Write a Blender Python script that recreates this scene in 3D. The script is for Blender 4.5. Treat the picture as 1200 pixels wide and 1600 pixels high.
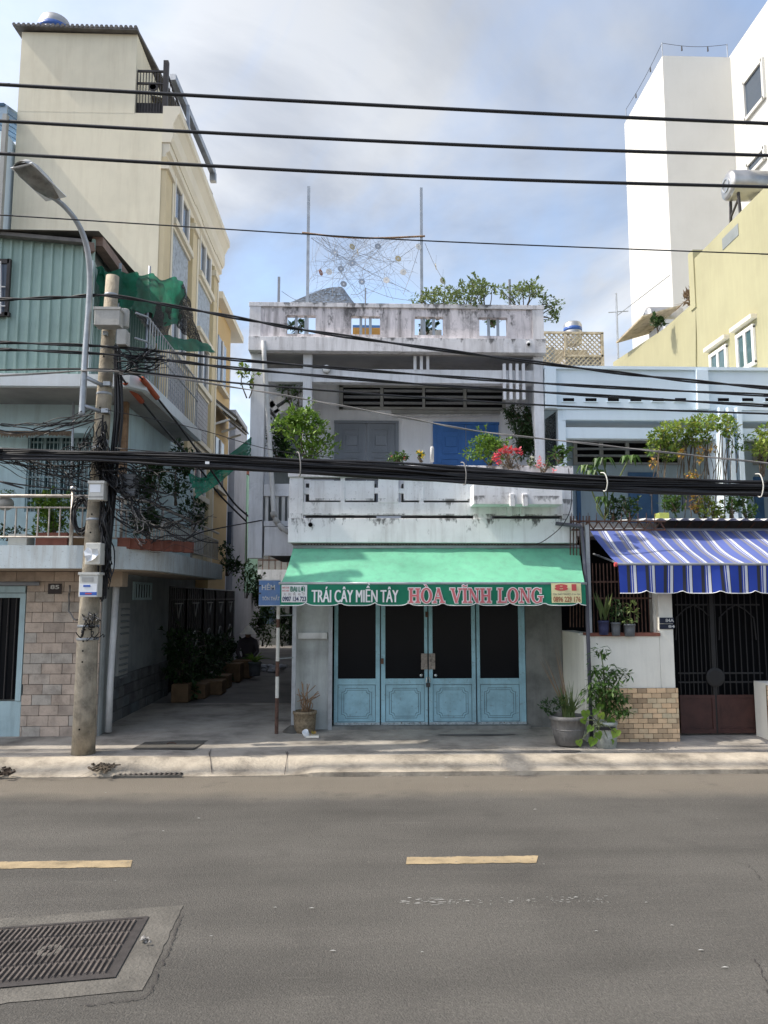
import bpy, bmesh, math, random
from mathutils import Vector, Matrix, noise as mnoise
R = math.radians
for o in list(bpy.data.objects): bpy.data.objects.remove(o)
sc = bpy.context.scene
COL = sc.collection
# ---------------------------------------------------------------- camera
CAM = Vector((0.0, 0.0, 2.03)); PITCH = R(6.4); YAW = R(1.8); F = 1200.0
cd = bpy.data.cameras.new('camera'); cam = bpy.data.objects.new('camera', cd); COL.objects.link(cam)
cam.location = CAM; cam.rotation_euler = (math.pi/2 + PITCH, 0, -YAW)
cd.sensor_fit = 'VERTICAL'; cd.sensor_height = 36.0; cd.sensor_width = 27.0; cd.lens = 36.0*F/1600.0
cd.clip_start = 0.05; cd.clip_end = 3000.0
sc.camera = cam
# ---------------------------------------------------------------- sun, sky, exposure
SUN = Vector((-0.83, -0.085, 1.0)).normalized()          # towards the sun
sl = bpy.data.lights.new('sun', 'SUN'); so = bpy.data.objects.new('sun', sl); COL.objects.link(so)
sl.energy = 2.35; sl.angle = R(0.8); sl.color = (1.0, 0.93, 0.82)
so.location = (-20, 5, 30); so.rotation_euler = (-SUN).to_track_quat('-Z', 'Y').to_euler()
w = bpy.data.worlds.new('World'); sc.world = w; w.use_nodes = True
nt = w.node_tree; nt.nodes.clear()
def N(t, kind, **kw):
    n = t.nodes.new(kind)
    for k, v in kw.items(): setattr(n, k, v)
    return n
def math_node(t, op, a, b=None, clamp=False):
    n = N(t, 'ShaderNodeMath', operation=op, use_clamp=clamp)
    for i, v in enumerate((a, b)):
        if v is None: continue
        if isinstance(v, (int, float)): n.inputs[i].default_value = v
        else: t.links.new(v, n.inputs[i])
    return n.outputs[0]
def ramp(t, fac, stops):
    n = N(t, 'ShaderNodeValToRGB'); e = n.color_ramp.elements
    while len(e) < len(stops): e.new(0.5)
    for el, (p, c) in zip(e, stops):
        el.position = p; el.color = (c, c, c, 1) if isinstance(c, (int, float)) else (*c, 1)
    t.links.new(fac, n.inputs[0]); return n.outputs[0]
def mixc(t, fac, a, b, mode='MIX'):
    n = N(t, 'ShaderNodeMix', data_type='RGBA', blend_type=mode)
    for i, v in ((0, fac), (6, a), (7, b)):
        if isinstance(v, (int, float)): n.inputs[i].default_value = v
        elif isinstance(v, tuple): n.inputs[i].default_value = (*v, 1)
        else: t.links.new(v, n.inputs[i])
    return n.outputs[2]
sky = N(nt, 'ShaderNodeTexSky', sky_type='NISHITA'); sky.sun_disc = False
sky.sun_elevation = math.asin(SUN.z); sky.sun_rotation = math.atan2(SUN.x, SUN.y)
sky.air_density = 1.2; sky.dust_density = 3.0; sky.ozone_density = 1.5
tc = N(nt, 'ShaderNodeTexCoord'); sep = N(nt, 'ShaderNodeSeparateXYZ'); nt.links.new(tc.outputs['Generated'], sep.inputs[0])
zz = math_node(nt, 'ADD', math_node(nt, 'MAXIMUM', sep.outputs[2], 0.0), 0.22)
cmb = N(nt, 'ShaderNodeCombineXYZ')
nt.links.new(math_node(nt, 'DIVIDE', sep.outputs[0], zz), cmb.inputs[0]); nt.links.new(math_node(nt, 'DIVIDE', sep.outputs[1], zz), cmb.inputs[1])
mp = N(nt, 'ShaderNodeMapping'); nt.links.new(cmb.outputs[0], mp.inputs[0]); mp.inputs['Scale'].default_value = (1.0, 0.8, 1.0); mp.inputs['Rotation'].default_value = (0, 0, 0.5); mp.inputs['Location'].default_value = (5.2, 4.1, 0)
n1 = N(nt, 'ShaderNodeTexNoise'); nt.links.new(mp.outputs[0], n1.inputs['Vector'])
n1.inputs['Scale'].default_value = 1.15; n1.inputs['Detail'].default_value = 9; n1.inputs['Roughness'].default_value = 0.56; n1.inputs['Distortion'].default_value = 0.7
cl = ramp(nt, n1.outputs[0], [(0.38, 0.02), (0.50, 0.45), (0.60, 0.9), (0.70, 1.0)])
n2 = N(nt, 'ShaderNodeTexNoise'); nt.links.new(mp.outputs[0], n2.inputs['Vector']); n2.inputs['Scale'].default_value = 1.7; n2.inputs['Detail'].default_value = 9; n2.inputs['Roughness'].default_value = 0.55; n2.inputs['Distortion'].default_value = 0.5
cbright = ramp(nt, n2.outputs[0], [(0.38, (11.5, 12.8, 15.5)), (0.62, (25.0, 25.8, 27.0))])
lum = N(nt, 'ShaderNodeRGBToBW'); nt.links.new(sky.outputs[0], lum.inputs[0])      # thin cloud takes the brightness of the sky it hangs in
cbright = mixc(nt, 1.0, cbright, ramp(nt, math_node(nt, 'MULTIPLY', lum.outputs[0], 0.05), [(0.0, 0.0), (1.0, 1.0)]), 'MULTIPLY')
skyc = mixc(nt, cl, sky.outputs[0], cbright)
bg = N(nt, 'ShaderNodeBackground'); bg.inputs[1].default_value = 0.145
out = N(nt, 'ShaderNodeOutputWorld')
nt.links.new(skyc, bg.inputs[0]); nt.links.new(bg.outputs[0], out.inputs[0])
vs = sc.view_settings; vs.view_transform = 'Standard'; vs.look = 'None'; vs.gamma = 1.0; vs.use_curve_mapping = False; vs.exposure = 1.08
sc.render.engine = 'CYCLES'; sc.cycles.use_denoising = True; sc.cycles.max_bounces = 7; sc.cycles.transparent_max_bounces = 12
sc.cycles.sample_clamp_indirect = 6.0
# ---------------------------------------------------------------- pixel -> place (photograph is 1200 x 1600)
_f = Vector((math.sin(YAW)*math.cos(PITCH), math.cos(YAW)*math.cos(PITCH), math.sin(PITCH)))
_r = Vector((math.cos(YAW), -math.sin(YAW), 0)); _u = _r.cross(_f)
def ray(px, py): return _f + _r*((px-600)/F) + _u*((800-py)/F)
def W(px, py, Y): d = ray(px, py); return CAM + d*(Y/d.y)
def WX(px, py, X): d = ray(px, py); return CAM + d*(X/d.x)
def G(px, py, z=0.0): d = ray(px, py); return CAM + d*((z-CAM.z)/d.z)
def XX(px, Y, py=900): return W(px, py, Y).x
def ZZ(py, Y, px=600): return W(px, py, Y).z
# ---------------------------------------------------------------- mesh builder
class MB:
    def __init__(s): s.v = []; s.f = []
    def add(s, vs, fs):
        n = len(s.v); s.v += [tuple(p) for p in vs]; s.f += [tuple(i+n for i in f) for f in fs]; return s
    def box(s, x0, x1, y0, y1, z0, z1):
        x0, x1 = min(x0, x1), max(x0, x1); y0, y1 = min(y0, y1), max(y0, y1); z0, z1 = min(z0, z1), max(z0, z1)
        return s.add([(x0,y0,z0),(x1,y0,z0),(x1,y1,z0),(x0,y1,z0),(x0,y0,z1),(x1,y0,z1),(x1,y1,z1),(x0,y1,z1)],
            [(0,3,2,1),(4,5,6,7),(0,1,5,4),(1,2,6,5),(2,3,7,6),(3,0,4,7)])
    def pbox(s, px0, py0, px1, py1, Y, d):          # a box whose front face fills that part of the photo at depth Y
        pm = (py0+py1)/2; qm = (px0+px1)/2
        return s.box(XX(px0,Y,pm), XX(px1,Y,pm), Y, Y+d, ZZ(py1,Y,qm), ZZ(py0,Y,qm))
    def obox(s, c, ax, ay, az, hx, hy, hz):
        c = Vector(c); ax, ay, az = Vector(ax).normalized(), Vector(ay).normalized(), Vector(az).normalized()
        P = [c+ax*i*hx+ay*j*hy+az*k*hz for k in (-1,1) for (i,j) in ((-1,-1),(1,-1),(1,1),(-1,1))]
        return s.add(P, [(0,3,2,1),(4,5,6,7),(0,1,5,4),(1,2,6,5),(2,3,7,6),(3,0,4,7)])
    def beam(s, a, b, wd, h=None, up=(0,0,1)):
        a, b = Vector(a), Vector(b); d = b-a; L = d.length; d.normalize()
        u = Vector(up)
        if abs(d.dot(u)) > 0.98: u = Vector((0,1,0))
        x = d.cross(u).normalized(); u = x.cross(d)
        return s.obox((a+b)/2, d, x, u, L/2, wd/2, (h or wd)/2)
    def tube(s, pts, r, n=6, caps=True):
        pts = [Vector(p) for p in pts]; m = len(pts); rs = r if isinstance(r, (list, tuple)) else [r]*m
        prev = None; V = []
        for i, p in enumerate(pts):
            d = (pts[min(i+1, m-1)] - pts[max(i-1, 0)])
            d = d.normalized() if d.length > 1e-9 else Vector((0,0,1))
            if prev is None:
                u = Vector((0,0,1)) if abs(d.z) < 0.9 else Vector((1,0,0)); x = d.cross(u).normalized()
            else:
                x = (prev - d*prev.dot(d)); x = x.normalized() if x.length > 1e-6 else d.orthogonal().normalized()
            prev = x; y = d.cross(x)
            V += [p + (x*math.cos(2*math.pi*k/n) + y*math.sin(2*math.pi*k/n))*rs[i] for k in range(n)]
        Fc = [(i*n+k, i*n+(k+1)%n, (i+1)*n+(k+1)%n, (i+1)*n+k) for i in range(m-1) for k in range(n)]
        if caps: Fc += [tuple(range(n))[::-1], tuple((m-1)*n+k for k in range(n))]
        return s.add(V, Fc)
    def lathe(s, c, prof, n=20, axis=(0,0,1)):       # prof: (radius, height)
        c = Vector(c); q = Vector((0,0,1)).rotation_difference(Vector(axis)); V = []
        for r, h in prof: V += [c + q @ Vector((r*math.cos(2*math.pi*k/n), r*math.sin(2*math.pi*k/n), h)) for k in range(n)]
        m = len(prof)
        Fc = [(i*n+k, i*n+(k+1)%n, (i+1)*n+(k+1)%n, (i+1)*n+k) for i in range(m-1) for k in range(n)]
        Fc += [tuple(range(n))[::-1], tuple((m-1)*n+k for k in range(n))]
        return s.add(V, Fc)
    def prism(s, poly, z0, z1):                       # poly: (x, y) counter-clockwise
        n = len(poly)
        return s.add([(x,y,z0) for x,y in poly]+[(x,y,z1) for x,y in poly],
            [tuple(range(n))[::-1], tuple(range(n,2*n))]+[(i,(i+1)%n,n+(i+1)%n,n+i) for i in range(n)])
    def plate(s, poly, y0, y1):                       # poly: (x, z) outline extruded in depth
        n = len(poly)
        return s.add([(x,y0,z) for x,z in poly]+[(x,y1,z) for x,z in poly],
            [tuple(range(n)), tuple(range(n,2*n))[::-1]]+[(i,n+i,n+(i+1)%n,(i+1)%n) for i in range(n)])
    def grid(s, fn, nu, nv):
        V = [fn(i/nu, j/nv) for j in range(nv+1) for i in range(nu+1)]
        return s.add(V, [(j*(nu+1)+i, j*(nu+1)+i+1, (j+1)*(nu+1)+i+1, (j+1)*(nu+1)+i) for j in range(nv) for i in range(nu)])
    def sphere(s, c, r, n=12, m=8, sc3=(1,1,1)):
        c = Vector(c); V = [c+Vector((0,0,-r*sc3[2]))]
        for j in range(1, m):
            a = -math.pi/2 + math.pi*j/m
            V += [c+Vector((r*sc3[0]*math.cos(a)*math.cos(2*math.pi*k/n), r*sc3[1]*math.cos(a)*math.sin(2*math.pi*k/n), r*sc3[2]*math.sin(a))) for k in range(n)]
        V.append(c+Vector((0,0,r*sc3[2]))); t = len(V)-1
        Fc = [(0, 1+(k+1)%n, 1+k) for k in range(n)] + [(t, t-n+k, t-n+(k+1)%n) for k in range(n)]
        Fc += [(1+j*n+k, 1+j*n+(k+1)%n, 1+(j+1)*n+(k+1)%n, 1+(j+1)*n+k) for j in range(m-2) for k in range(n)]
        return s.add(V, Fc)
    def build(s, name, material, parent=None, smooth=False, origin=None, bevel=0):
        if parent is not None: o0 = ORG[parent.name]
        elif origin is not None: o0 = Vector(origin)
        else:
            xs = [p[0] for p in s.v]; ys = [p[1] for p in s.v]; zs = [p[2] for p in s.v]
            o0 = Vector(((min(xs)+max(xs))/2, (min(ys)+max(ys))/2, min(zs)))
        me = bpy.data.meshes.new(name)
        me.from_pydata([(p[0]-o0.x, p[1]-o0.y, p[2]-o0.z) for p in s.v], [], s.f)
        me.materials.append(M[material] if isinstance(material, str) else material)
        if smooth: me.polygons.foreach_set('use_smooth', [True]*len(me.polygons))
        me.update()
        ob = bpy.data.objects.new(name, me); COL.objects.link(ob)
        if parent is not None: ob.parent = parent
        else: ob.location = o0
        ORG[ob.name] = o0
        if bevel:
            m = ob.modifiers.new('bevel', 'BEVEL'); m.width = bevel; m.segments = 2; m.limit_method = 'ANGLE'; m.angle_limit = R(40)
        return ob
ORG = {}
def tag(o, label=None, cat=None, group=None, kind=None):
    if label: o['label'] = label
    if cat: o['category'] = cat
    if group: o['group'] = group
    if kind: o['kind'] = kind
    return o
def thing(name, loc, label, cat, group=None):
    e = bpy.data.objects.new(name, None); COL.objects.link(e); e.location = loc; e.empty_display_size = 0.1
    ORG[e.name] = Vector(loc); return tag(e, label, cat, group)
def node(name, loc, parent):                                     # a part made of several pieces
    e = bpy.data.objects.new(name, None); COL.objects.link(e); e.parent = parent; e.location = Vector(loc)-ORG[parent.name]; e.empty_display_size = 0.1
    ORG[e.name] = Vector(loc); return e
def put(name, me, parent, loc, scale=(1,1,1), rot=(0,0,0)):     # a piece that shares its mesh
    ob = bpy.data.objects.new(name, me); COL.objects.link(ob)
    if parent is not None: ob.parent = parent; ob.location = Vector(loc)-ORG[parent.name]
    else: ob.location = loc
    ob.scale = scale; ob.rotation_euler = rot; ORG[ob.name] = Vector(loc); return ob
def box(name, mt, parent, x0, x1, y0, y1, z0, z1, bevel=0): return MB().box(x0,x1,y0,y1,z0,z1).build(name, mt, parent, bevel=bevel)
def pbox(name, mt, parent, px0, py0, px1, py1, Y, d, bevel=0): return MB().pbox(px0,py0,px1,py1,Y,d).build(name, mt, parent, bevel=bevel)
def mesh_of(mb, mt, name):
    me = bpy.data.meshes.new(name); me.from_pydata([tuple(p) for p in mb.v], [], mb.f); me.materials.append(M[mt]); me.update(); return me
# ---------------------------------------------------------------- materials
M = {}
def lin(c): return tuple((x/255/12.92 if x/255 <= 0.04045 else ((x/255+0.055)/1.055)**2.4) for x in c)
def mat(name, col, rough=0.8, var=0.12, scale=3.0, streak=0.0, streakc=(0.06,0.055,0.05), mould=0.0, mth=0.54, sth=0.48, metal=0.0, bump=0.15, bscale=60.0, objrand=0.0, spec=0.35, spots=0.0, spotc=(0.03,0.028,0.025), transl=0.0):
    m = bpy.data.materials.new(name); m.use_nodes = True; t = m.node_tree; b = t.nodes['Principled BSDF']
    geo = N(t, 'ShaderNodeNewGeometry'); pos = geo.outputs['Position']
    n = N(t, 'ShaderNodeTexNoise'); t.links.new(pos, n.inputs['Vector']); n.inputs['Scale'].default_value = scale; n.inputs['Detail'].default_value = 8; n.inputs['Roughness'].default_value = 0.62
    v = ramp(t, n.outputs[0], [(0.28, 1-var*1.6), (0.5, 1.0), (0.72, 1+var)])
    c = mixc(t, 1.0, tuple(col), v, 'MULTIPLY')
    if objrand:
        oi = N(t, 'ShaderNodeObjectInfo')
        rv = ramp(t, oi.outputs['Random'], [(0.0, (1-objrand, 1-objrand*1.05, 1-objrand*1.1)), (0.4, (1.0, 0.97, 0.94)), (0.7, (1+objrand*.5, 1+objrand*.35, 1+objrand*.2)), (1.0, (0.96-objrand*.2, 1.0, 1.04))])
        c = mixc(t, 1.0, c, rv, 'MULTIPLY')
    if streak:
        mp = N(t, 'ShaderNodeMapping'); t.links.new(pos, mp.inputs[0]); mp.inputs['Scale'].default_value = (6, 6, 0.55)
        s = N(t, 'ShaderNodeTexNoise'); t.links.new(mp.outputs[0], s.inputs['Vector']); s.inputs['Scale'].default_value = 1.6; s.inputs['Detail'].default_value = 6; s.inputs['Roughness'].default_value = 0.65
        sf = ramp(t, s.outputs[0], [(sth, 0.0), (sth+0.22, streak)])
        c = mixc(t, sf, c, tuple(streakc))
    if mould:
        s = N(t, 'ShaderNodeTexNoise'); t.links.new(pos, s.inputs['Vector']); s.inputs['Scale'].default_value = 2.1; s.inputs['Detail'].default_value = 12; s.inputs['Roughness'].default_value = 0.75
        c = mixc(t, ramp(t, s.outputs[0], [(mth, 0.0), (mth+0.14, mould)]), c, (0.045, 0.045, 0.042))
    if spots:
        s = N(t, 'ShaderNodeTexNoise'); t.links.new(pos, s.inputs['Vector']); s.inputs['Scale'].default_value = 26; s.inputs['Detail'].default_value = 5
        c = mixc(t, ramp(t, s.outputs[0], [(0.62, 0.0), (0.68, spots)]), c, tuple(spotc))
    t.links.new(c, b.inputs['Base Color'])
    b.inputs['Roughness'].default_value = rough; b.inputs['Metallic'].default_value = metal; b.inputs['Specular IOR Level'].default_value = spec
    if bump:
        bn = N(t, 'ShaderNodeTexNoise'); t.links.new(pos, bn.inputs['Vector']); bn.inputs['Scale'].default_value = bscale; bn.inputs['Detail'].default_value = 5
        bp = N(t, 'ShaderNodeBump'); bp.inputs['Strength'].default_value = bump; bp.inputs['Distance'].default_value = 0.02
        t.links.new(bn.outputs[0], bp.inputs['Height']); t.links.new(bp.outputs[0], b.inputs['Normal'])
    if transl:
        tr = N(t, 'ShaderNodeBsdfTranslucent'); t.links.new(c, tr.inputs[0])
        mx = N(t, 'ShaderNodeMixShader'); mx.inputs[0].default_value = transl
        t.links.new(b.outputs[0], mx.inputs[1]); t.links.new(tr.outputs[0], mx.inputs[2]); t.links.new(mx.outputs[0], t.nodes['Material Output'].inputs[0])
    M[name] = m; return m
def edge_mould(name, z_edges, depth, amount):               # black mould creeping down from given top edges
    t = M[name].node_tree; b = t.nodes['Principled BSDF']; src = b.inputs['Base Color'].links[0].from_socket
    g = N(t, 'ShaderNodeNewGeometry'); sx = N(t, 'ShaderNodeSeparateXYZ'); t.links.new(g.outputs['Position'], sx.inputs[0])
    mp = N(t, 'ShaderNodeMapping'); t.links.new(g.outputs['Position'], mp.inputs[0]); mp.inputs['Scale'].default_value = (1, 1, 0.45)
    n = N(t, 'ShaderNodeTexNoise'); t.links.new(mp.outputs[0], n.inputs['Vector']); n.inputs['Scale'].default_value = 5.5; n.inputs['Detail'].default_value = 10; n.inputs['Roughness'].default_value = 0.7
    c = src
    for z in z_edges:
        d = math_node(t, 'DIVIDE', math_node(t, 'SUBTRACT', z, sx.outputs[2]), depth)
        inb = math_node(t, 'MULTIPLY', math_node(t, 'GREATER_THAN', d, -0.05), math_node(t, 'SUBTRACT', 1.0, d, clamp=True))
        f = math_node(t, 'ADD', n.outputs[0], math_node(t, 'MULTIPLY', inb, 0.16))
        f = math_node(t, 'MULTIPLY', ramp(t, f, [(0.645, 0.0), (0.73, amount)]), math_node(t, 'GREATER_THAN', inb, 0.001))
        c = mixc(t, f, c, (0.07, 0.068, 0.065))
    t.links.new(c, b.inputs['Base Color'])
def leafmat(name, cols, rough=0.5, transl=0.3):
    m = bpy.data.materials.new(name); m.use_nodes = True; t = m.node_tree; b = t.nodes['Principled BSDF']
    geo = N(t, 'ShaderNodeNewGeometry')
    c = ramp(t, geo.outputs['Random Per Island'], [(i/(len(cols)-1), k) for i, k in enumerate(cols)])
    t.links.new(c, b.inputs['Base Color']); b.inputs['Roughness'].default_value = rough; b.inputs['Specular IOR Level'].default_value = 0.4
    tr = N(t, 'ShaderNodeBsdfTranslucent'); t.links.new(c, tr.inputs[0])
    mx = N(t, 'ShaderNodeMixShader'); mx.inputs[0].default_value = transl
    t.links.new(b.outputs[0], mx.inputs[1]); t.links.new(tr.outputs[0], mx.inputs[2]); t.links.new(mx.outputs[0], t.nodes['Material Output'].inputs[0])
    M[name] = m; return m
def netmat(name, col, opac, scale=40):
    m = bpy.data.materials.new(name); m.use_nodes = True; t = m.node_tree; b = t.nodes['Principled BSDF']
    geo = N(t, 'ShaderNodeNewGeometry'); n = N(t, 'ShaderNodeTexNoise'); t.links.new(geo.outputs['Position'], n.inputs['Vector']); n.inputs['Scale'].default_value = scale; n.inputs['Detail'].default_value = 3
    n3 = N(t, 'ShaderNodeTexNoise'); t.links.new(geo.outputs['Position'], n3.inputs['Vector']); n3.inputs['Scale'].default_value = 3.5; n3.inputs['Detail'].default_value = 4
    b.inputs['Roughness'].default_value = 0.7
    c = mixc(t, 1.0, tuple(col), ramp(t, n3.outputs[0], [(0.3, 0.6), (0.7, 1.3)]), 'MULTIPLY'); t.links.new(c, b.inputs['Base Color'])
    tl = N(t, 'ShaderNodeBsdfTranslucent'); t.links.new(c, tl.inputs[0]); m1 = N(t, 'ShaderNodeMixShader'); m1.inputs[0].default_value = 0.4
    t.links.new(b.outputs[0], m1.inputs[1]); t.links.new(tl.outputs[0], m1.inputs[2])
    tr = N(t, 'ShaderNodeBsdfTransparent'); mx = N(t, 'ShaderNodeMixShader')
    t.links.new(ramp(t, n.outputs[0], [(0.3, max(0, opac-0.25)), (0.6, min(1, opac+0.15))]), mx.inputs[0]); t.links.new(tr.outputs[0], mx.inputs[1]); t.links.new(m1.outputs[0], mx.inputs[2])
    t.links.new(mx.outputs[0], t.nodes['Material Output'].inputs[0]); M[name] = m; return m
def flat(name, col, rough=0.5, metal=0.0, spec=0.4): return mat(name, col, rough=rough, var=0.06, bump=0, metal=metal, spec=spec)
mat('render_white', (0.70,0.71,0.735), streak=0.35, streakc=(0.25,0.24,0.23), mould=0.3, mth=0.57, scale=1.5, bump=0.1)
mat('balcony_white', (0.84,0.845,0.85), streak=0.38, streakc=(0.33,0.29,0.27), mould=0.6, mth=0.58, spots=0.2, spotc=(0.16,0.15,0.14), scale=1.6, bump=0.12)
mat('parapet_stained', (0.68,0.63,0.63), var=0.3, streak=0.75, streakc=(0.11,0.10,0.10), sth=0.46, mould=0.7, mth=0.55, scale=1.2, bump=0.25)
mat('slab_stained', (0.70,0.685,0.69), streak=0.5, streakc=(0.2,0.18,0.17), mould=0.5, mth=0.55, scale=1.4)
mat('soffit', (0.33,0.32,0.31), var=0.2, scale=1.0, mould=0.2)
mat('inner_wall', (0.78,0.79,0.82), var=0.08, scale=1.0, streak=0.1)
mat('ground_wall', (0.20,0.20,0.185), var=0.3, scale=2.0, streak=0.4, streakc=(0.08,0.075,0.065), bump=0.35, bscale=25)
mat('pier_render', (0.38,0.40,0.39), var=0.2, scale=2.0, streak=0.3, streakc=(0.12,0.12,0.11))
mat('door_blue', lin((146,184,196)), rough=0.5, var=0.16, scale=4, streak=0.22, streakc=(0.12,0.13,0.12), spots=0.3, spotc=(0.14,0.09,0.06), bump=0.05)
mat('door_groove', (0.06,0.08,0.09), rough=0.7)
mat('door_chipped', (0.33,0.37,0.38), rough=0.8, var=0.4, scale=30, spots=0.9, spotc=(0.12,0.07,0.04))
mat('door_grey', (0.20,0.22,0.25), rough=0.5, var=0.08)
mat('door_deep_blue', (0.035,0.14,0.40), rough=0.45, var=0.12)
flat('dark_glass', (0.006,0.007,0.009), rough=0.12, spec=0.14)
flat('blue_glass', (0.05,0.10,0.11), rough=0.08, spec=0.6)
flat('tinted_glass', (0.06,0.08,0.11), rough=0.05, spec=0.7)
flat('void', (0.008,0.008,0.009), rough=0.9, spec=0.1)
mat('louvre', (0.30,0.31,0.32), rough=0.6)
mat('trim_grey', (0.36,0.36,0.34), rough=0.7)
mat('galvanised', (0.36,0.38,0.40), rough=0.42, metal=0.5, var=0.15, scale=8, bump=0.05)
mat('steel_dark', (0.045,0.04,0.038), rough=0.6, var=0.25, scale=12, bump=0.1)
mat('rusty', (0.10,0.055,0.04), rough=0.85, var=0.4, scale=14, spots=0.4, spotc=(0.05,0.03,0.025))
mat('stainless', (0.55,0.55,0.54), rough=0.25, metal=0.9, var=0.08, bump=0)
mat('rail_steel', (0.42,0.38,0.34), rough=0.4, metal=0.6, var=0.2, scale=10, bump=0)
mat('pipe_grey', (0.28,0.30,0.33), rough=0.5, var=0.1)
mat('pipe_slate', (0.10,0.10,0.125), rough=0.5, var=0.15)
mat('pipe_white', (0.58,0.58,0.57), rough=0.55, var=0.15, streak=0.3)
mat('lock_steel', (0.26,0.22,0.19), rough=0.55, metal=0.3, var=0.4, scale=25)
mat('awning_top', lin((116,190,156)), rough=0.8, var=0.13, scale=1.6, streak=0.4, streakc=(0.14,0.30,0.23), spots=0.12, spotc=(0.12,0.2,0.16), bump=0.25, bscale=7, transl=0.15)
mat('awning_side', lin((28,122,92)), rough=0.7, var=0.12, scale=2.5, streak=0.2, streakc=(0.02,0.14,0.09), bump=0.08, bscale=12, transl=0.1)
mat('letter_white', (0.78,0.78,0.76), rough=0.7, var=0.08, bump=0)
mat('letter_red', lin((196,108,112)), rough=0.7, var=0.12, scale=6, bump=0)
mat('panel_white', (0.72,0.72,0.70), rough=0.6, bump=0)
mat('panel_cream', lin((214,206,158)), rough=0.7, var=0.15, scale=6, bump=0)
mat('ink_green', (0.01,0.16,0.09), rough=0.7, bump=0)
mat('ink_navy', (0.02,0.03,0.09), rough=0.7, bump=0)
mat('ink_red', (0.5,0.08,0.08), rough=0.7, bump=0)
mat('ink_brown', (0.32,0.11,0.06), rough=0.7, bump=0)
mat('ink_grey', (0.30,0.26,0.24), rough=0.7, bump=0)
mat('sign_blue', lin((92,124,170)), rough=0.5, var=0.15, scale=6, streak=0.2, streakc=(0.3,0.33,0.4), bump=0)
mat('sign_letter', (0.55,0.56,0.56), rough=0.6, var=0.2, scale=20, bump=0)
mat('plate_navy', (0.012,0.016,0.035), rough=0.5, bump=0)
mat('plate_brown', (0.03,0.02,0.018), rough=0.5, bump=0)
mat('plate_letter', (0.5,0.5,0.48), rough=0.6, bump=0)
# ground
mat('ground_earth', (0.16,0.14,0.12), var=0.2)
mat('concrete_walk', (0.33,0.30,0.26), var=0.4, scale=1.7, mould=0.12, spots=0.18, spotc=(0.2,0.17,0.14), bump=0.4, bscale=40)
mat('concrete_apron', (0.37,0.322,0.255), var=0.4, scale=2.6, mould=0.35, mth=0.56, spots=0.15, spotc=(0.22,0.18,0.14), bump=0.5, bscale=30)
mat('concrete_patch', (0.102,0.095,0.083), var=0.25, scale=3.5, spots=0.25, spotc=(0.14,0.12,0.1), bump=0.5, bscale=50)
mat('alley_concrete', (0.14,0.13,0.12), var=0.3, scale=1.2, mould=0.2, bump=0.4, bscale=30)
mat('cast_iron', (0.095,0.080,0.070), rough=0.7, var=0.35, scale=7, spots=0.25, spotc=(0.2,0.17,0.14), bump=0.3)
mat('lane_paint', (0.29,0.225,0.135), rough=0.85, var=0.28, scale=5, spots=0.8, spotc=(0.15,0.135,0.115), bump=0.2)
mat('dust', (0.40,0.33,0.25), var=0.3, scale=4, bump=0.3)
# left house
mat('stone_block', (0.45,0.37,0.305), rough=0.8, var=0.25, scale=5, objrand=0.2, spots=0.12, spotc=(0.16,0.13,0.11), bump=0.4, bscale=30)
mat('mortar', (0.17,0.155,0.14), var=0.2)
mat('slab_paint', (0.60,0.66,0.67), var=0.12, streak=0.4, streakc=(0.28,0.22,0.15), mould=0.1, spots=0.25, spotc=(0.06,0.05,0.04), scale=1.8, bump=0.2)
mat('slab_white', (0.68,0.73,0.76), var=0.08, streak=0.15, streakc=(0.35,0.33,0.3), scale=1.5)
mat('turquoise_wall', (0.52,0.66,0.68), var=0.12, streak=0.25, streakc=(0.2,0.24,0.23), scale=1.4)
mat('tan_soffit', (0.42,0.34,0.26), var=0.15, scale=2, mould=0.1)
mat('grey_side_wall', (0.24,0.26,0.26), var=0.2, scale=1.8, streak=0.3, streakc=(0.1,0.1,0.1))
mat('slate_base', (0.11,0.115,0.12), var=0.4, scale=4, objrand=0.3, bump=0.5, bscale=20)
mat('corrugated_green', (0.31,0.43,0.39), rough=0.55, var=0.1, scale=2, streak=0.22, streakc=(0.1,0.16,0.14), spots=0.05, bump=0.05)
mat('pale_frame', (0.38,0.50,0.52), rough=0.6, var=0.12, streak=0.2)
mat('moss', (0.12,0.11,0.06), rough=1.0, var=0.5, scale=20, bump=0.8, bscale=30)
mat('wood_old', (0.27,0.17,0.10), var=0.4, scale=6, streak=0.5, streakc=(0.1,0.06,0.03), bump=0.4)
mat('terracotta', (0.22,0.085,0.06), rough=0.85, var=0.2, scale=6)
mat('terracotta_orange', (0.15,0.092,0.048), rough=0.85, var=0.2, scale=6)
mat('pot_grey', (0.14,0.135,0.13), rough=0.8, var=0.3, scale=6, streak=0.4, streakc=(0.3,0.29,0.27), bump=0.3)
mat('soil', (0.05,0.035,0.025), var=0.3, bump=0.8)
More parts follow.
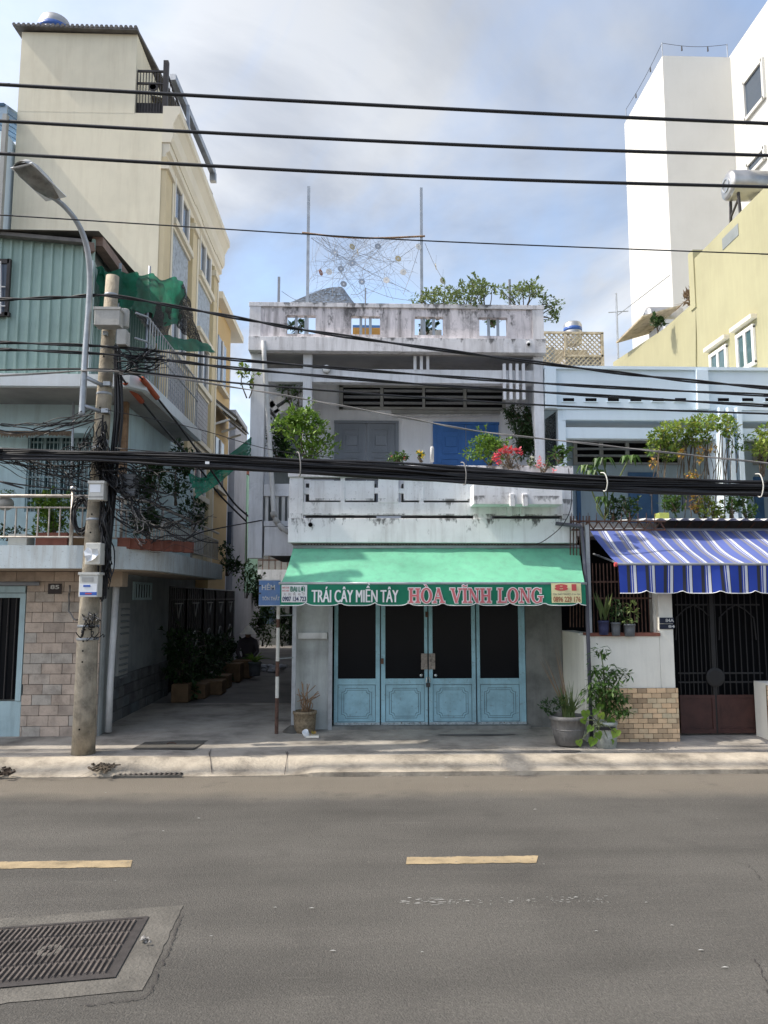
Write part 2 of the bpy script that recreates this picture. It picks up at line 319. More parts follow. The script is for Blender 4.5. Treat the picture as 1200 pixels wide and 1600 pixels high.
# beige house
mat('beige_wall', (0.76,0.70,0.54), var=0.08, scale=0.7, streak=0.2, streakc=(0.45,0.38,0.26), bump=0.05)
mat('cream_trim', (0.72,0.66,0.53), var=0.05, scale=1.2, bump=0.03)
mat('ochre_band', (0.62,0.52,0.335), var=0.06, scale=1.0, bump=0.04)
mat('mosaic', (0.33,0.37,0.41), rough=0.5, var=0.35, scale=14, bump=0.3, bscale=20)
mat('orange_wall', (0.54,0.38,0.18), var=0.06, scale=1.0)
mat('pale_wall', (0.58,0.60,0.64), var=0.08, scale=1.0, streak=0.15)
mat('grey_wall', (0.40,0.40,0.42), var=0.12, scale=1.2, streak=0.2)
mat('mint_wall', (0.36,0.58,0.42), var=0.12, scale=2)
mat('roof_metal', (0.13,0.12,0.11), rough=0.6, var=0.3, scale=5)
mat('roof_blue', (0.08,0.16,0.26), rough=0.5, var=0.2)
mat('gutter', (0.22,0.15,0.12), rough=0.7, var=0.3, scale=5)
mat('glazing_bar', (0.72,0.70,0.66), rough=0.6, bump=0)
# right houses
mat('blue_white', (0.70,0.80,0.87), var=0.05, scale=1.0, streak=0.08, streakc=(0.4,0.46,0.5), bump=0.05)
mat('blue_wall', (0.40,0.50,0.58), var=0.08, scale=1.2, streak=0.12)
mat('grey_void_wall', (0.22,0.24,0.24), var=0.1)
mat('blue_frame', (0.05,0.13,0.27), rough=0.5, var=0.15)
mat('cream_wall', (0.74,0.715,0.63), var=0.08, scale=1.5, streak=0.16, streakc=(0.33,0.31,0.26), bump=0.08)
mat('tile', (0.62,0.45,0.28), rough=0.45, var=0.12, scale=9, objrand=0.42, spec=0.45, bump=0.08)
mat('grout', (0.11,0.07,0.042), var=0.15)
mat('gate_red', (0.055,0.022,0.018), rough=0.5, var=0.25, scale=5)
mat('gate_bar', (0.016,0.015,0.015), rough=0.5)
mat('yellow_wall', (0.345,0.325,0.20), var=0.07, scale=0.8, streak=0.25, streakc=(0.45,0.42,0.25), bump=0.04)
mat('tower_white', (0.58,0.575,0.545), var=0.05, scale=0.5, streak=0.12, streakc=(0.5,0.48,0.43), bump=0)
mat('lattice', (0.50,0.42,0.30), var=0.3, scale=6)
mat('tank_steel', (0.42,0.41,0.39), rough=0.36, metal=0.8, var=0.12, scale=4, bump=0.05)
mat('tank_blue', (0.04,0.10,0.32), rough=0.4, bump=0)
mat('white_plain', (0.75,0.75,0.73), rough=0.6, var=0.06, bump=0)
# pole, wires
mat('pole_concrete', (0.33,0.285,0.215), var=0.4, scale=4, mould=0.3, streak=0.4, streakc=(0.16,0.13,0.1), spots=0.2, spotc=(0.5,0.46,0.4), bump=0.4, bscale=40)
mat('cable', (0.016,0.016,0.018), rough=0.42, var=0.2, scale=20, bump=0)
mat('cable_pale', (0.22,0.21,0.20), rough=0.6, bump=0)
mat('sleeve', (0.36,0.085,0.04), rough=0.6, var=0.15, scale=10)
mat('box_grey', (0.40,0.39,0.36), rough=0.6, var=0.12, scale=5, streak=0.25)
mat('box_pale', (0.58,0.57,0.52), rough=0.55, var=0.08, streak=0.12)
mat('box_dark', (0.11,0.115,0.12), rough=0.6)
mat('sticker', (0.74,0.76,0.78), rough=0.6, bump=0)
mat('sticker_blue', (0.05,0.12,0.42), rough=0.6, bump=0)
mat('lamp_shell', (0.46,0.46,0.44), rough=0.45, var=0.1)
mat('lamp_glass', (0.22,0.21,0.19), rough=0.25, var=0.25, scale=10, bump=0)
mat('bark', (0.11,0.085,0.06), var=0.3, scale=12, bump=0.5)
mat('stem', (0.10,0.13,0.05), var=0.3, scale=12)
mat('straw', (0.80,0.76,0.66), rough=0.8, var=0.1, scale=10)
mat('cloth_dark', (0.07,0.06,0.065), rough=0.9)
mat('skin', (0.42,0.26,0.17), rough=0.6, bump=0)
mat('basket', (0.22,0.17,0.11), var=0.4, scale=30, bump=0.6, bscale=60)
mat('disc', (0.40,0.41,0.42), rough=0.22, metal=0.7, var=0.1, bump=0)
mat('disc_gold', (0.62,0.50,0.30), rough=0.25, metal=0.6, var=0.1, bump=0)
mat('disc_white', (0.72,0.70,0.66), rough=0.35, bump=0)
mat('disc_red', (0.30,0.12,0.09), rough=0.4, bump=0)
mat('string', (0.30,0.31,0.33), rough=0.8, bump=0)
mat('crate_orange', (0.5,0.27,0.07), rough=0.7, bump=0)
mat('crate_blue', (0.08,0.2,0.42), rough=0.7, bump=0)
mat('planter_lime', (0.42,0.47,0.12), rough=0.7, bump=0)
mat('bucket', (0.34,0.36,0.33), rough=0.6, var=0.3, scale=8, spots=0.4, spotc=(0.1,0.12,0.1))
mat('pot_plastic', (0.12,0.13,0.14), rough=0.6)
mat('pot_navy', (0.03,0.035,0.09), rough=0.5)
leafmat('leaf_fresh', [(0.07,0.15,0.02), (0.16,0.28,0.035), (0.10,0.21,0.03), (0.24,0.36,0.06), (0.05,0.12,0.02)])
leafmat('leaf_mid', [(0.035,0.085,0.018), (0.08,0.16,0.03), (0.05,0.11,0.025), (0.12,0.2,0.04)])
leafmat('leaf_dark', [(0.015,0.04,0.012), (0.03,0.07,0.02), (0.045,0.09,0.025), (0.02,0.05,0.015)])
leafmat('leaf_vine', [(0.10,0.19,0.03), (0.22,0.33,0.05), (0.32,0.38,0.07), (0.15,0.25,0.04), (0.30,0.27,0.06)])
leafmat('leaf_orange', [(0.42,0.24,0.05), (0.35,0.33,0.07), (0.5,0.2,0.06)])
leafmat('leaf_roof', [(0.09,0.14,0.04), (0.17,0.23,0.07), (0.13,0.18,0.06), (0.24,0.29,0.12)])
leafmat('leaf_dry', [(0.20,0.14,0.09), (0.28,0.2,0.13), (0.15,0.1,0.06)])
leafmat('blade', [(0.10,0.16,0.05), (0.16,0.2,0.07), (0.07,0.12,0.03)])
leafmat('petal_red', [(0.6,0.04,0.06), (0.72,0.12,0.12), (0.65,0.08,0.16)])
leafmat('petal_pink', [(0.72,0.2,0.25), (0.75,0.3,0.3)])
leafmat('petal_yellow', [(0.75,0.55,0.03), (0.8,0.62,0.06)])
leafmat('petal_white', [(0.75,0.75,0.68), (0.7,0.72,0.6)])
netmat('net_green', (0.008,0.135,0.078), 1.1)
netmat('net_green_pale', (0.02,0.26,0.16), 0.85)
netmat('net_black', (0.012,0.013,0.014), 0.88)
netmat('net_grey', (0.12,0.13,0.145), 0.85, 25)
# asphalt: dusty, with pale wear and dark specks
m = mat('asphalt', (0.078,0.073,0.065), rough=0.92, var=0.16, scale=0.55, spots=0.22, spotc=(0.10,0.09,0.08), bump=0.55, bscale=90)
t = m.node_tree; b = t.nodes['Principled BSDF']; src = b.inputs['Base Color'].links[0].from_socket
geo = N(t, 'ShaderNodeNewGeometry')
mp = N(t, 'ShaderNodeMapping'); t.links.new(geo.outputs['Position'], mp.inputs[0]); mp.inputs['Scale'].default_value = (0.25, 1.6, 1)
n = N(t, 'ShaderNodeTexNoise'); t.links.new(mp.outputs[0], n.inputs['Vector']); n.inputs['Scale'].default_value = 1.2; n.inputs['Detail'].default_value = 6
c = mixc(t, 1.0, src, ramp(t, n.outputs[0], [(0.3, 0.78), (0.5, 1.0), (0.7, 1.16)]), 'MULTIPLY')
g = N(t, 'ShaderNodeTexNoise'); t.links.new(geo.outputs['Position'], g.inputs['Vector']); g.inputs['Scale'].default_value = 48; g.inputs['Detail'].default_value = 4; g.inputs['Roughness'].default_value = 0.7
c = mixc(t, 1.0, c, ramp(t, g.outputs[0], [(0.28, 0.70), (0.5, 1.0), (0.72, 1.38)]), 'MULTIPLY')
mp = N(t, 'ShaderNodeMapping'); t.links.new(geo.outputs['Position'], mp.inputs[0]); mp.inputs['Scale'].default_value = (5, 14, 1)
g = N(t, 'ShaderNodeTexNoise'); t.links.new(mp.outputs[0], g.inputs['Vector']); g.inputs['Scale'].default_value = 1.5; g.inputs['Detail'].default_value = 4
c = mixc(t, ramp(t, g.outputs[0], [(0.74, 0.0), (0.79, 0.5)]), c, (0.26,0.24,0.21))
# sandy dust washed against the kerb (Y 7.7 to 8.6)
sx = N(t, 'ShaderNodeSeparateXYZ'); t.links.new(geo.outputs['Position'], sx.inputs[0])
nn = N(t, 'ShaderNodeTexNoise'); t.links.new(geo.outputs['Position'], nn.inputs['Vector']); nn.inputs['Scale'].default_value = 1.3; nn.inputs['Detail'].default_value = 7
dy = math_node(t, 'ADD', sx.outputs[1], math_node(t, 'MULTIPLY', nn.outputs[0], 0.7))
dy = math_node(t, 'DIVIDE', math_node(t, 'SUBTRACT', dy, 8.35), 0.45, clamp=True)
c = mixc(t, math_node(t, 'MULTIPLY', dy, 0.55), c, (0.21,0.18,0.14))
t.links.new(c, b.inputs['Base Color'])
o_ = N(t, 'ShaderNodeTexNoise'); t.links.new(geo.outputs['Position'], o_.inputs['Vector']); o_.inputs['Scale'].default_value = 1.9; o_.inputs['Detail'].default_value = 9; o_.inputs['Roughness'].default_value = 0.7
c = mixc(t, ramp(t, o_.outputs[0], [(0.56, 0.0), (0.68, 0.38)]), c, (0.05,0.046,0.042))
mp = N(t, 'ShaderNodeMapping'); t.links.new(geo.outputs['Position'], mp.inputs[0]); mp.inputs['Scale'].default_value = (0.7, 9, 1)
o_ = N(t, 'ShaderNodeTexNoise'); t.links.new(mp.outputs[0], o_.inputs['Vector']); o_.inputs['Scale'].default_value = 2.0; o_.inputs['Detail'].default_value = 7
c = mixc(t, ramp(t, o_.outputs[0], [(0.64, 0.0), (0.76, 0.22)]), c, (0.16,0.15,0.132))
t.links.new(c, b.inputs['Base Color'])
YD, YB, YC, YI, YP, Y85, YS = 11.3, 10.45, 12.0, 13.3, 9.7, 10.78, 10.0
rnd = random.Random(7)
def nz(x, y, z=0.0, s=1.0): return mnoise.noise(Vector((x*s, y*s, z)))
# ---- ground, road, pavement, alley
g = MB().add([(-400,-300,-0.03),(400,-300,-0.03),(400,500,-0.03),(-400,500,-0.03)], [(0,1,2,3)]).build('ground', 'ground_earth', origin=(0,0,-0.03)); tag(g, kind='structure')
road = MB().grid(lambda u, v: (-40+80*u, -6+15.4*v, 0.0), 160, 32).build('road', 'asphalt', origin=(0,0,0), smooth=True); tag(road, kind='structure')
for a, b_ in ((-1064, -853), (-430, -223), (204-211, 204), (634, 838), (1268, 1472), (1902, 2106)):
    pts = [G(a, 1358-0.011*a, 0), G(b_, 1358-0.011*b_, 0), G(b_+3, 1347-0.011*b_, 0), G(a+2, 1347-0.011*a, 0)]
    q0, q1, q2, q3 = pts
    n = 60; top = []; bot = []
    for i in range(n+1):
        u = i/n; jb = 0.012*nz(u*14, a*0.1)+0.006*nz(u*40, a); jt = 0.012*nz(u*14, a*0.1+5)+0.006*nz(u*40, a+3)
        bot.append((q0.x+(q1.x-q0.x)*u, q0.y+(q1.y-q0.y)*u+jb, 0.004)); top.append((q3.x+(q2.x-q3.x)*u, q3.y+(q2.y-q3.y)*u+jt, 0.004))
    MB().add(bot+top, [(i, i+1, n+2+i, n+1+i) for i in range(n)]).build('lane_dash', 'lane_paint', road)
# pavement and its sloping concrete apron
YE = 9.52
def walkz(x, y): return 0.15 + 0.03*min(1, max(0, (y-YE)/1.6)) + 0.006*nz(x, y, 3, 1.3)
pav = MB().grid(lambda u, v: (-14+28*u, YE+(14.0-YE)*v, walkz(-14+28*u, YE+(14.0-YE)*v)), 140, 30).build('pavement', 'concrete_walk', origin=(0,YE,0.15), smooth=True); tag(pav, kind='structure')
xk = XX(492, 9.07, 1212)                                  # right of here the apron ends in a small kerb step
def apron(u, v):
    x = -14+28*u; t = min(1, max(0, (x-xk+0.25)/0.25)); edge = 9.07 + (1-t)*(0.06+0.05*nz(x, 1, 0, 0.9))
    ze = 0.045*t + 0.006
    y = YE+0.02 + (edge-YE-0.02)*v; s = v*v*(3-2*v)
    z = walkz(x, YE)+0.001 + (ze-walkz(x, YE))*s
    hump = (0.05*math.exp(-((x+3.0)/0.5)**2) - 0.03*math.exp(-((x+2.2)/0.35)**2)) * math.sin(math.pi*v)
    return (x, y + 0.012*nz(x, v*3, 7, 3), z + hump + 0.010*nz(x, y, 9, 2.5)*math.sin(math.pi*v))
ap = MB().grid(apron, 260, 14)
e = [apron(i/260, 1) for i in range(261)]
ap.add(e+[(x, y+0.004, -0.02) for x, y, z in e], [(i, 261+i, 262+i, i+1) for i in range(260)])
ap = ap.build('apron', 'concrete_apron', origin=(0,9.3,0), smooth=False); tag(ap, kind='structure')
al = MB().grid(lambda u, v: (-6+7*u, 14.0+26*v, 0.18+0.008*nz(7*u, 26*v, 2, 0.8)), 20, 50).build('alley', 'alley_concrete', origin=(-2,14,0.18), smooth=True); tag(al, kind='structure')
# crack lines across the alley mouth are narrow troughs of dark filler
for pts in ([(330,1172),(326,1190),(332,1205)], [(446,1175),(450,1190),(444,1206)], [(500,1178),(780,1178.5),(1190,1179)], [(40,1210),(100,1211),(150,1204)]):
    P = []
    for i in range(len(pts)-1):
        for k in range(10):
            u = k/10; P.append((pts[i][0]+(pts[i+1][0]-pts[i][0])*u, pts[i][1]+(pts[i+1][1]-pts[i][1])*u))
    Q = [G(a, c, 0.13 if c < 1185 else 0.06) for a, c in P]
    mb = MB(); V = []
    for i, q in enumerate(Q):
        d = (Q[min(i+1, len(Q)-1)]-Q[max(i-1, 0)]).normalized(); s = Vector((-d.y, d.x, 0))*(0.0028+0.003*rnd.random()); j = 0.012*nz(i*0.9, pts[0][0])
        z = max(walkz(q.x, YE)+0.004 if q.y > YE else apron((q.x+14)/28, min(1, max(0, (YE+0.02-q.y)/(YE+0.02-9.07))))[2]+0.004, 0.01)
        V += [(q.x-s.x, q.y-s.y+j, z+0.002), (q.x+s.x, q.y+s.y+j, z+0.002)]
    mb.add(V, [(2*i, 2*i+2, 2*i+3, 2*i+1) for i in range(len(Q)-1)]).build('crack', 'cast_iron', pav)
# manhole in the road: concrete patch, ribbed iron cover
A, B = G(233,1434,0), G(180,1530,0)
ey = (A-B).normalized(); C0 = G(0,1452,0); ex = (A-C0).normalized(); Ly = (A-B).length; Lx = 1.22
c0 = B - ex*Lx                                           # far-left lower corner
def mpt(u, v, z): p = c0 + ex*u + ey*v; return (p.x, p.y, z)
mh = thing('manhole_cover', mpt(Lx/2, Ly/2, 0.004), 'large rusty ribbed iron manhole cover set in the road', 'manhole cover')
pt = []
for i in range(72):
    a = 2*math.pi*i/72; ca, sa = math.cos(a), math.sin(a); k = max(abs(ca), abs(sa)); k = 1/(k+0.02)
    u = Lx/2 + ca*k*(Lx/2+0.20) + 0.02*nz(i*0.5, 3)+0.008*nz(i*1.7,5); v = Ly/2 + sa*k*(Ly/2+0.17) + 0.02*nz(i*0.9, 8); pt.append(mpt(u, v, 0.004))
patch = MB().add(pt+[mpt(Lx/2, Ly/2, 0.006)], [(i, (i+1) % 72, 72) for i in range(72)]).build('concrete_collar', 'concrete_patch', mh)
V = [mpt(0,0,0.0115), mpt(Lx,0,0.0115), mpt(Lx,Ly,0.0115), mpt(0,Ly,0.0115)]; fr = 0.028
V += [mpt(fr,fr,0.012), mpt(Lx-fr,fr,0.012), mpt(Lx-fr,Ly-fr,0.012), mpt(fr,Ly-fr,0.012)]
MB().add(V, [(0,1,5,4),(1,2,6,5),(2,3,7,6),(3,0,4,7)]).build('frame', 'steel_dark', mh)
MB().add([mpt(fr,fr,0.0095), mpt(Lx-fr,fr,0.0095), mpt(Lx-fr,Ly-fr,0.0095), mpt(fr,Ly-fr,0.0095)], [(0,1,2,3)]).build('plate', 'steel_dark', mh)
rib = MB(); nr = 34; rows = 4
for i in range(nr):
    u = fr+0.03+(Lx-2*fr-0.06)*(i+0.5)/nr
    for j in range(rows):
        v0 = fr+0.02+(Ly-2*fr-0.04)*j/rows+0.006; v1 = fr+0.02+(Ly-2*fr-0.04)*(j+1)/rows-0.006
        if (u-0.62*Lx)**2+((v0+v1)/2-0.5*Ly)**2 < 0.006: continue
        hw = 0.0095
        p = [mpt(u-hw,v0,0.0095),mpt(u+hw,v0,0.0095),mpt(u+hw,v1,0.0095),mpt(u-hw,v1,0.0095),mpt(u-hw*.6,v0+.005,0.021),mpt(u+hw*.6,v0+.005,0.021),mpt(u+hw*.6,v1-.005,0.021),mpt(u-hw*.6,v1-.005,0.021)]
        rib.add(p, [(4,5,6,7),(0,1,5,4),(1,2,6,5),(2,3,7,6),(3,0,4,7)])
tag(rib.build('ribs', 'cast_iron', mh), kind='stuff')
hc = mpt(0.62*Lx, 0.5*Ly, 0.011)
MB().lathe(hc, [(0.075,0.0),(0.07,0.006),(0.045,0.006),(0.042,0.001)], 20).build('lifting_boss', 'concrete_patch', mh)
MB().box(hc[0]-0.03, hc[0]+0.03, hc[1]-0.02, hc[1]+0.02, 0.009, 0.0135).build('lifting_hole', 'void', mh)
lit = MB()
for k in range(7):
    p = G(228+rnd.uniform(-6,8), 1475+rnd.uniform(-5,5), 0); a = rnd.random()*6; s = rnd.uniform(0.008,0.022)
    lit.add([(p.x+s*math.cos(a+q*1.57), p.y+s*math.sin(a+q*1.57), 0.018+0.012*((q+k) % 2)) for q in range(4)], [(0,1,2,3)])
tag(lit.build('litter_scrap', 'cable_pale'), 'small crumpled scrap of litter beside the ribbed manhole cover', 'litter')
# drain grate at the kerb, small steel lid, flush cover in the alley mouth
gr = thing('drain_grate', G(232,1212,0), 'long narrow black drain grate at the kerb below the alley mouth', 'drain grate')
a0, a1 = G(180,1214,0.012), G(287,1208,0.012)
MB().box(a0.x, a1.x, 9.10, 9.24, 0.0, 0.019).build('pit', 'void', gr)
MB().box(a0.x-0.02, a1.x+0.02, 9.075, 9.10, 0, 0.03).build('edge_bar', 'concrete_patch', gr)
for k in range(13):
    x = a0.x+(a1.x-a0.x)*(k+0.5)/13; MB().box(x-0.011, x+0.011, 9.10, 9.24, 0.0195, 0.027).build('bar', 'cast_iron', gr)
p = G(403,1189,0.09); yl = MB().box(p.x-0.11, p.x+0.11, p.y-0.05, p.y+0.05, 0.085, 0.125).build('valve_lid', 'pipe_grey', bevel=0.008); tag(yl, 'small blue grey steel lid lying on the apron right of the drain grate', 'lid')
q = [G(205,1172,0.155), G(303,1172,0.155), G(330,1156,0.16), G(232,1156,0.16)]
fc = thing('flush_cover', ((q[0].x+q[2].x)/2, (q[0].y+q[2].y)/2, 0.155), 'flat concrete inspection cover with dark rim in the alley mouth', 'inspection cover')
zc = walkz(-2.3, q[0].y)+0.006
cen = sum(q, Vector())/4
MB().add([(p.x, p.y, zc) for p in q], [(0,1,2,3)]).build('rim', 'steel_dark', fc)
MB().add([(cen.x+(p.x-cen.x)*0.965, cen.y+(p.y-cen.y)*0.93, zc+0.004) for p in q], [(0,1,2,3)]).build('slab', 'concrete_patch', fc)
MB().tube([(cen.x-0.06, cen.y, zc+0.004), (cen.x-0.03, cen.y, zc+0.02), (cen.x+0.03, cen.y, zc+0.02), (cen.x+0.06, cen.y, zc+0.004)], 0.006).build('lifting_ring', 'rusty', fc)
# rubble heap and leaf litter on the apron
rb = MB()
for k in range(150):
    p = G(rnd.gauss(160,9), rnd.gauss(1198,4.0), 0.09); s = rnd.uniform(0.008,0.03); a = rnd.random()*6
    rb.obox((p.x, p.y, 0.085+rnd.uniform(0,0.035)), (math.cos(a),math.sin(a),rnd.uniform(-.5,.5)), (-math.sin(a),math.cos(a),0), (0,0,1), s*rnd.uniform(.5,1.6), s*.4, s*.3)
tag(rb.build('rubble_heap', 'bark'), 'small heap of dry rubble and twigs on the apron by the concrete pole', 'rubble', kind='stuff')
rb = MB()
for k in range(34):
    p = G(rnd.uniform(-25,26), rnd.gauss(1208,2.5), 0.05); s = rnd.uniform(0.01,0.03); a = rnd.random()*6
    rb.obox((p.x, p.y, 0.05+rnd.uniform(0,0.04)), (math.cos(a),math.sin(a),rnd.uniform(-.5,.5)), (-math.sin(a),math.cos(a),0), (0,0,1), s*1.5, s*.5, s*.4)
tag(rb.build('dark_debris', 'soil'), 'dark broken debris in the gutter at the left edge', 'rubble', kind='stuff')
# scraps of paper and leaves on the road
sp = MB()
for (px, py, s) in [(836,1266,.03),(815,1236,.02),(697,1216,.035),(900,1281,.012),(1121,1281,.014),(1114,1252,.012),(878,1178,.02),(640,1405,.03),(676,1412,.04),(730,1410,.03),(825,1409,.025),(900,1404,.03),(1010,1412,.02),(850,1352,.015),(1050,1448,.02),(1095,1487,.03),(1133,1514,.035),(932,1457,.02),(430,1420,.02),(487,1421,.03),(330,1465,.02),(180,1378,.015),(520,1488,.03),(660,1490,.02),(310,1280,.03),(255,1300,.02),(165,1240,.02)]:
    p = G(px, py, 0.15 if py < 1180 else 0); a = rnd.uniform(-.5,.5); s *= 0.42
    sp.add([(p.x+s*math.cos(a+q*1.57)*(1.6 if q % 2 == 0 else .5), p.y+s*math.sin(a+q*1.57)*(.6 if q % 2 == 0 else .4), (0.165 if py < 1180 else 0.009)+0.003*(q % 2)) for q in range(4)], [(0,1,2,3)])
tag(sp.build('road_litter', 'trim_grey'), 'tiny pale flecks of litter scattered over the road', 'litter', kind='stuff')

# worn-out white paint trace, and a cracked seam round the manhole patch
wp = MB(); rw = random.Random(5)
for k in range(95):
    px = 630+rw.random()**1.4*330; py = 1410+rw.gauss(0,3.0)-(px-640)*0.012; p = G(px, py, 0); L = rw.uniform(0.003,0.022)*(1.6 if px < 700 else 0.7); wd = rw.uniform(0.001,0.004)
    wp.add([(p.x-L, p.y-wd*.4, 0.004), (p.x-L*.2, p.y-wd, 0.004), (p.x+L, p.y-wd*.3, 0.004), (p.x+L*.5, p.y+wd, 0.004), (p.x-L*.6, p.y+wd*.8, 0.004)], [(0,1,2,3,4)])
tag(wp.build('worn_paint', 'trim_grey', road), kind='stuff')

def road_crack(pts, w_, seed, mt='steel_dark', zc=.0042):
    rc = random.Random(seed); Q = [G(a, b_, 0) for a, b_ in pts]; P = []
    for i in range(len(Q)-1):
        for k in range(14): P.append(Q[i].lerp(Q[i+1], k/14)+Vector((rc.gauss(0,.006), rc.gauss(0,.006), 0)))
    V = []
    for i, p in enumerate(P):
        d = (P[min(i+1,len(P)-1)]-P[max(i-1,0)]).normalized(); s_ = Vector((-d.y, d.x, 0))*w_*rc.uniform(.2,1.2); V += [(p.x-s_.x, p.y-s_.y, zc), (p.x+s_.x, p.y+s_.y, zc)]
    MB().add(V, [(2*i, 2*i+2, 2*i+3, 2*i+1) for i in range(len(P)-1)]).build('crack', mt, road)
road_crack([(284,1432),(276,1450),(262,1490),(247,1520),(238,1548),(222,1562),(180,1568),(120,1572)], .004, 1, zc=.0085)
road_crack([(1140,1345),(1170,1352),(1195,1380)], .0022, 2); road_crack([(1180,1500),(1200,1540),(1215,1600)], .003, 3)
# ================================================================= corner house 85 (left of the alley)
XA = -3.72                                               # wall line of the alley's left side
z1t, z1b = ZZ(852, YS, 100), ZZ(888, YS, 100); z2t, z2b = ZZ(584, YS, 100), ZZ(604, YS, 200)
h85 = thing('corner_house', (-6.2, Y85, 0.15), 'pale turquoise corner house with green corrugated upper storey left of the alley', 'house')
xr = XX(152, Y85, 1100); xdoor = XX(37, Y85, 1020)
box('front_wall', 'mortar', h85, xdoor, xr-0.02, Y85+0.03, Y85+0.3, 0.1, z1b)
box('door_header_wall', 'mortar', h85, -9.5, xdoor, Y85+0.03, Y85+0.3, ZZ(905, Y85, 20), z1b)
# sandstone blocks, one by one
bm_ = MB(); bm_.box(-.5,.5,-.5,.5,-.5,.5); blk = mesh_of(bm_, 'stone_block', 'stone_block_mesh')
bmx = bmesh.new(); bmx.from_mesh(blk); bmesh.ops.bevel(bmx, geom=[e for e in bmx.edges], offset=0.02, segments=1, affect='EDGES'); bmx.to_mesh(blk); bmx.free()
zr = 0.17; row = 0; rh = 0.139
while zr < z1b-0.05:
    h = min(rh, z1b-zr-0.004); x = xr; first = True
    yfront = Y85 + 0.004*rnd.random()
    left = xdoor if zr+h/2 < ZZ(905, Y85, 20) else -9.5
    while x > left+0.02:
        L = (0.27 if not first else (0.10 if row % 2 else 0.24)) * rnd.uniform(0.92, 1.08); first = False
        if left < -5 and x < -5.6: L = 0.6
        x0 = max(left, x-L)
        j = rnd.uniform(-0.004, 0.004)
        put('stone_block', blk, h85, ((x0+x)/2, Y85+0.015+j, zr+h/2), (x-x0-0.006, 0.04, h-0.007)); x = x0
    zr += rh; row += 1
# blue metal door with barred glass
dz0, dz1 = 0.17, ZZ(905, Y85, 20); x0 = -6.4
dr = box('door', 'pale_frame', h85, x0, xdoor-0.01, Y85+0.02, Y85+0.06, dz0, ZZ(1096, Y85, 20))
zg0, zg1 = ZZ(1094, Y85, 20), ZZ(934, Y85, 20)
box('glass', 'dark_glass', dr, x0, xdoor-0.08, Y85+0.09, Y85+0.10, zg0, zg1)
box('frame', 'pale_frame', dr, xdoor-0.085, xdoor-0.012, Y85+0.0, Y85+0.07, zg0-0.01, zg1)
box('frame', 'pale_frame', dr, x0, xdoor-0.012, Y85-0.004, Y85+0.071, zg1, zg1+0.06)
for k in range(14):
    x = xdoor-0.16-0.105*k; MB().tube([(x, Y85+0.06, zg0), (x, Y85+0.06, zg1)], 0.008, 5).build('bar', 'steel_dark', dr)
box('shutter_box', 'pale_frame', h85, x0, xdoor-0.02, Y85-0.01, Y85+0.06, zg1+0.07, ZZ(916, Y85, 20))
MB().tube([(x0, Y85-0.06, ZZ(911, Y85, 20)), (XX(62, Y85-.06), Y85-0.06, ZZ(912, Y85, 20))], 0.028, 8).build('shutter_tube', 'pipe_grey', h85, smooth=True)
# alley side wall with slate base, vents, shutter window
yg = WX(262, 1000, XA).y
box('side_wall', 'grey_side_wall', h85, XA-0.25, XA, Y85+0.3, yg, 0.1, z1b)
sb = mesh_of(MB().box(-.5,.5,-.5,.5,-.5,.5), 'slate_base', 'slate_mesh'); bmx = bmesh.new(); bmx.from_mesh(sb); bmesh.ops.bevel(bmx, geom=[e for e in bmx.edges], offset=0.04, segments=1, affect='EDGES'); bmx.to_mesh(sb); bmx.free()
for r_ in range(4):
    y = Y85+0.31-0.2*(r_ % 2)*0
    while y < yg-0.05:
        L = rnd.uniform(0.28,0.55); y1 = min(yg, y+L)
        put('slate', sb, h85, (XA+0.012, (y+y1)/2, 0.17+0.17*r_+0.085), (0.05+0.02*rnd.random(), y1-y-0.012, 0.16)); y = y1
box('corner_post', 'pier_render', h85, xr-0.02, XA+0.012 if XA+0.012 > xr else xr+0.02, Y85+0.04, Y85+0.32, 0.1, z1b)
MB().tube([(XX(175, 10.95, 1000), 10.95, 0.2), (XX(175, 10.95, 1000), 10.95, 0.85), (XX(179, 10.95, 1000), 10.95, z1b)], 0.045, 10).build('drain_pipe', 'pipe_white', h85, smooth=True)
ya, yb = WX(184, 950, XA).y, WX(200, 950, XA).y
sh = box('louvre_shutter', 'trim_grey', h85, XA, XA+0.03, ya, yb, 0.75, 1.95)
for k in range(12):
    if k == 6: continue
    MB().obox((XA+0.035, (ya+yb)/2, 0.82+0.095*k), (0,1,0), (1,0,-0.6), (0.6,0,1), (yb-ya)/2-0.06, 0.025, 0.008).build('slat', 'grey_side_wall', sh)
ya, yb = WX(207, 925, XA).y, WX(235, 925, XA).y
va = box('vent', 'pale_frame', h85, XA, XA+0.03, ya, yb, 2.0, 2.3)
box('vent_void', 'void', va, XA+0.031, XA+0.034, ya+0.1, yb-0.1, 2.04, 2.26)
for k in range(6):
    y = ya+0.15+(yb-ya-0.3)*k/5; box('bar', 'pale_frame', va, XA+0.035, XA+0.05, y-0.02, y+0.02, 2.04, 2.26)
# rounded balcony slab
Xs = -2.82; rr = 0.95
def edge_path(off=0.0):
    P = [(-9.5, YS+off), (Xs-rr, YS+off)]
    for k in range(1, 13):
        a = -math.pi/2 + math.pi/2*k/12; P.append((Xs-rr+(rr-off)*math.cos(a), YS+rr+(rr-off)*math.sin(a)))
    P.append((Xs-off, 15.9)); return P
pl = edge_path(); poly = pl + [(-3.6, 15.9), (-3.6, 12.2), (-9.5, 12.2)]
MB().prism(poly, z1b, z1t).build('balcony_slab', 'slab_paint', h85)
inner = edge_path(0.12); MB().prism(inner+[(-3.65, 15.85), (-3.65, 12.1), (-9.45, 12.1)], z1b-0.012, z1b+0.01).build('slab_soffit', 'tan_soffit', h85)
box('slab_beam', 'tan_soffit', h85, -3.68, -3.3, Y85+0.05, Y85+0.3, z1b-0.22, z1b-0.013)
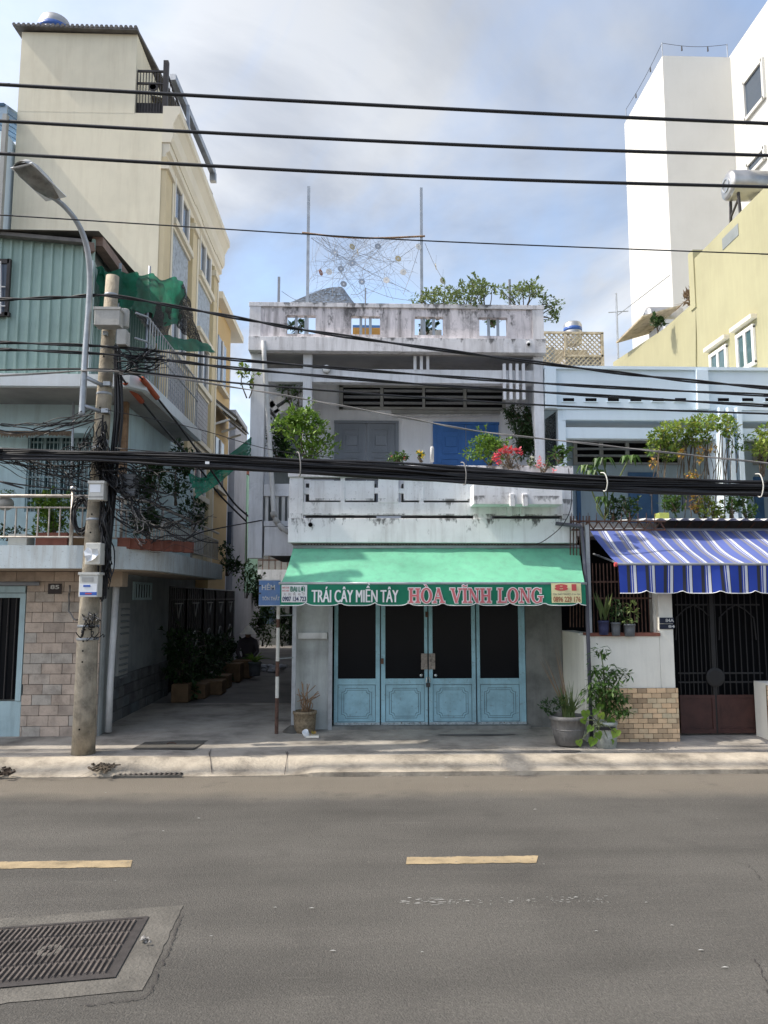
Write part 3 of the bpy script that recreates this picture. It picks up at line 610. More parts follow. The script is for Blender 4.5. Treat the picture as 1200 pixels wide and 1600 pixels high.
# railing
rl = node('balcony_railing', (-3.8, YS+0.1, z1t), h85)
pr = edge_path(0.10)
zt, zm, zb = ZZ(775, YS+.1, 60), ZZ(793, YS+.1, 60), ZZ(839, YS+.1, 60)
for nm, z, r_ in (('top_rail', zt, 0.024), ('middle_rail', zm, 0.013), ('bottom_rail', zb, 0.013)):
    MB().tube([(x, y, z) for x, y in pr], r_, 8).build(nm, 'rail_steel', rl, smooth=True)
seg = [(Vector((*pr[i], 0)), Vector((*pr[i+1], 0))) for i in range(len(pr)-1)]
bal = mesh_of(MB().tube([(0,0,0),(0,0,1)], 0.0105, 6), 'rail_steel', 'baluster_mesh')
dist = 0.0; nxt = 3.6
for a, b_ in seg:
    L = (b_-a).length
    while nxt < dist+L:
        p = a+(b_-a)*((nxt-dist)/L); put('baluster', bal, rl, (p.x, p.y, zb), (1,1,zm-zb)); nxt += 0.142
    dist += L
for px in (113,):
    x = XX(px, YS+.1, 800); MB().tube([(x, YS+.1, z1t), (x, YS+.1, ZZ(770, YS+.1, px))], 0.026, 10).build('post', 'rail_steel', rl, smooth=True)
    MB().sphere((x, YS+.1, ZZ(764, YS+.1, px)), 0.047).build('ball', 'stainless', rl, smooth=True)
for (x, y) in ((-2.92, 11.4), (-2.92, 13.4), (-3.2, 10.37)):
    MB().tube([(x, y, z1t), (x, y, zt)], 0.02, 8).build('post', 'rail_steel', rl, smooth=True)
# first floor wall and its window
Y1 = 10.95; xw = XX(196, Y1, 680)
wx0, wx1, wz0, wz1 = XX(42, Y1, 720), XX(142, Y1, 720), ZZ(800, Y1, 90), ZZ(672, Y1, 90)
box('upper_wall', 'turquoise_wall', h85, -9.5, wx0, Y1, Y1+0.15, z1t, z2b)
box('upper_wall', 'turquoise_wall', h85, wx1, xw, Y1, Y1+0.15, z1t, z2b)
box('upper_wall', 'turquoise_wall', h85, wx0, wx1, Y1, Y1+0.15, wz1, z2b)
box('upper_wall', 'turquoise_wall', h85, wx0, wx1, Y1, Y1+0.15, z1t, wz0)
box('upper_side_wall', 'turquoise_wall', h85, xw-0.15, xw, Y1+0.15, 15.5, z1t, z2b)
wn = box('window', 'blue_glass', h85, wx0, wx1, Y1+0.09, Y1+0.11, wz0, wz1)
for k in range(5): x = wx0+(wx1-wx0)*k/4; box('mullion', 'pale_frame', wn, x-0.02, x+0.02, Y1+0.03, Y1+0.08, wz0, wz1)
for k in range(8): z = wz0+(wz1-wz0)*k/7; box('glazing_bar', 'pale_frame', wn, wx0, wx1, Y1+0.045, Y1+0.07, z-0.012, z+0.012)
for k in range(16): x = wx0+(wx1-wx0)*(k+.5)/16; MB().tube([(x, Y1+.0, wz0), (x, Y1+.0, wz1)], 0.007, 5).build('grille_bar', 'pale_frame', wn)
led = pbox('window_hood', 'turquoise_wall', h85, -60, 668, 140, 676, Y1-0.35, 0.35)
ms = MB()
for k in range(900):
    x = rnd.uniform(XX(-20, Y1), XX(118, Y1)); z0 = ZZ(675, Y1-.36, 60); L = rnd.uniform(0.01,0.10)*(1 if x < XX(60, Y1) else .7); y = Y1-0.36-rnd.random()*0.03; s = rnd.uniform(0.008,0.02)
    ms.add([(x-s, y, z0+0.01), (x+s, y, z0+0.01), (x+s*.3+rnd.uniform(-.01,.01), y-0.01, z0-L)], [(0,1,2)])
tag(ms.build('moss_fringe', 'leaf_dry', led), kind='stuff')
MB().box(XX(186,Y1-.2,660), XX(198,Y1-.2,660), Y1-0.2, Y1-0.1, ZZ(745, Y1-.2, 190), z2b).build('timber_post', 'wood_old', h85)
MB().tube([W(115,628,Y1-.5), W(113,700,Y1-.5), W(111,780,Y1-.5)], 0.018, 8).build('conduit', 'galvanised', h85, smooth=True)
# second slab
p2 = [(-9.5, YS), (-3.05, YS), (-2.88, YS+0.18), (-2.83, 13.55), (-3.6, 13.55), (-9.5, 13.55)]
MB().prism(p2, z2b, z2t).build('upper_slab', 'slab_white', h85)
MB().prism([(-9.4, YS+.1), (-3.1, YS+.1), (-2.96, YS+0.25), (-2.92, 13.5), (-9.4, 13.5)], z2b-0.01, z2b+0.01).build('upper_soffit', 'soffit', h85)
# green corrugated cladding
xc0, xc1 = -9.5, XX(134, YS+.12, 480); zc1 = ZZ(374, YS+.12, 100)
prof = []; x = xc0; step = 0.137
while x < xc1-0.02:
    prof += [(x, 0), (x+0.075, 0), (x+0.09, -0.028), (x+0.115, -0.028), (x+0.13, 0)]; x += step
prof.append((xc1, 0)); n = len(prof); yq = YS+0.12
wl0, wl1 = XX(-60, yq), XX(14, yq, 450)
cr = MB()
zs = [z2t-0.03, ZZ(530, yq, 60), zc1]
for j in range(2):
    cr.add([(a, yq+c, zs[j]) for a, c in prof]+[(a, yq+c, zs[j+1]) for a, c in prof], [(i, i+1, n+i+1, n+i) for i in range(n-1)])
clad = cr.build('corrugated_cladding', 'corrugated_green', h85)
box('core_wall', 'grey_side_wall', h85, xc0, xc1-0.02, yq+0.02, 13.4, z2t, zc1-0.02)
# side of the upper storey (corrugated too), facing the alley
prof = []; y = yq
while y < 13.4: prof += [(y, 0), (y+0.075, 0), (y+0.09, 0.028), (y+0.115, 0.028), (y+0.13, 0)]; y += step
n = len(prof)
MB().add([(xc1+0.005+c, a, z2t) for a, c in prof]+[(xc1+0.005+c, a, zc1-0.25) for a, c in prof], [(i, i+1, n+i+1, n+i) for i in range(n-1)]).build('corrugated_side', 'corrugated_green', h85)
MB().box(xc1+0.02, xc1+0.085, yq-0.03, yq+0.05, z2t, ZZ(408, yq, 143)).build('corner_post', 'slab_white', h85)
# roof edge, gutter
rt = [W(-70,360,yq-.1), W(135,379,yq-.1)]
MB().beam(rt[0], rt[1], 0.10, 0.05).build('roof_edge', 'roof_metal', h85)
ge = MB().beam(W(133,386,yq-.12), W(146,388,yq-.05), 0.1, 0.12).build('gutter_end', 'gutter', h85)
MB().beam((xc1+0.12, yq, zc1-0.02), (xc1+0.12, 13.4, zc1-0.02), 0.14, 0.13).build('side_gutter', 'gutter', h85)
MB().add([(xc0, yq-0.2, zc1+0.05), (xc1+0.2, yq-0.2, zc1+0.03), (xc1+0.2, 13.4, zc1+0.35), (xc0, 13.4, zc1+0.35)], [(0,1,2,3)]).build('roof_sheet', 'roof_metal', h85)
# barred window in the cladding
w2 = pbox('window', 'tinted_glass', h85, -40, 412, 10, 488, yq-0.05, 0.02)
for a, b_, c_, d_ in ((-40,404,14,411), (-40,487,14,493), (9,404,14,493)): pbox('frame', 'steel_dark', w2, a, b_, c_, d_, yq-0.07, 0.05)
for px in (-8, 1): MB().tube([W(px,408,yq-.09), W(px,490,yq-.09)], 0.008, 5).build('bar', 'white_plain', w2)
for py in (448, 478): MB().tube([W(-40,py,yq-.09), W(8,py,yq-.09)], 0.008, 5).build('bar', 'white_plain', w2)
# terrace railing beneath the net, thin net posts
tr = node('terrace_railing', (-2.95, 12, z2t), h85)
for z in (z2t+0.55, z2t+0.9): MB().tube([(-3.05, YS+.15, z), (-2.93, YS+.3, z), (-2.9, 13.5, z)], 0.014, 6).build('rail', 'galvanised', tr, smooth=True)
for k in range(24):
    y = YS+.35+k*0.135; MB().tube([(-2.905, y, z2t), (-2.905, y, z2t+0.9)], 0.008, 5).build('baluster', 'galvanised', tr)
for px, py0, py1, Y in ((188,412,560,10.4), (234,416,545,12.2), (230,488,600,11.6)):
    po = MB().tube([W(px,py0,Y), Vector((W(px,py0,Y).x, Y, z2t))], 0.022, 8).build('net_post', 'galvanised', smooth=True)
    tag(po, {188:'thin galvanised post holding the net beside the concrete pole', 234:'thin galvanised post holding the far edge of the green net', 230:'short galvanised post under the middle of the green net'}[px], 'post')
# shade nets
def sheet(name, mt, corners, nu, nv, amp, seed, label, fr=2.0, sag=0.0):
    a, b_, c_, d_ = [Vector(p) for p in corners]            # a-b top, d-c bottom
    def fn(u, v):
        p = (a*(1-u)+b_*u)*(1-v)+(d_*(1-u)+c_*u)*v
        k = amp*(nz(u*fr*2+seed, v*fr, seed)+0.5*nz(u*fr*5, v*fr*4+seed, seed))
        return p + Vector((k*0.5, k*0.8, k - sag*4*u*(1-u)))
    o = MB().grid(fn, nu, nv).build(name, mt, smooth=True); tag(o, label, 'net'); return o
sheet('shade_net', 'net_green', (W(150,416,10.05), W(288,439,13.2), W(280,510,13.1), W(188,466,10.5)), 44, 22, 0.17, 1.3, 'torn dark green shade net draped over the corner house terrace', 2.6, 0.02)
sheet('shade_net', 'net_green', (W(148,420,10.15), W(216,428,10.4), W(205,480,10.5), W(150,512,10.2)), 24, 18, 0.10, 4.3, 'crumpled green net hanging behind the top of the concrete pole')
sheet('shade_net', 'net_black', (W(200,470,10.9), W(270,480,12.8), W(262,535,12.7), W(240,528,11.8)), 26, 18, 0.06, 7.1, 'black shade net stretched below the green one on the terrace')
sheet('shade_net', 'net_black', (W(262,455,12.8), W(287,441,13.2), W(319,548,13.45), W(284,520,13.1)), 18, 22, 0.07, 9.1, 'black rag of net hanging down at the far end of the terrace')
sheet('shade_net', 'net_green', (W(243,523,11.8), W(322,534,13.5), W(337,551,13.6), W(246,546,11.7)), 30, 6, 0.06, 5.7, 'narrow bright green strip of net along the terrace railing top')
sheet('alley_net', 'net_green', (W(292,765,11.7), W(330,733,11.7), W(392,683,11.85), W(392,712,11.85)), 24, 12, 0.06, 3.1, 'green net slung across the alley against the white house column', 2.0, 0.06)
sheet('alley_net', 'net_green_pale', (W(292,742,11.6), W(345,732,11.7), W(392,706,11.9), W(305,778,11.6)), 20, 12, 0.07, 6.1, 'pale sagging green net hanging under the cable bundle over the alley', 2.0, 0.08)
# ================================================================= beige building behind
YBg = 13.6; zk = 11.21; xb0 = XX(18, YBg, 340); xb1 = -3.72; ye = 19.0
bg_ = thing('beige_building', (-4.8, 16, 0.18), 'tall beige building with cream cornice and window bays facing the alley', 'building')
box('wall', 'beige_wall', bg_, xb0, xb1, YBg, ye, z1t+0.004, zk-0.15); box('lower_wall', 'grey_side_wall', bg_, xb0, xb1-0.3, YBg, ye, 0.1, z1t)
zst = ZZ(52, YBg, 120); xst = XX(213, YBg, 100)
box('stair_tower', 'beige_wall', bg_, xb0, xst, YBg-0.002, YBg+3.2, zk-0.16, zst)
MB().add([(xb0-0.12, YBg-0.12, zst+0.03), (xst+0.03, YBg-0.12, zst+0.0), (xst+0.25, YBg+3.4, zst+0.25), (xb0-0.12, YBg+3.4, zst+0.25), (xb0-0.12, YBg-0.12, zst+0.07), (xst+0.03, YBg-0.12, zst+0.05), (xst+0.25, YBg+3.4, zst+0.3), (xb0-0.12, YBg+3.4, zst+0.3)], [(0,3,2,1),(4,5,6,7),(0,1,5,4),(1,2,6,5),(2,3,7,6),(3,0,4,7)]).build('tower_roof', 'roof_metal', bg_)
rf = MB()
for k in range(26):
    x = xb0-0.1+(xst-xb0+0.1)*k/25; rf.tube([(x, YBg-0.13, zst+0.06), (x, YBg+0.3, zst+0.08)], 0.035, 6)
tag(rf.build('roof_ridges', 'roof_metal', bg_), kind='stuff')
# side-wall return under the parapet (left edge trim of the facade)
def profile_y(name, mt, prof, y0, y1):                   # prof of (x offset from the wall, z) swept along the alley
    n = len(prof); return MB().add([(xb1+a, y0, z) for a, z in prof]+[(xb1+a, y1, z) for a, z in prof], [tuple(range(n)), tuple(range(n, 2*n))[::-1]]+[(i, n+i, n+(i+1) % n, (i+1) % n) for i in range(n)]).build(name, mt, bg_)
profile_y('parapet', 'cream_trim', [(0,zk-0.72),(0.16,zk-0.72),(0.20,zk-0.62),(0.20,zk-0.35),(0.28,zk-0.18),(0.32,zk-0.14),(0.32,zk),(0,zk)], YBg-0.004, ye+0.15)
profile_y('cornice', 'cream_trim', [(0.001,zk-1.0),(0.06,zk-1.0),(0.08,zk-0.92),(0.14,zk-0.88),(0.14,zk-0.725),(0.001,zk-0.725)], YBg+0.02, ye+0.1)
for y0, y1 in ((YBg+0.01, YBg+0.45), (15.95, 16.35), (18.35, 18.75)):
    box('pilaster', 'ochre_band', bg_, xb1, xb1+0.10, y0, y1, z1t+0.01, zk-1.0)
    box('capital', 'cream_trim', bg_, xb1, xb1+0.15, y0-0.03, y1+0.03, zk-1.25, zk-1.12)
    box('pilaster_edge', 'cream_trim', bg_, xb1, xb1+0.12, y1, y1+0.12, z1t+0.01, zk-1.26)
for y0, y1 in ((14.35, 15.75), (16.75, 18.15)):
    for z0, z1, zp in ((9.36, 10.35, 8.05), (6.85, 7.85, 5.55), (4.35, 5.35, 3.05)):
        wv = box('window', 'tinted_glass', bg_, xb1, xb1+0.03, y0+0.1, y1-0.1, z0, z1)
        for y in (y0+0.08, (y0+y1)/2, y1-0.08): box('frame', 'glazing_bar', wv, xb1+0.01, xb1+0.075, y-0.05, y+0.05, z0, z1)
        box('lintel', 'cream_trim', wv, xb1, xb1+0.16, y0-0.12, y1+0.12, z1+0.10, z1+0.2)
        box('lintel_band', 'cream_trim', wv, xb1, xb1+0.10, y0-0.05, y1+0.05, z1, z1+0.10)
        box('sill', 'cream_trim', wv, xb1, xb1+0.15, y0-0.08, y1+0.08, z0-0.12, z0-0.0)
        box('sill_band', 'cream_trim', wv, xb1, xb1+0.09, y0-0.03, y1+0.03, z0-0.2, z0-0.12)
        box('jamb', 'cream_trim', wv, xb1, xb1+0.09, y0-0.02, y0+0.03, z0, z1)
        box('mosaic_panel', 'mosaic', bg_, xb1, xb1+0.05, y0, y1, zp, z0-0.2)
# brick-look panels of the lower storey: real courses
bp = mesh_of(MB().box(-.5,.5,-.5,.5,-.5,.5), 'grey_wall', 'panel_brick_mesh')
for y0, y1 in ((14.35, 15.75), (16.75, 18.15)):
    z = 5.57; r_ = 0
    while z < 6.6:
        y = y0 - (0.13 if r_ % 2 else 0)
        while y < y1:
            ya, yb = max(y0, y), min(y1, y+0.26)
            if yb-ya > 0.04: put('brick', bp, bg_, (xb1+0.055, (ya+yb)/2, z+0.05), (0.02, yb-ya-0.012, 0.09))
            y += 0.26
        z += 0.102; r_ += 1
# terrace railing, post, metal gutter roof
rx = xst
tg = node('terrace_railing', (xb1+0.1, YBg+0.3, zk), bg_)
pA = (xst+0.01, YBg+0.08); pB = (XX(254, YBg, 120), YBg+0.08)
zr1 = ZZ(107, YBg, 230)
for z in (zk-0.11, zr1-0.25, zr1): MB().beam((pA[0], pA[1], z), (pB[0], pB[1], z), 0.035).build('rail', 'steel_dark', tg)
for k in range(9):
    x = pA[0]+(pB[0]-pA[0])*k/9; MB().beam((x, pA[1], zk-0.12), (x, pA[1], zr1), 0.014).build('baluster', 'steel_dark', tg)
box('infill_panel', 'steel_dark', tg, pA[0], pB[0], pA[1]+0.015, pA[1]+0.022, zk-0.12, zk+0.12)
MB().lathe(((pA[0]+pB[0])/2+0.05, pA[1]-0.01, (zk+zr1)/2+0.06), [(0.085,0),(0.085,0.02),(0.06,0.02),(0.06,0)], 16, (0,1,0)).build('scroll', 'steel_dark', tg)
MB().box(pB[0], pB[0]+0.09, pA[1]-0.05, pA[1]+0.04, zk-0.12, ZZ(92, YBg, 255)).build('post', 'steel_dark', tg)
for k in range(30):
    y = pA[1]+0.12+k*0.16; MB().beam((pB[0]+0.05, y, zk-0.12), (pB[0]+0.05, y, zr1), 0.014).build('baluster', 'steel_dark', tg)
MB().beam((pB[0]+0.05, pA[1], zr1), (pB[0]+0.05, ye, zr1), 0.035).build('rail', 'steel_dark', tg)
MB().add([(xst-1.4, YBg+1.2, zst-0.1), (XX(268,YBg+.9,120), YBg+0.9, zk+0.75), (-3.55, 17.6, zk+0.45), (xst-1.4, 17.6, zk+1.5)], [(0,1,2,3)]).build('terrace_roof', 'roof_metal', bg_)
MB().beam(W(270,120,YBg+.9), W(333,270,17.4), 0.12, 0.14).build('roof_gutter', 'galvanised', bg_)
MB().beam(W(333,270,17.4), W(333,284,17.4), 0.14, 0.14).build('gutter_spout', 'galvanised', bg_)
MB().beam(W(294,165,15.0), W(294,212,15.0), 0.06).build('gutter_pipe', 'galvanised', bg_)
ztk = W(86,26,YBg+2.2).z-1.05
MB().lathe((XX(86, YBg+2.2, 40), YBg+2.2, ztk), [(0.30,0),(0.36,0.1),(0.36,0.75),(0.30,0.92),(0.15,1.02),(0.01,1.05)], 24).build('tank_body', 'tank_steel', tk := thing('water_tank', (XX(86, YBg+2.2, 40), YBg+2.2, ztk), 'steel water tank with blue top on the beige tower roof', 'water tank'), smooth=True)
MB().lathe((XX(86, YBg+2.2, 40), YBg+2.2, ztk), [(0.364,0.60),(0.364,0.72),(0.35,0.72),(0.35,0.60)], 24).build('blue_band', 'tank_blue', tk, smooth=True)
# pale house at the far left edge, seen behind
ph = thing('pale_house', (-7.0, 13.2, 0.18), 'pale blue white house with blue metal roof at the far left edge', 'house')
box('wall', 'blue_white', ph, -9.6, xb0-0.06, 13.3, 18, 0.1, ZZ(205, 13.3, 5))
box('band', 'blue_wall', ph, -9.6, xb0-0.04, 13.28, 13.31, ZZ(188, 13.3, 5), ZZ(165, 13.3, 5))
box('corner_trim', 'trim_grey', ph, xb0-0.10, xb0-0.025, 13.25, 13.35, 0.2, ZZ(180, 13.3, 5))
for k in range(8):
    x = xb0-0.15-0.16*k; MB().beam((x, 13.25, ZZ(163, 13.25, 5)), (x+0.05, 15.5, ZZ(163, 13.25, 5)+0.7), 0.13, 0.05).build('roof_sheet', 'roof_blue', ph)
# ================================================================= houses further down the alley
oh = thing('orange_house', (-4.5, 21, 0.18), 'narrow orange house beyond the beige building in the alley', 'house')
zo = WX(342, 478, -3.75).z
box('wall', 'orange_wall', oh, -6.5, -3.75, 19.16, 21.6, 0.1, zo); box('end_wall', 'pale_wall', oh, -6.5, -3.9, 21.6, 22.6, 0.1, zo-0.5)
box('cornice', 'cream_trim', oh, -6.5, -3.55, 19.16, 22.7, zo, zo+0.18)
for z in (7.6, 4.9):
    wv = box('window', 'tinted_glass', oh, -3.75, -3.72, 19.6, 20.8, z, z+1.3); box('frame', 'glazing_bar', wv, -3.74, -3.69, 20.15, 20.25, z, z+1.3); box('sill', 'cream_trim', wv, -3.75, -3.62, 19.5, 20.9, z-0.1, z)
lr = thing('canopy_roof', W(350,650,19.6), 'small dark lean-to roof on white brackets over the alley', 'canopy')
a, b_ = W(337,630,19.3), W(372,655,19.3)
MB().add([(a.x,19.2,a.z+.05),(b_.x,19.2,b_.z),(b_.x,21.2,b_.z),(a.x,21.2,a.z+.05),(a.x,19.2,a.z+.11),(b_.x,19.2,b_.z+.05),(b_.x,21.2,b_.z+.05),(a.x,21.2,a.z+.11)], [(0,3,2,1),(4,5,6,7),(0,1,5,4),(1,2,6,5),(2,3,7,6),(3,0,4,7)]).build('roof_sheet', 'roof_metal', lr)
for y in (19.25, 20.2, 21.1):
    MB().beam((a.x,y,a.z), (b_.x-.05,y,b_.z-.02), 0.05).build('rafter', 'white_plain', lr); MB().beam((a.x,y,a.z-.55), (b_.x-.2,y,b_.z-.02), 0.05).build('bracket', 'white_plain', lr)
gh = thing('grey_house', (-3.8, 24, 0.18), 'plain grey rendered house deep in the alley behind the orange one', 'house')
zg = W(362,690,23.0).z
box('wall', 'grey_wall', gh, -6.5, W(366,760,22.8).x, 22.8, 25.2, 0.1, ZZ(640, 22.8, 360))
box('window', 'tinted_glass', gh, W(350,820,22.8).x, W(362,820,22.8).x, 22.77, 22.82, ZZ(850,22.8,360), ZZ(800,22.8,360))
rh_ = thing('alley_shade_block', (0, 25, .18), 'unseen block added behind the shop house to shade the alley', 'house')  # unseen building added to cut the light reaching the alley
box('wall', 'grey_wall', rh_, -1.1, 3, 20.05, 30.0, .1, 6.2); box('side_door', 'gate_red', rh_, -1.13, -1.095, 22, 23, .2, 2.2); box('window', 'tinted_glass', rh_, -1.13, -1.095, 25, 26, 1.1, 2.2)
mh2 = thing('mint_house', (-3.4, 26.5, 0.18), 'mint green house front with barred gate far down the alley', 'house')
box('wall', 'mint_wall', mh2, -5.2, W(386,800,25.6).x, 25.6, 28.5, 0.1, ZZ(742, 25.6, 380))
for k in range(6):
    px = 371+k*2.8; MB().tube([W(px,800,25.55), W(px,880,25.55)], 0.02, 5).build('gate_bar', 'steel_dark', mh2)
eh = thing('end_house', (-1.0, 31, 0.18), 'pale low house with balcony rail closing the end of the alley', 'house')
box('wall', 'ground_wall', eh, -7, 3, 31, 34, 0.1, ZZ(742, 31, 390)); box('balcony', 'slab_stained', eh, -5, 1.0, 30.2, 31, ZZ(912, 30.2, 420), ZZ(890, 30.2, 420))
box('roof', 'terracotta', eh, -7.2, 3.2, 30.7, 34.3, ZZ(742, 31, 390), ZZ(732, 31, 390))
box('doorway', 'void', eh, -2.8, -1.2, 30.96, 31.0, 0.2, 2.3); box('window', 'tinted_glass', eh, -4.4, -3.4, 30.96, 31, 1.0, 2.2)
for k in range(26):
    x = -5+6*k/25; MB().tube([(x,30.25,ZZ(890,30.2,420)), (x,30.25,ZZ(860,30.2,420))], 0.02, 5).build('baluster', 'rusty', eh)
for py in (860, 875): MB().beam((-5,30.25,ZZ(py,30.2,420)), (1,30.25,ZZ(py,30.2,420)), 0.05).build('rail', 'rusty', eh)
# ================================================================= text helper
def text_mesh(body, bold=0.0):
    cu = bpy.data.curves.new('t', 'FONT'); cu.body = body; cu.size = 1.0; cu.offset = bold; cu.resolution_u = 3; cu.fill_mode = 'FRONT'
    ob = bpy.data.objects.new('t', cu); COL.objects.link(ob); bpy.context.view_layer.update()
    dg = bpy.context.evaluated_depsgraph_get(); me = bpy.data.meshes.new_from_object(ob.evaluated_get(dg))
    V = [tuple(v.co) for v in me.vertices]; Fc = [tuple(p.vertices) for p in me.polygons]
    bpy.data.objects.remove(ob); bpy.data.curves.remove(cu); bpy.data.meshes.remove(me); return V, Fc
def lettering(body, x0, x1, z0, z1, y, mt, parent, bold=0.0, name='lettering', yfun=None, cap=None, fat=0.0):
    V, Fc = text_mesh(body, bold)                      # cap: letters without marks, used to fit the height
    C = text_mesh(cap, bold)[0] if cap else V
    mx0, mx1 = min(p[0] for p in V), max(p[0] for p in V); mz0, mz1 = min(p[1] for p in C), max(p[1] for p in C)
    sx = (x1-x0)/(mx1-mx0); sz = (z1-z0)/(mz1-mz0)
    mb = MB(); P = [(x0+(a-mx0)*sx, 0, z0+(b_-mz0)*sz) for a, b_, c_ in V]
    for q in (range(-2, 3) if fat else (0,)):
        mb.add([(a+q*fat*0.5, (yfun(a, c_) if yfun else y)-0.0004*(q+2), c_) for a, b_, c_ in P], Fc)
    return mb.build(name, mt, parent)
# ================================================================= house 81
XL, XR = XX(390, YC, 700), XX(850, YC, 700)
h81 = thing('shop_house', (0.6, YD, 0.18), 'weathered white shop house with balcony, roof parapet and blue folding doors', 'house')
zF0, zF1 = ZZ(848, YB), ZZ(810, YB)                     # balcony fascia
zCap0, zCap1 = ZZ(746, YB), ZZ(727, YB)
zRb, zRt = ZZ(549, YC-.15), ZZ(527, YC-.15); zPt = ZZ(475, YC-.05)
mat('fascia_white', (0.84,0.845,0.85), streak=0.3, streakc=(0.36,0.32,0.30), sth=0.5, scale=1.6, bump=0.12)
edge_mould('fascia_white', [zF1], 0.22, 0.9); edge_mould('balcony_white', [zF1+0.27, zF1+0.06], 0.16, 0.75); edge_mould('slab_stained', [zPt, zRt, zCap1], 0.12, 0.85); edge_mould('parapet_stained', [zPt-0.07], 0.5, 0.8)
# ground floor
zsoff = zF0-0.005
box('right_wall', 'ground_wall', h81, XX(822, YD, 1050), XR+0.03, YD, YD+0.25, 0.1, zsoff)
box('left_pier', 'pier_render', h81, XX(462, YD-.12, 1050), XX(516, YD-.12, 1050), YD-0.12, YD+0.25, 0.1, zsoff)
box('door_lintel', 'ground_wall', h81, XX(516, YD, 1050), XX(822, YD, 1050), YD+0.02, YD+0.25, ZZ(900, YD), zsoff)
box('side_wall', 'pier_render', h81, XX(462, YD, 1050), XX(462, YD, 1050)+0.2, YD+0.25, 20, 0.1, zsoff)
box('dark_interior', 'void', h81, XX(516, YD, 1050), XX(822, YD, 1050), YD+0.7, YD+0.75, 0.1, zsoff)
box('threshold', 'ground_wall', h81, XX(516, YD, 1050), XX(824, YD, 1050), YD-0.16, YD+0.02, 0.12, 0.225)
pbox('pier_conduit', 'pipe_white', h81, 466, 989, 511, 998, YD-0.17, 0.05)
pbox('pier_trim', 'galvanised', h81, 513, 948, 519, 1142, YD-0.17, 0.05)
# soffit and core
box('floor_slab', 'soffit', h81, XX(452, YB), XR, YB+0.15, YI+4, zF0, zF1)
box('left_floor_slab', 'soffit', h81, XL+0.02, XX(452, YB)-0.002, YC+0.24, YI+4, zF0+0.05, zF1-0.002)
box('right_flank', 'render_white', h81, XR-0.13, XR-0.005, YC+0.21, YI-0.001, zF1+0.001, zRb-0.02)
box('core', 'inner_wall', h81, XL+0.01, XR-0.01, YI, 20, zF1, zRb)
# folding doors
gr = h81
zdb, zgt = ZZ(1133, YD, 670), ZZ(893, YD, 670); zg0 = ZZ(1060, YD, 670)
LX = [521, 594.5, 669, 744, 822]
GX = [(528,587), (602,663), (676,737), (750,811)]
def notch(x0, x1, z0, z1, k):      # outline with stepped-in corners
    P = []
    for (cx, cz, sx, sz) in ((x0, z0, 1, 1), (x1, z0, -1, 1), (x1, z1, -1, -1), (x0, z1, 1, -1)):
        q = [(cx+sx*k, cz), (cx+sx*k*0.95, cz+sz*k*0.55), (cx+sx*k*0.55, cz+sz*k*0.95), (cx, cz+sz*k)]
        if (cx, cz) in ((x0, z0), (x1, z1)): q = q[::-1]
        P += q
    return P
for i in range(4):
    xa, xb = XX(LX[i]+1, YD, 1050), XX(LX[i+1]-1, YD, 1050); ga, gb = XX(GX[i][0], YD, 1050), XX(GX[i][1], YD, 1050)
    lf = MB(); y0, y1 = YD-0.02+(0.006 if i % 2 else 0), YD+0.03
    lf.box(xa, ga, y0, y1, zdb, zgt).box(gb, xb, y0, y1, zdb, zgt).box(ga, gb, y0+0.001, y1, zg0-0.085, zg0).box(ga, gb, y0+0.001, y1, zdb, zdb+0.05).box(ga, gb, y0+0.001, y1, zgt-0.08, zgt)
    leaf = lf.build('folding_door_leaf', 'door_blue', gr, bevel=0.003)
    box('glass', 'dark_glass', leaf, ga-0.005, gb+0.005, YD+0.005, YD+0.012, zg0-0.005, zgt-0.07)
    box('lower_panel', 'door_blue', leaf, ga-0.002, gb+0.002, YD+0.0, YD+0.02, zdb+0.04, zg0-0.08)
    pz0, pz1 = zdb+0.05, zg0-0.085
    for (m_, k, yy) in ((0.055, 0.055, 0.004), (0.085, 0.05, 0.004)):
        o_ = notch(ga+m_, gb-m_, pz0+m_*.9, pz1-m_*.9, k); n_ = len(o_); g_ = MB()
        cx, cz = (ga+gb)/2, (pz0+pz1)/2; th = 0.005
        V = [(x, YD-0.004, z) for x, z in o_] + [(x+(cx-x)*th/0.2, YD-0.004, z+(cz-z)*th/0.2) for x, z in o_]
        g_.add(V, [(q, (q+1) % n_, n_+(q+1) % n_, n_+q) for q in range(n_)]); g_.build('panel_groove', 'door_groove', leaf)
    gm = MB(); t_ = 0.006
    for (a_, b2, c2, d2) in ((ga, gb, pz0, pz0+t_), (ga, gb, pz1-t_, pz1), (ga, ga+t_, pz0+t_, pz1-t_), (gb-t_, gb, pz0+t_, pz1-t_)):
        gm.box(a_, b2, YD-0.004, YD+0.003, c2, d2)
    gm.build('panel_edge', 'door_groove', leaf)
    box('kick_rail', 'door_chipped', leaf, xa+0.002, xb-0.002, YD-0.026, YD-0.019, zdb, zdb+0.045)
for px in (594.5, 669, 744): box('meeting_gap', 'door_groove', gr, XX(px, YD, 1050)-0.004, XX(px, YD, 1050)+0.004, YD-0.008, YD+0.02, zdb, zgt)
for a_, b2 in ((658,668), (670,680)): pbox('lock_plate', 'lock_steel', gr, a_, 1021, b2, 1046, YD-0.045, 0.022, bevel=0.003)
pl_ = MB().obox(W(669,1070,YD-.05), (1,0,0), (0,1,0), (0,0,1), 0.028, 0.014, 0.03).build('padlock', 'steel_dark', gr, bevel=0.006)
MB().tube([W(666,1066,YD-.05), W(667,1058,YD-.05), W(671,1058,YD-.05), W(672,1066,YD-.05)], 0.006, 6).build('shackle', 'stainless', pl_)
for px in (658, 681): MB().sphere(W(px,1055,YD-.06), 0.026, 10, 6).build('knob', 'stainless', gr, smooth=True)
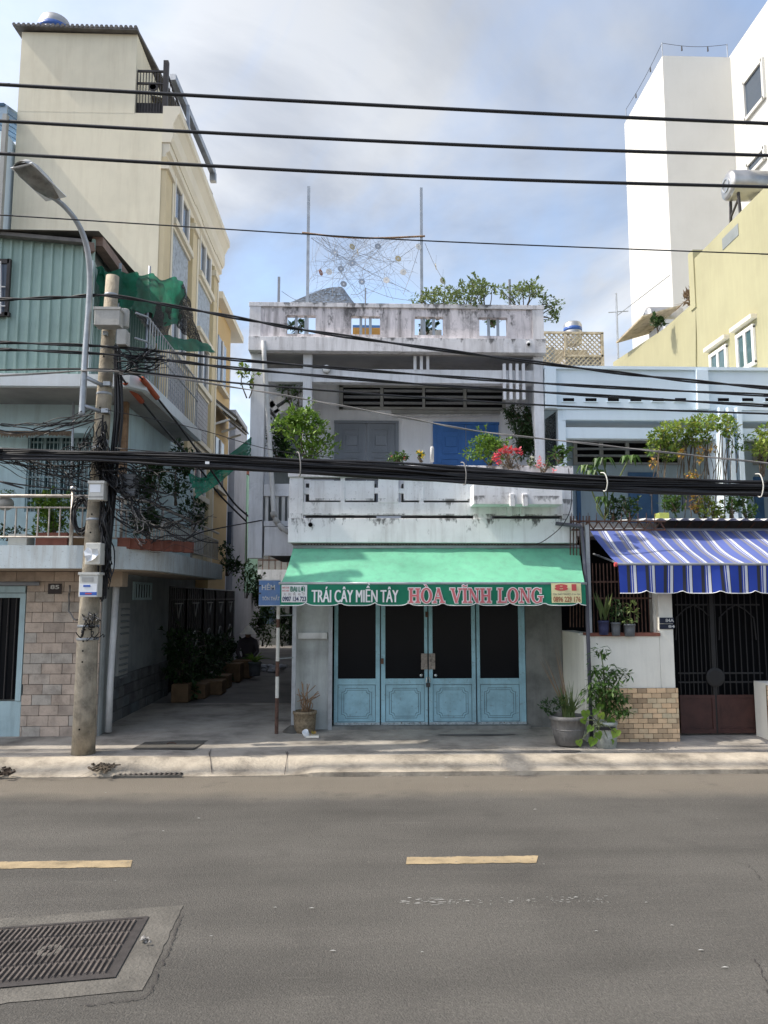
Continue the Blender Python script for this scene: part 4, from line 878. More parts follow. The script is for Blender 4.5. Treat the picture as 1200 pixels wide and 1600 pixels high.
for px, py in ((667,960), (597,1033)): MB().obox(W(px,py,YD-.03), (1,0,0), (0,1,0), (0,0,1), 0.022, 0.012, 0.04).build('bolt', 'rusty', gr, bevel=0.006)
box('frame', 'door_groove', gr, XX(516, YD), XX(520.5, YD), YD-0.01, YD+0.05, zdb, zgt)
# balcony front
bc = node('balcony', (1.0, YB, zF0), h81)
def bb(name, a, b_, c_, d_, y=YB, d=0.14, mt='balcony_white', bv=0.006): return pbox(name, mt, bc, a, b_, c_, d_, y, d, bevel=bv)
bb('fascia', 450, 810, 902, 848, YB, 0.2, 'fascia_white'); bb('lower_band', 452, 785, 895, 805, YB+0.01)
bb('post', 452, 744, 474, 811, YB+0.004, 0.15); bb('post', 591, 744, 623, 786, YB+0.004, 0.15); bb('post', 733, 744, 770, 786, YB+0.004, 0.15); bb('post', 878, 744, 895, 811, YB+0.004, 0.15); bb('spacer', 740, 804, 768, 811, YB+0.01)
bb('cap', 450, 727, 896, 746, YB-0.03, 0.24, 'slab_stained')
for a, b_, m_ in ((483,585,535), (631,733,658)):
    pn = bb('panel', a, 751, b_, 782, YB+0.02, 0.07)
    bb('panel_tie', m_-3, 744, m_+4, 786, YB+0.012, 0.10)
    bb('panel_tie', 473, 762, 484, 772, YB+0.03, 0.06) if a < 500 else bb('panel_tie', 622, 763, 632, 771, YB+0.03, 0.06)
    if a < 500: bb('panel_tie', 584, 762, 592, 771, YB+0.03, 0.06)
pl = bb('planter', 740, 757, 879, 788, YB-0.32, 0.33)
for px in (797, 817): bb('planter_block', px, 771, px+8, 791, YB-0.37, 0.05); bb('planter_bracket', px-4, 789, px+3, 806, YB-0.04, 0.05)
MB().lathe(W(485,820,YB-.005), [(0.03,-0.02),(0.03,0.02),(0.022,0.02),(0.02,0.0)], 12, (0,-1,0)).build('weep_hole', 'void', bc)
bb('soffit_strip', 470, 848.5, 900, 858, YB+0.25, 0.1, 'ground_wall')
cp = MB()
for k in range(70):
    x = XX(478+k*4.8, YB+.24); cp.box(x, x+0.018, YB+0.225, YB+0.25, ZZ(857,YB+.24), ZZ(850,YB+.24))
tag(cp.build('soffit_flutes', 'parapet_stained', bc), kind='stuff')
# left return at the column plane
box('left_return', 'render_white', h81, XX(412.5, YC, 850), XX(470, YC), YC+0.02, YC+0.14, ZZ(868, YC, 420), ZZ(823, YC, 420))
pbox('return_band', 'render_white', h81, 412, 814, 470, 822, YC+0.02, 0.12); pbox('return_rail', 'render_white', h81, 412, 756, 470, 775, YC+0.02, 0.12)
pbox('return_void', 'grey_void_wall', h81, 412, 770, 470, 832, YC+0.4, 0.04)
for px in (414, 430, 440, 449): pbox('return_baluster', 'pipe_white', h81, px, 774, px+5, 816, YC+0.05, 0.05)
pbox('return_back', 'grey_side_wall', h81, 426, 735, 470, 757, YC+0.6, 0.04)
# columns, beam, roof
pc = MB().box(XL, XX(412, YC, 700), YC, YC+0.22, ZZ(872, YC, 400), zRb).build('corner_column', 'render_white', h81, bevel=0.006)
for a, b_ in ((473,487), (835,850)):
    MB().box(XX(a, YC, 620), XX(b_, YC, 620), YC+0.01, YC+0.2, zF1, zRb).build('column', 'render_white', h81, bevel=0.006)
pbox('beam', 'render_white', h81, 411, 577, 836, 598, YC+0.03, 0.16, bevel=0.005)
box('roof_slab', 'slab_stained', h81, XX(388, YC-.15, 540), XX(853, YC-.15, 540), YC-0.15, YI+3, zRb, zRt, bevel=0.006)
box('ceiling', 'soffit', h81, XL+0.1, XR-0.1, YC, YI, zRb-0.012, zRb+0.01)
# vertical fins
for px in (648.5, 658.5, 668.5): pbox('fin', 'render_white', h81, px-2.2, 553, px+2.2, 578, YC+0.02, 0.05)
for px in (788.5, 798.5, 808.5, 818.5): pbox('fin', 'render_white', h81, px-2.2, 568, px+2.2, 624, YC-0.03, 0.05)
# parapet with four openings
pp = node('roof_parapet', (0.5, YC-.05, zRt), h81)
xe0, xe1 = XX(391, YC-.05, 500), XX(848, YC-.05, 500); zo0, zo1 = ZZ(523, YC-.05), ZZ(494, YC-.05)
ops = [(448,493), (549,594), (648,693), (749,793)]
xs = [xe0]+[XX(v, YC-.05, 508) for o_ in ops for v in o_]+[xe1]
for i in range(0, 10, 2): MB().box(xs[i], xs[i+1], YC-.05, YC+.07, zo0, zo1).build('pier', 'parapet_stained', pp)
MB().box(xe0, xe1, YC-.05, YC+.07, zo1, zPt-0.07).build('upper_band', 'parapet_stained', pp)
MB().box(xe0-0.02, xe1+0.02, YC-.08, YC+.1, zPt-0.07, zPt).build('coping', 'slab_stained', pp, bevel=0.005)
MB().box(xe0, xe1, YC-.05, YC+.07, zRt+0.001, zo0).build('lower_band', 'parapet_stained', pp)
for x in (xe0-0.01, xe1-0.17): MB().box(x, x+0.18, YC-.07, YC+.09, zRt, zPt-0.071).build('corner_pier', 'slab_stained', pp)
for x in (xe0, xe1-0.12): MB().box(x, x+0.12, YC+.1, YI+3, zRt, zPt-0.05).build('side_parapet', 'parapet_stained', pp)
for a, b_ in ops:
    for f_ in (0.33, 0.66): x = XX(a+(b_-a)*f_, YC, 508); MB().box(x-0.022, x+0.022, YC, YC+0.03, zo0, zo1).build('bar', 'galvanised', pp)
# first-floor inner wall: louvred window, grey doors, blue doors
lw = pbox('louvre_window', 'void', h81, 536, 606, 785, 636, YI-0.015, 0.02)
for a, b_, c_, d_ in ((530,602,790,606), (530,636,790,640), (530,602,536,640), (785,602,790,640), (594,606,599,636), (660,606,664,636), (724,606,729,636)): pbox('frame', 'trim_grey', lw, a, b_, c_, d_, YI-0.05, 0.04)
for k in range(3):
    for a, b_ in ((537,594), (600,660), (665,724), (730,785)): p0, p1 = W(a,611+k*9.5,YI-.03), W(b_,611+k*9.5,YI-.03); MB().obox((p0+p1)/2, (1,0,0), (0,1,-0.8), (0,0.8,1), (p1.x-p0.x)/2, 0.03, 0.006).build('slat', 'louvre', lw)
def panel_door(name, mt, x0, x1, y0, y1, label):
    d = h81; mid = (x0+x1)/2
    for a, b_, c_, e_ in ((x0,y0,x0+5,y1), (x1-5,y0,x1,y1), (x0,y0-4,x1,y0)): pbox('door_frame', mt, d, a, b_, c_, e_, YI-0.05, 0.06)
    for a, b_ in ((x0+5,mid-.5), (mid+.5,x1-5)):
        lf = pbox('panelled_door', mt, d, a, y0, b_, y1, YI-0.025, 0.02)
        for r0, r1 in ((8,46), (52,90)):
            if y0+r1 > y1: continue
            px0, px1, q0, q1 = a+9, b_-9, y0+r0, y0+r1
            for (u0,v0,u1,v1) in ((px0,q0,px1,q0+2.5), (px0,q1-2.5,px1,q1), (px0,q0+2.5,px0+2.5,q1-2.5), (px1-2.5,q0+2.5,px1,q1-2.5)): pbox('moulding', mt, lf, u0, v0, u1, v1, YI-0.04, 0.014)
            pbox('raised_field', mt, lf, (px0+px1)/2-9, (q0+q1)/2-8, (px0+px1)/2+9, (q0+q1)/2+8, YI-0.038, 0.012, bevel=0.006)
panel_door('double_door', 'door_grey', 522, 623, 661, 800, 'grey panelled double door on the upper floor behind the balcony')
panel_door('double_door', 'door_deep_blue', 677, 780, 663, 800, 'deep blue panelled double door on the upper floor behind the balcony')
# ceiling things: tube lamp, fan, round lamp, camera
tl = thing('tube_lamp', W(695,648,YI-.1), 'long unlit tube lamp above the upper doors', 'lamp')
MB().tube([W(614,649,YI-.1), W(780,648,YI-.1)], 0.018, 8).build('tube', 'pipe_white', tl, smooth=True); pbox('batten', 'trim_grey', tl, 612, 641, 782, 646, YI-0.06, 0.05)
fn = thing('ceiling_fan', W(635,568,YC+.7), 'small dark ceiling fan under the roof slab', 'fan')
c = W(635,568,YC+.7); MB().lathe(c, [(0.02,0.0),(0.09,0.02),(0.09,0.09),(0.03,0.12),(0.015,0.13),(0.015,0.2)], 16).build('motor', 'steel_dark', fn, smooth=True)
for k in range(3):
    a = 0.4+k*2.094; MB().obox(c+Vector((math.cos(a)*0.3, math.sin(a)*0.3, 0.04)), (math.cos(a), math.sin(a), 0), (-math.sin(a), math.cos(a), 0.15), (0,0,1), 0.22, 0.05, 0.006).build('blade', 'steel_dark', fn)
rl_ = thing('round_lamp', W(510,577,YC), 'round white lamp disc on the upper beam', 'lamp')
MB().lathe(W(510,577,YC-.0), [(0.062,0),(0.062,0.03),(0.05,0.045),(0.0,0.05)], 20, (0,-1,0)).build('disc', 'white_plain', rl_, smooth=True); MB().lathe(W(510,577,YC+.02), [(0.07,0),(0.07,0.02)], 20, (0,-1,0)).build('rim', 'pipe_grey', rl_)
sc_ = thing('security_camera', W(826,538,YC-.2), 'tiny dark dome camera on the roof slab edge', 'camera')
MB().lathe(W(826,537,YC-.15), [(0.035,0),(0.035,0.03),(0.02,0.045)], 12, (0,-1,0)).build('base', 'white_plain', sc_); MB().sphere(W(826,538,YC-.19), 0.026, 10, 6).build('lens', 'void', sc_, smooth=True)
# white zig-zag stair stringers between the columns
st = node('outside_stair', W(440,680,YC+.8), h81)
YS2 = YC+0.8
for (a, b_) in (((424,640),(474,604)), ((432,652),(476,622))): MB().beam(W(*a,YS2), W(*b_,YS2), 0.5, 0.10).build('stringer', 'render_white', st)
MB().beam(W(414,620,YS2), W(436,650,YS2), 0.5, 0.10).build('stringer', 'render_white', st); MB().beam(W(410,642,YS2), W(430,664,YS2), 0.5, 0.09).build('stringer', 'render_white', st)
for k in range(6):
    u = k/5; p = W(430+42*u, 646-32*u, YS2+.1); MB().box(p.x-0.09, p.x+0.09, YS2-0.1, YS2+0.6, p.z-0.02, p.z+0.03).build('step', 'soffit', st)
box('back_wall', 'grey_void_wall', st, XX(440, YI-.1, 650), XX(476, YI-.1, 650), YI-0.12, YI-0.06, zF1, zRb-0.02)
# drain pipes
dp = node('drain_pipe', W(425,800,YC-.1), h81)
MB().tube([W(412,532,YC-.2), W(413,560,YC-.12), W(422,700,YC-.08), W(427,790,YC-.08), W(428,806,YC-.08), W(434,818,YC-.1), W(450,832,YC-.2)], 0.038, 10).build('pipe', 'pipe_white', dp, smooth=True)
for pa, pb in (((426,800),(429,808)), ((430,811),(435,819)), ((438,822),(443,827))): MB().tube([W(*pa,YC-.09), W(*pb,YC-.1)], 0.047, 10).build('tape_wrap', 'box_grey', dp, smooth=True)
dp = node('drain_pipe', W(910,1140,YB-.3), h81)
pa = W(868,818,YB-.05); pb = W(905,822,YB-.15)
MB().tube([pa, pb, (pb.x+0.03, pb.y, pb.z-0.03), (pb.x+0.03, 10.15, 2.2), (pb.x+0.03, 10.12, 0.2)], 0.026, 10).build('pipe', 'pipe_slate', dp, smooth=True)
MB().sphere(pb, 0.036, 10, 6).build('elbow', 'pipe_slate', dp, smooth=True)
vp = MB().tube([W(675,722,YB+.1), W(675,700,YB+.1), W(675,698,YB+.1)], [0.028,0.028,0.02], 10).build('vent_pipe', 'pipe_white', smooth=True); tag(vp, 'short white vent pipe standing on the balcony cap near yellow flowers', 'pipe')
# ================================================================= green awning
YA0, YA1 = YB+0.08, 9.82
aw = thing('green_awning', (1.0, YA1, ZZ(945, YA1)), 'faded mint green shop awning with lettered dark green valance', 'awning')
tL, tR = W(458,857,YA0), W(905,857,YA0); fL, fR = W(438,913,YA1), W(914,913,YA1)
nx = 60
def can(u, v):
    a = tL.lerp(tR, u); b_ = fL.lerp(fR, u); p = a.lerp(b_, v)
    p.z += -0.05*math.sin(math.pi*v)*(0.55+0.45*math.cos(u*12.57)) + 0.016*nz(u*9, v*2.2, 1) + 0.006*nz(u*30, v*3, 4) ; return p
MB().grid(can, nx, 12).build('canopy', 'awning_top', aw, smooth=True)
vz1 = fL.z; vz0 = ZZ(946, YA1)
def vdepth(x, z): t = (vz1-z)/(vz1-vz0); return YA1-0.012 + t*0.02*math.sin(x*4.1) + 0.012*t*nz(x*2, z*2, 5)
nv_ = 120; scal = []
V = []; sl_ = (fR.x-fL.x)/9
for i in range(nv_+1):
    x = fL.x+(fR.x-fL.x)*i/nv_; ph_ = ((x-fL.x-0.33) % sl_)/sl_
    zb = vz0 + 0.04*abs(2*ph_-1)**6
    for j in range(6): z = vz1+(zb-vz1)*j/5; V.append((x, vdepth(x, z), z))
vo = MB().add(V, [(i*6+j, i*6+j+1, (i+1)*6+j+1, (i+1)*6+j) for i in range(nv_) for j in range(5)]).build('valance', 'awning_side', aw, smooth=True)
hem = MB(); hem.tube([(V[i*6+5][0], V[i*6+5][1]-0.002, V[i*6+5][2]) for i in range(nv_+1)], 0.006, 5).build('hem', 'letter_white', vo, smooth=True)
MB().tube([(fL.x-0.02, YA1, vz1+0.012), (fR.x+0.02, YA1, vz1+0.012)], 0.018, 8).build('front_bar', 'galvanised', aw, smooth=True)
MB().tube([tL+Vector((0,0.02,0.02)), tR+Vector((0,0.02,0.02))], 0.03, 8).build('roller', 'galvanised', aw, smooth=True)
for u in (0.03, 0.5, 0.97): MB().tube([fL.lerp(fR, u)+Vector((0,0.02,0)), tL.lerp(tR, u)+Vector((0,0.05,-0.25))], 0.014, 6).build('arm', 'galvanised', aw, smooth=True)
yf = lambda x, z: vdepth(x, z)-0.007
yf2 = lambda x, z: vdepth(x, z)-0.012
PXx = lambda px: XX(px, YA1, 930); PZ = lambda py: ZZ(py, YA1)
def vpanel(name, mt, a, b_, c_, d_, yfun=yf):
    mb = MB(); n_ = 12
    mb.grid(lambda u, v: (lambda x, z: (x, yfun(x, z), z))(PXx(a)+(PXx(c_)-PXx(a))*u, PZ(d_)+(PZ(b_)-PZ(d_))*v), n_, 4); return mb.build(name, mt, vo)
def vtext(body, a, b_, c_, d_, mt, bold=0.0, yfun=yf, cap=None, name='lettering', fat=0.0): return lettering(body, PXx(a), PXx(c_), PZ(d_), PZ(b_), 0, mt, vo, bold, name, yfun, cap, fat)
vtext('TRÁI CÂY MIỀN TÂY', 487.5, 922, 622, 941, 'letter_white', 0.0, cap='TRI', fat=0.0042)
vpanel('white_panel', 'panel_white', 440, 914, 480, 941)
vtext('ĐẠI LỢI', 453.5, 917, 476, 924.5, 'ink_green', 0.0, yf2, cap='I', fat=0.0022); vtext('0907 134 723', 441.5, 932, 478.5, 939.5, 'ink_navy', 0.025, yf2)
vtext('MÁI CHE', 441.5, 916.5, 452, 919.5, 'ink_red', 0.02, yf2); vtext('MÁI XẾP', 441.5, 921, 452, 924.2, 'ink_red', 0.02, yf2)
for ch, px in zip('大利帆布示', (443,450.5,458,465.5,472.5)): vtext(ch, px, 926.2, px+4.6, 931, 'ink_grey', 0.0, yf2)
vpanel('cream_panel', 'panel_cream', 861, 911, 907.5, 942)
vtext('81', 866, 912.5, 900, 923, 'ink_red', 0.045, yf2); vtext('TÔN THẤT THUYẾT - P.16 - Q.4', 863, 926, 905.5, 930, 'ink_navy', 0.01, yf2); vtext('0896 229 176', 863.5, 932, 905.5, 940.5, 'ink_brown', 0.02, yf2)
# slab-serif red letters, drawn stroke by stroke: white outline plate below, red face above
def stroke(mb, x0, z0, x1, z1, w_):
    mb.append([(x0-w_/2, z0), (x0+w_/2, z0), (x1+w_/2, z1), (x1-w_/2, z1)])
def rect(mb, x0, z0, x1, z1): mb.append([(x0, z0), (x1, z0), (x1, z1), (x0, z1)])
def ringq(mb, cx, cz, rx, rz, wx, wz, a0=0, a1=360, n=26):
    for k in range(n):
        a, b_ = R(a0+(a1-a0)*k/n), R(a0+(a1-a0)*(k+1)/n)
        mb.append([(cx+(rx-wx)*math.cos(a), cz+(rz-wz)*math.sin(a)), (cx+rx*math.cos(a), cz+rz*math.sin(a)), (cx+rx*math.cos(b_), cz+rz*math.sin(b_)), (cx+(rx-wx)*math.cos(b_), cz+(rz-wz)*math.sin(b_))])
def glyph(ch):
    q = []; T = 0.2; S = 0.1                             # unit cap height; returns quads and the advance
    if ch == 'H':
        for x in (0.2, 0.72): rect(q, x-T/2, 0, x+T/2, 1); rect(q, x-0.19, 0, x+0.19, S); rect(q, x-0.19, 1-S, x+0.19, 1)
        rect(q, 0.2, 0.44, 0.72, 0.56); return q, 0.94
    if ch == 'O': ringq(q, 0.45, 0.5, 0.44, 0.52, 0.2, 0.09); return q, 0.92
    if ch == 'A':
        stroke(q, 0.16, 0.05, 0.46, 1.0, 0.09); stroke(q, 0.76, 0.05, 0.46, 1.0, 0.2); rect(q, 0.24, 0.3, 0.7, 0.39); rect(q, 0.0, 0, 0.32, S); rect(q, 0.58, 0, 0.95, S); return q, 0.96
    if ch == 'V':
        stroke(q, 0.18, 0.95, 0.48, 0, 0.2); stroke(q, 0.78, 0.95, 0.48, 0, 0.09); rect(q, 0.0, 1-S, 0.36, 1); rect(q, 0.63, 1-S, 0.94, 1); return q, 0.94
    if ch == 'I': rect(q, 0.11, 0, 0.31, 1); rect(q, 0.02, 0, 0.4, S); rect(q, 0.02, 1-S, 0.4, 1); return q, 0.43
    if ch == 'N':
        rect(q, 0.15, 0, 0.24, 1); rect(q, 0.72, 0, 0.81, 1); stroke(q, 0.19, 1, 0.76, 0, 0.2); rect(q, 0.02, 0, 0.36, S); rect(q, 0.02, 1-S, 0.24, 1); rect(q, 0.6, 1-S, 0.94, 1); return q, 0.95
    if ch == 'L': rect(q, 0.12, 0, 0.32, 1); rect(q, 0.02, 0, 0.74, S); rect(q, 0.02, 1-S, 0.43, 1); rect(q, 0.66, 0, 0.75, 0.34); return q, 0.78
    if ch == 'G': ringq(q, 0.46, 0.5, 0.45, 0.52, 0.2, 0.09, 50, 325); rect(q, 0.66, 0.06, 0.83, 0.45); rect(q, 0.54, 0.38, 0.94, 0.47); rect(q, 0.72, 0.66, 0.8, 0.98); return q, 0.95
    return q, 0.42
word = 'HOA VINH LONG'; Q = []; adv = 0
for ch in word:
    q, a = glyph(ch); Q += [[(x+adv, z) for x, z in f_] for f_ in q]; 
    if ch == 'O' and adv < 1.5: Q.append([(adv+0.3, 1.24), (adv+0.42, 1.24), (adv+0.56, 1.07), (adv+0.48, 1.07)])          # grave of Ò
    if ch == 'I':
        for k in range(5):
            za, zb2 = 1.14+0.035*math.sin(k*1.4), 1.14+0.035*math.sin((k+1)*1.4); Q.append([(adv+0.02+0.075*k, za-0.035), (adv+0.095+0.075*k, zb2-0.035), (adv+0.095+0.075*k, zb2+0.04), (adv+0.02+0.075*k, za+0.04)])
    adv += a
gx0, gx1, gz0, gz1 = PXx(638), PXx(848), PZ(942), PZ(919)
def glyph_mesh(grow, off, name, mt):
    mb = MB()
    for f_ in Q:
        P = [(gx0+(x/adv)*(gx1-gx0), gz0+z*(gz1-gz0)) for x, z in f_]
        if grow:
            cx, cz = sum(p[0] for p in P)/4, sum(p[1] for p in P)/4
            P2 = []
            for k in range(4):
                p, a, b_ = Vector(P[k]), Vector(P[k-1]), Vector(P[(k+1) % 4])
                d1 = (p-a).normalized() if (p-a).length > 1e-6 else Vector((0,0)); d2 = (p-b_).normalized() if (p-b_).length > 1e-6 else Vector((0,0)); P2.append(tuple(p+(d1+d2)*grow))
            P = P2
        mb.add([(x, vdepth(x, z)-off, z) for x, z in P], [(0,1,2,3)])
    # two-sided flat lettering: each quad a hair deeper than the last so that none coincide
    for i in range(len(mb.v)): v = mb.v[i]; mb.v[i] = (v[0], v[1]-0.00002*(i//4), v[2])
    return mb.build(name, mt, vo)
glyph_mesh(0.010, 0.006, 'letter_outline', 'letter_white'); glyph_mesh(0.0, 0.018, 'lettering', 'letter_red')
# awning post, sign pole with blue street sign
ps = thing('awning_post', G(458,1143,0.18), 'slim grey steel post under the left end of the green awning', 'post')
gx = G(458,1143,0.18); MB().box(gx.x-0.028, gx.x+0.028, gx.y-0.028, gx.y+0.028, 0.16, 2.05).build('tube', 'galvanised', ps); MB().lathe((gx.x, gx.y, 0.17), [(0.16,0),(0.12,0.04),(0.05,0.09),(0.04,0.1)], 12).build('mortar_foot', 'concrete_patch', ps, smooth=True)
sg = thing('street_sign', G(432,1146,0.18), 'blue alley name sign on a flaking red and white pole', 'sign')
gp = G(432,1146,0.18); n_ = 9; zs_ = [0.17, 0.42, 0.66, 0.95, 1.16, 1.42, 1.62, 1.74, 1.80, 2.1]
for k in range(9): MB().tube([(gp.x+0.01*k*0, gp.y, zs_[k]), (gp.x, gp.y, zs_[k+1])], 0.026, 10, caps=(k == 8)).build('pole_band', 'box_pale' if k in (2,4,5,7,8) else 'rusty', sg, smooth=True)
pnl = MB().pbox(404.5, 906, 438, 946.5, gp.y-0.06, 0.012).build('panel', 'sign_blue', sg)
yy = gp.y-0.064
lettering('HẺM', XX(409,yy,925), XX(429.5,yy,925), ZZ(922,yy), ZZ(914,yy), yy, 'sign_letter', pnl, 0.02, cap='HM'); lettering('TÔN THẤT', XX(409.5,yy,935), XX(437,yy,935), ZZ(938,yy), ZZ(932.5,yy), yy, 'sign_letter', pnl, 0.02, cap='TN')
MB().pbox(404, 905.4, 438.2, 907, gp.y-0.064, 0.016).build('rim', 'sign_letter', pnl); MB().pbox(404, 945.6, 438.2, 947, gp.y-0.064, 0.016).build('rim', 'sign_letter', pnl)
for py in (914, 926): MB().pbox(403, py, 408, py+2, gp.y-0.066, 0.02).build('clip', 'steel_dark', pnl)
for py in (962, 1029): MB().tube([(gp.x, gp.y-0.02, ZZ(py,gp.y)), (gx.x, gx.y-0.02, ZZ(py-1,gp.y))], 0.008, 6).build('tie_rod', 'galvanised', sg)
# ================================================================= blue-white neighbour house 84
YN = 12.0
h84 = thing('neighbour_house', (5.5, 10.3, 0.18), 'pale blue terrace house with louvred windows behind the striped awning', 'house')
xn0 = XX(851, YN, 650); xn1 = 12.0
zT = ZZ(576, YN, 1000); zM = ZZ(641, YN, 1000)
box('parapet', 'blue_white', h84, xn0+0.02, xn1, YN+0.02, YN+0.2, zM+0.02, zT-0.02)
box('parapet_cap', 'blue_white', h84, xn0, xn1, YN-0.03, YN+0.25, zT-0.02, zT+0.03)
for a, b_ in ((851,868), (1087,1105)): box('pilaster', 'blue_white', h84, XX(a, YN, 600), XX(b_, YN, 600), YN-0.05, YN+0.02, zM+0.021, zT-0.021)
for px in (880, 915, 950, 985, 1020, 1055, 1122, 1160, 1196):
    v = pbox('vent_slot', 'void', h84, px, 622, px+17, 627, YN+0.013, 0.02); pbox('slot_lip', 'blue_white', v, px-2, 627, px+19, 628.2, YN-0.002, 0.03)
box('beam', 'blue_white', h84, xn0+0.3, xn1, YN+0.05, YN+0.3, ZZ(656, YN, 1000), zM+0.019)
pbox('cross_beam', 'blue_white', h84, 884, 669, 1300, 686, YN+0.08, 0.15)
pbox('beam_lower', 'blue_white', h84, 884, 641.5, 1300, 657, YN+0.04, 0.15)
box('edge_post', 'blue_white', h84, XX(874, YN, 680), XX(886, YN, 680), YN+0.06, YN+0.25, ZZ(830, YN, 880), zM+0.018)
box('roof_slab', 'blue_white', h84, xn0+0.05, xn1, YN+0.3, 17, zM-0.1, zM+0.1)
# black net between the two houses
nb = MB().grid(lambda u, v: W(852+22*u, (655-16*u)+v*(95+18*u), YN-0.02+0.3*u), 8, 8).build('party_net', 'net_black', smooth=True); tag(nb, 'black net stretched between the white house column and the blue house', 'net')
YW = 13.4
zfl = ZZ(813, 11.3, 1000)
box('inner_wall', 'blue_wall', h84, xn0+0.1, xn1, YW, YW+0.2, zfl-0.1, zM)
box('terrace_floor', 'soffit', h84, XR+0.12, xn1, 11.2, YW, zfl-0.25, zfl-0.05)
for (a, c_) in ((899,1062), (1180,1320)):
    lw = pbox('louvre_window', 'void', h84, a, 692, c_, 724, YW-0.015, 0.02)
    for k in range(5):
        x = a+(c_-a)*k/4; pbox('frame', 'trim_grey', lw, x-3, 690, x+3, 726, YW-0.05, 0.04)
    for py in (690, 701.5, 712, 724): pbox('slat', 'louvre', lw, a, py-1.6, c_, py+1.6, YW-0.06, 0.04)
pbox('upper_panel', 'grey_void_wall', h84, 886, 657, 1320, 692, YW-0.03, 0.03)
for a, b_, c_, d_ in ((985,738,1030,900), (903,745,909,900), (1183,745,1196,900)): pbox('door_frame', 'blue_frame', h84, a, b_, c_, d_, YW-0.05, 0.05)
pbox('dark_window', 'tinted_glass', h84, 1066, 768, 1092, 795, YW-0.03, 0.03)
# vertical fins
for px in (1127, 1141, 1155):
    box('fin', 'blue_white', h84, XX(px, YN-.1, 700), XX(px, YN-.1, 700)+0.075, YN-0.1, YN+0.45, zfl-0.05, ZZ(636, YN-.1, 1140))
# ground storey: low wall, tiled base, pillar
YT = 10.22; xT0 = XX(915, YT, 1100); xT1 = XX(1057, YT, 1100); zwt = ZZ(993, YT, 950); ztt = ZZ(1075, YT, 990)
box('low_wall', 'cream_wall', h84, xT0, XX(1030, YT, 990), YT, YT+0.25, 0.1, zwt, bevel=0.006)
box('side_wall', 'cream_wall', h84, xT0+0.002, xT0+0.2, YT+0.25, YD+0.1, 0.1, zwt+0.02)
box('pillar', 'cream_wall', h84, XX(1030, YT, 990)+0.002, xT1, YT+0.004, YT+0.35, 0.1, 2.42, bevel=0.006)
pbox('sill', 'terracotta', h84, 918, 989, 1032, 994, YT-0.02, 0.2)
box('grout_bed', 'grout', h84, XX(935, YT, 1100), xT1+0.02, YT-0.014, YT-0.001, 0.13, ztt)
tm = mesh_of(MB().box(-.5,.5,-.5,.5,-.5,.5), 'tile', 'tile_mesh'); bmx = bmesh.new(); bmx.from_mesh(tm); bmesh.ops.bevel(bmx, geom=[e for e in bmx.edges], offset=0.03, segments=1, affect='EDGES'); bmx.to_mesh(tm); bmx.free()
def tiles(parent, xa, xb, z0, z1, y, tw=0.128, th=0.0655):
    n_ = int(round((z1-z0)/th)); th = (z1-z0)/n_
    for r_ in range(n_):
        x = xa - (tw/2 if r_ % 2 else 0)
        while x < xb-0.01:
            u, v = max(xa, x), min(xb, x+tw)
            if v-u > 0.012: put('tile', tm, parent, ((u+v)/2, y-0.006+rnd.uniform(-.0012,.0012), z0+th*(r_+.5)), (v-u-0.006, 0.018, th-0.006))
            x += tw
tiles(h84, XX(935, YT, 1100), xT1+0.02, 0.14, ztt, YT-0.014)
xg1 = XX(1193, 10.3, 1100)
box('gate_pillar', 'cream_wall', h84, xg1+0.02, 12, YT+0.004, YT+0.35, 0.1, ztt+0.05); box('grout_bed', 'grout', h84, xg1, 6.3, YT-0.014, YT-0.001, 0.13, ztt+0.03); tiles(h84, xg1, 6.3, 0.14, ztt+0.03, YT-0.014)
# grille window above the low wall
gw = node('grille', (xT0, YT+0.12, zwt), h84)
xa, xb, za, zb = XX(921, YT+.15, 920), XX(1030, YT+.15, 920), zwt+0.02, 2.5
box('back_panel', 'void', h84, xa-0.1, 12, YT+1.6, YT+1.65, 0.1, zfl-0.26)
for k in range(20): x = xa+(xb-xa)*k/19; MB().tube([(x, YT+.15, za), (x, YT+.15, zb)], 0.0085, 5).build('bar', 'rusty', gw)
for z in (za, (za+zb)/2, zb-0.25): MB().beam((xa, YT+.15, z), (xb, YT+.15, z), 0.024).build('rail', 'rusty', gw)
box('frame', 'rusty', gw, xb-0.02, xb+0.02, YT+.1, YT+.17, za-0.03, zb)
pbox('post', 'box_pale', gw, 1021, 920, 1027, 990, YT+0.09, 0.04)
pbox('post', 'galvanised', gw, 917, 820, 923, 992, YT+0.02, 0.05)
# spiked top rail + little lattice under the roof edge
yl = YT+0.12
for k in range(11):
    px = 893+k*13; q = W(px, 801, yl); MB().tube([W(px,818,yl), q], [0.009,0.003], 5).build('spike', 'rusty', gw)
for k in range(9):
    a, b_ = 895+k*16, 895+(k+1)*16; zt_, zb_ = 815, 827
    MB().beam(W(a,zb_,yl), W((a+b_)/2,zt_,yl), 0.014).build('truss', 'rusty', gw); MB().beam(W((a+b_)/2,zt_,yl), W(b_,zb_,yl), 0.014).build('truss', 'rusty', gw)
for py in (814.5, 828): MB().beam(W(893,py,yl), W(1040,py,yl), 0.022).build('rail', 'rusty', gw)
for k in range(7):
    px = 891+k*5; MB().tube([W(px,806,YT+.2), W(px,980,YT+.2)], 0.008, 5).build('bar', 'rusty', gw)
pbox('eaves_beam', 'steel_dark', h84, 1028, 814, 1300, 829, 11.15, 0.1)
for k in range(10):
    a, b_ = 1030+k*20, 1050+k*20; MB().beam(W(a,828,11.1), W(a+10,816,11.1), 0.016).build('truss_bar', 'rusty', h84)
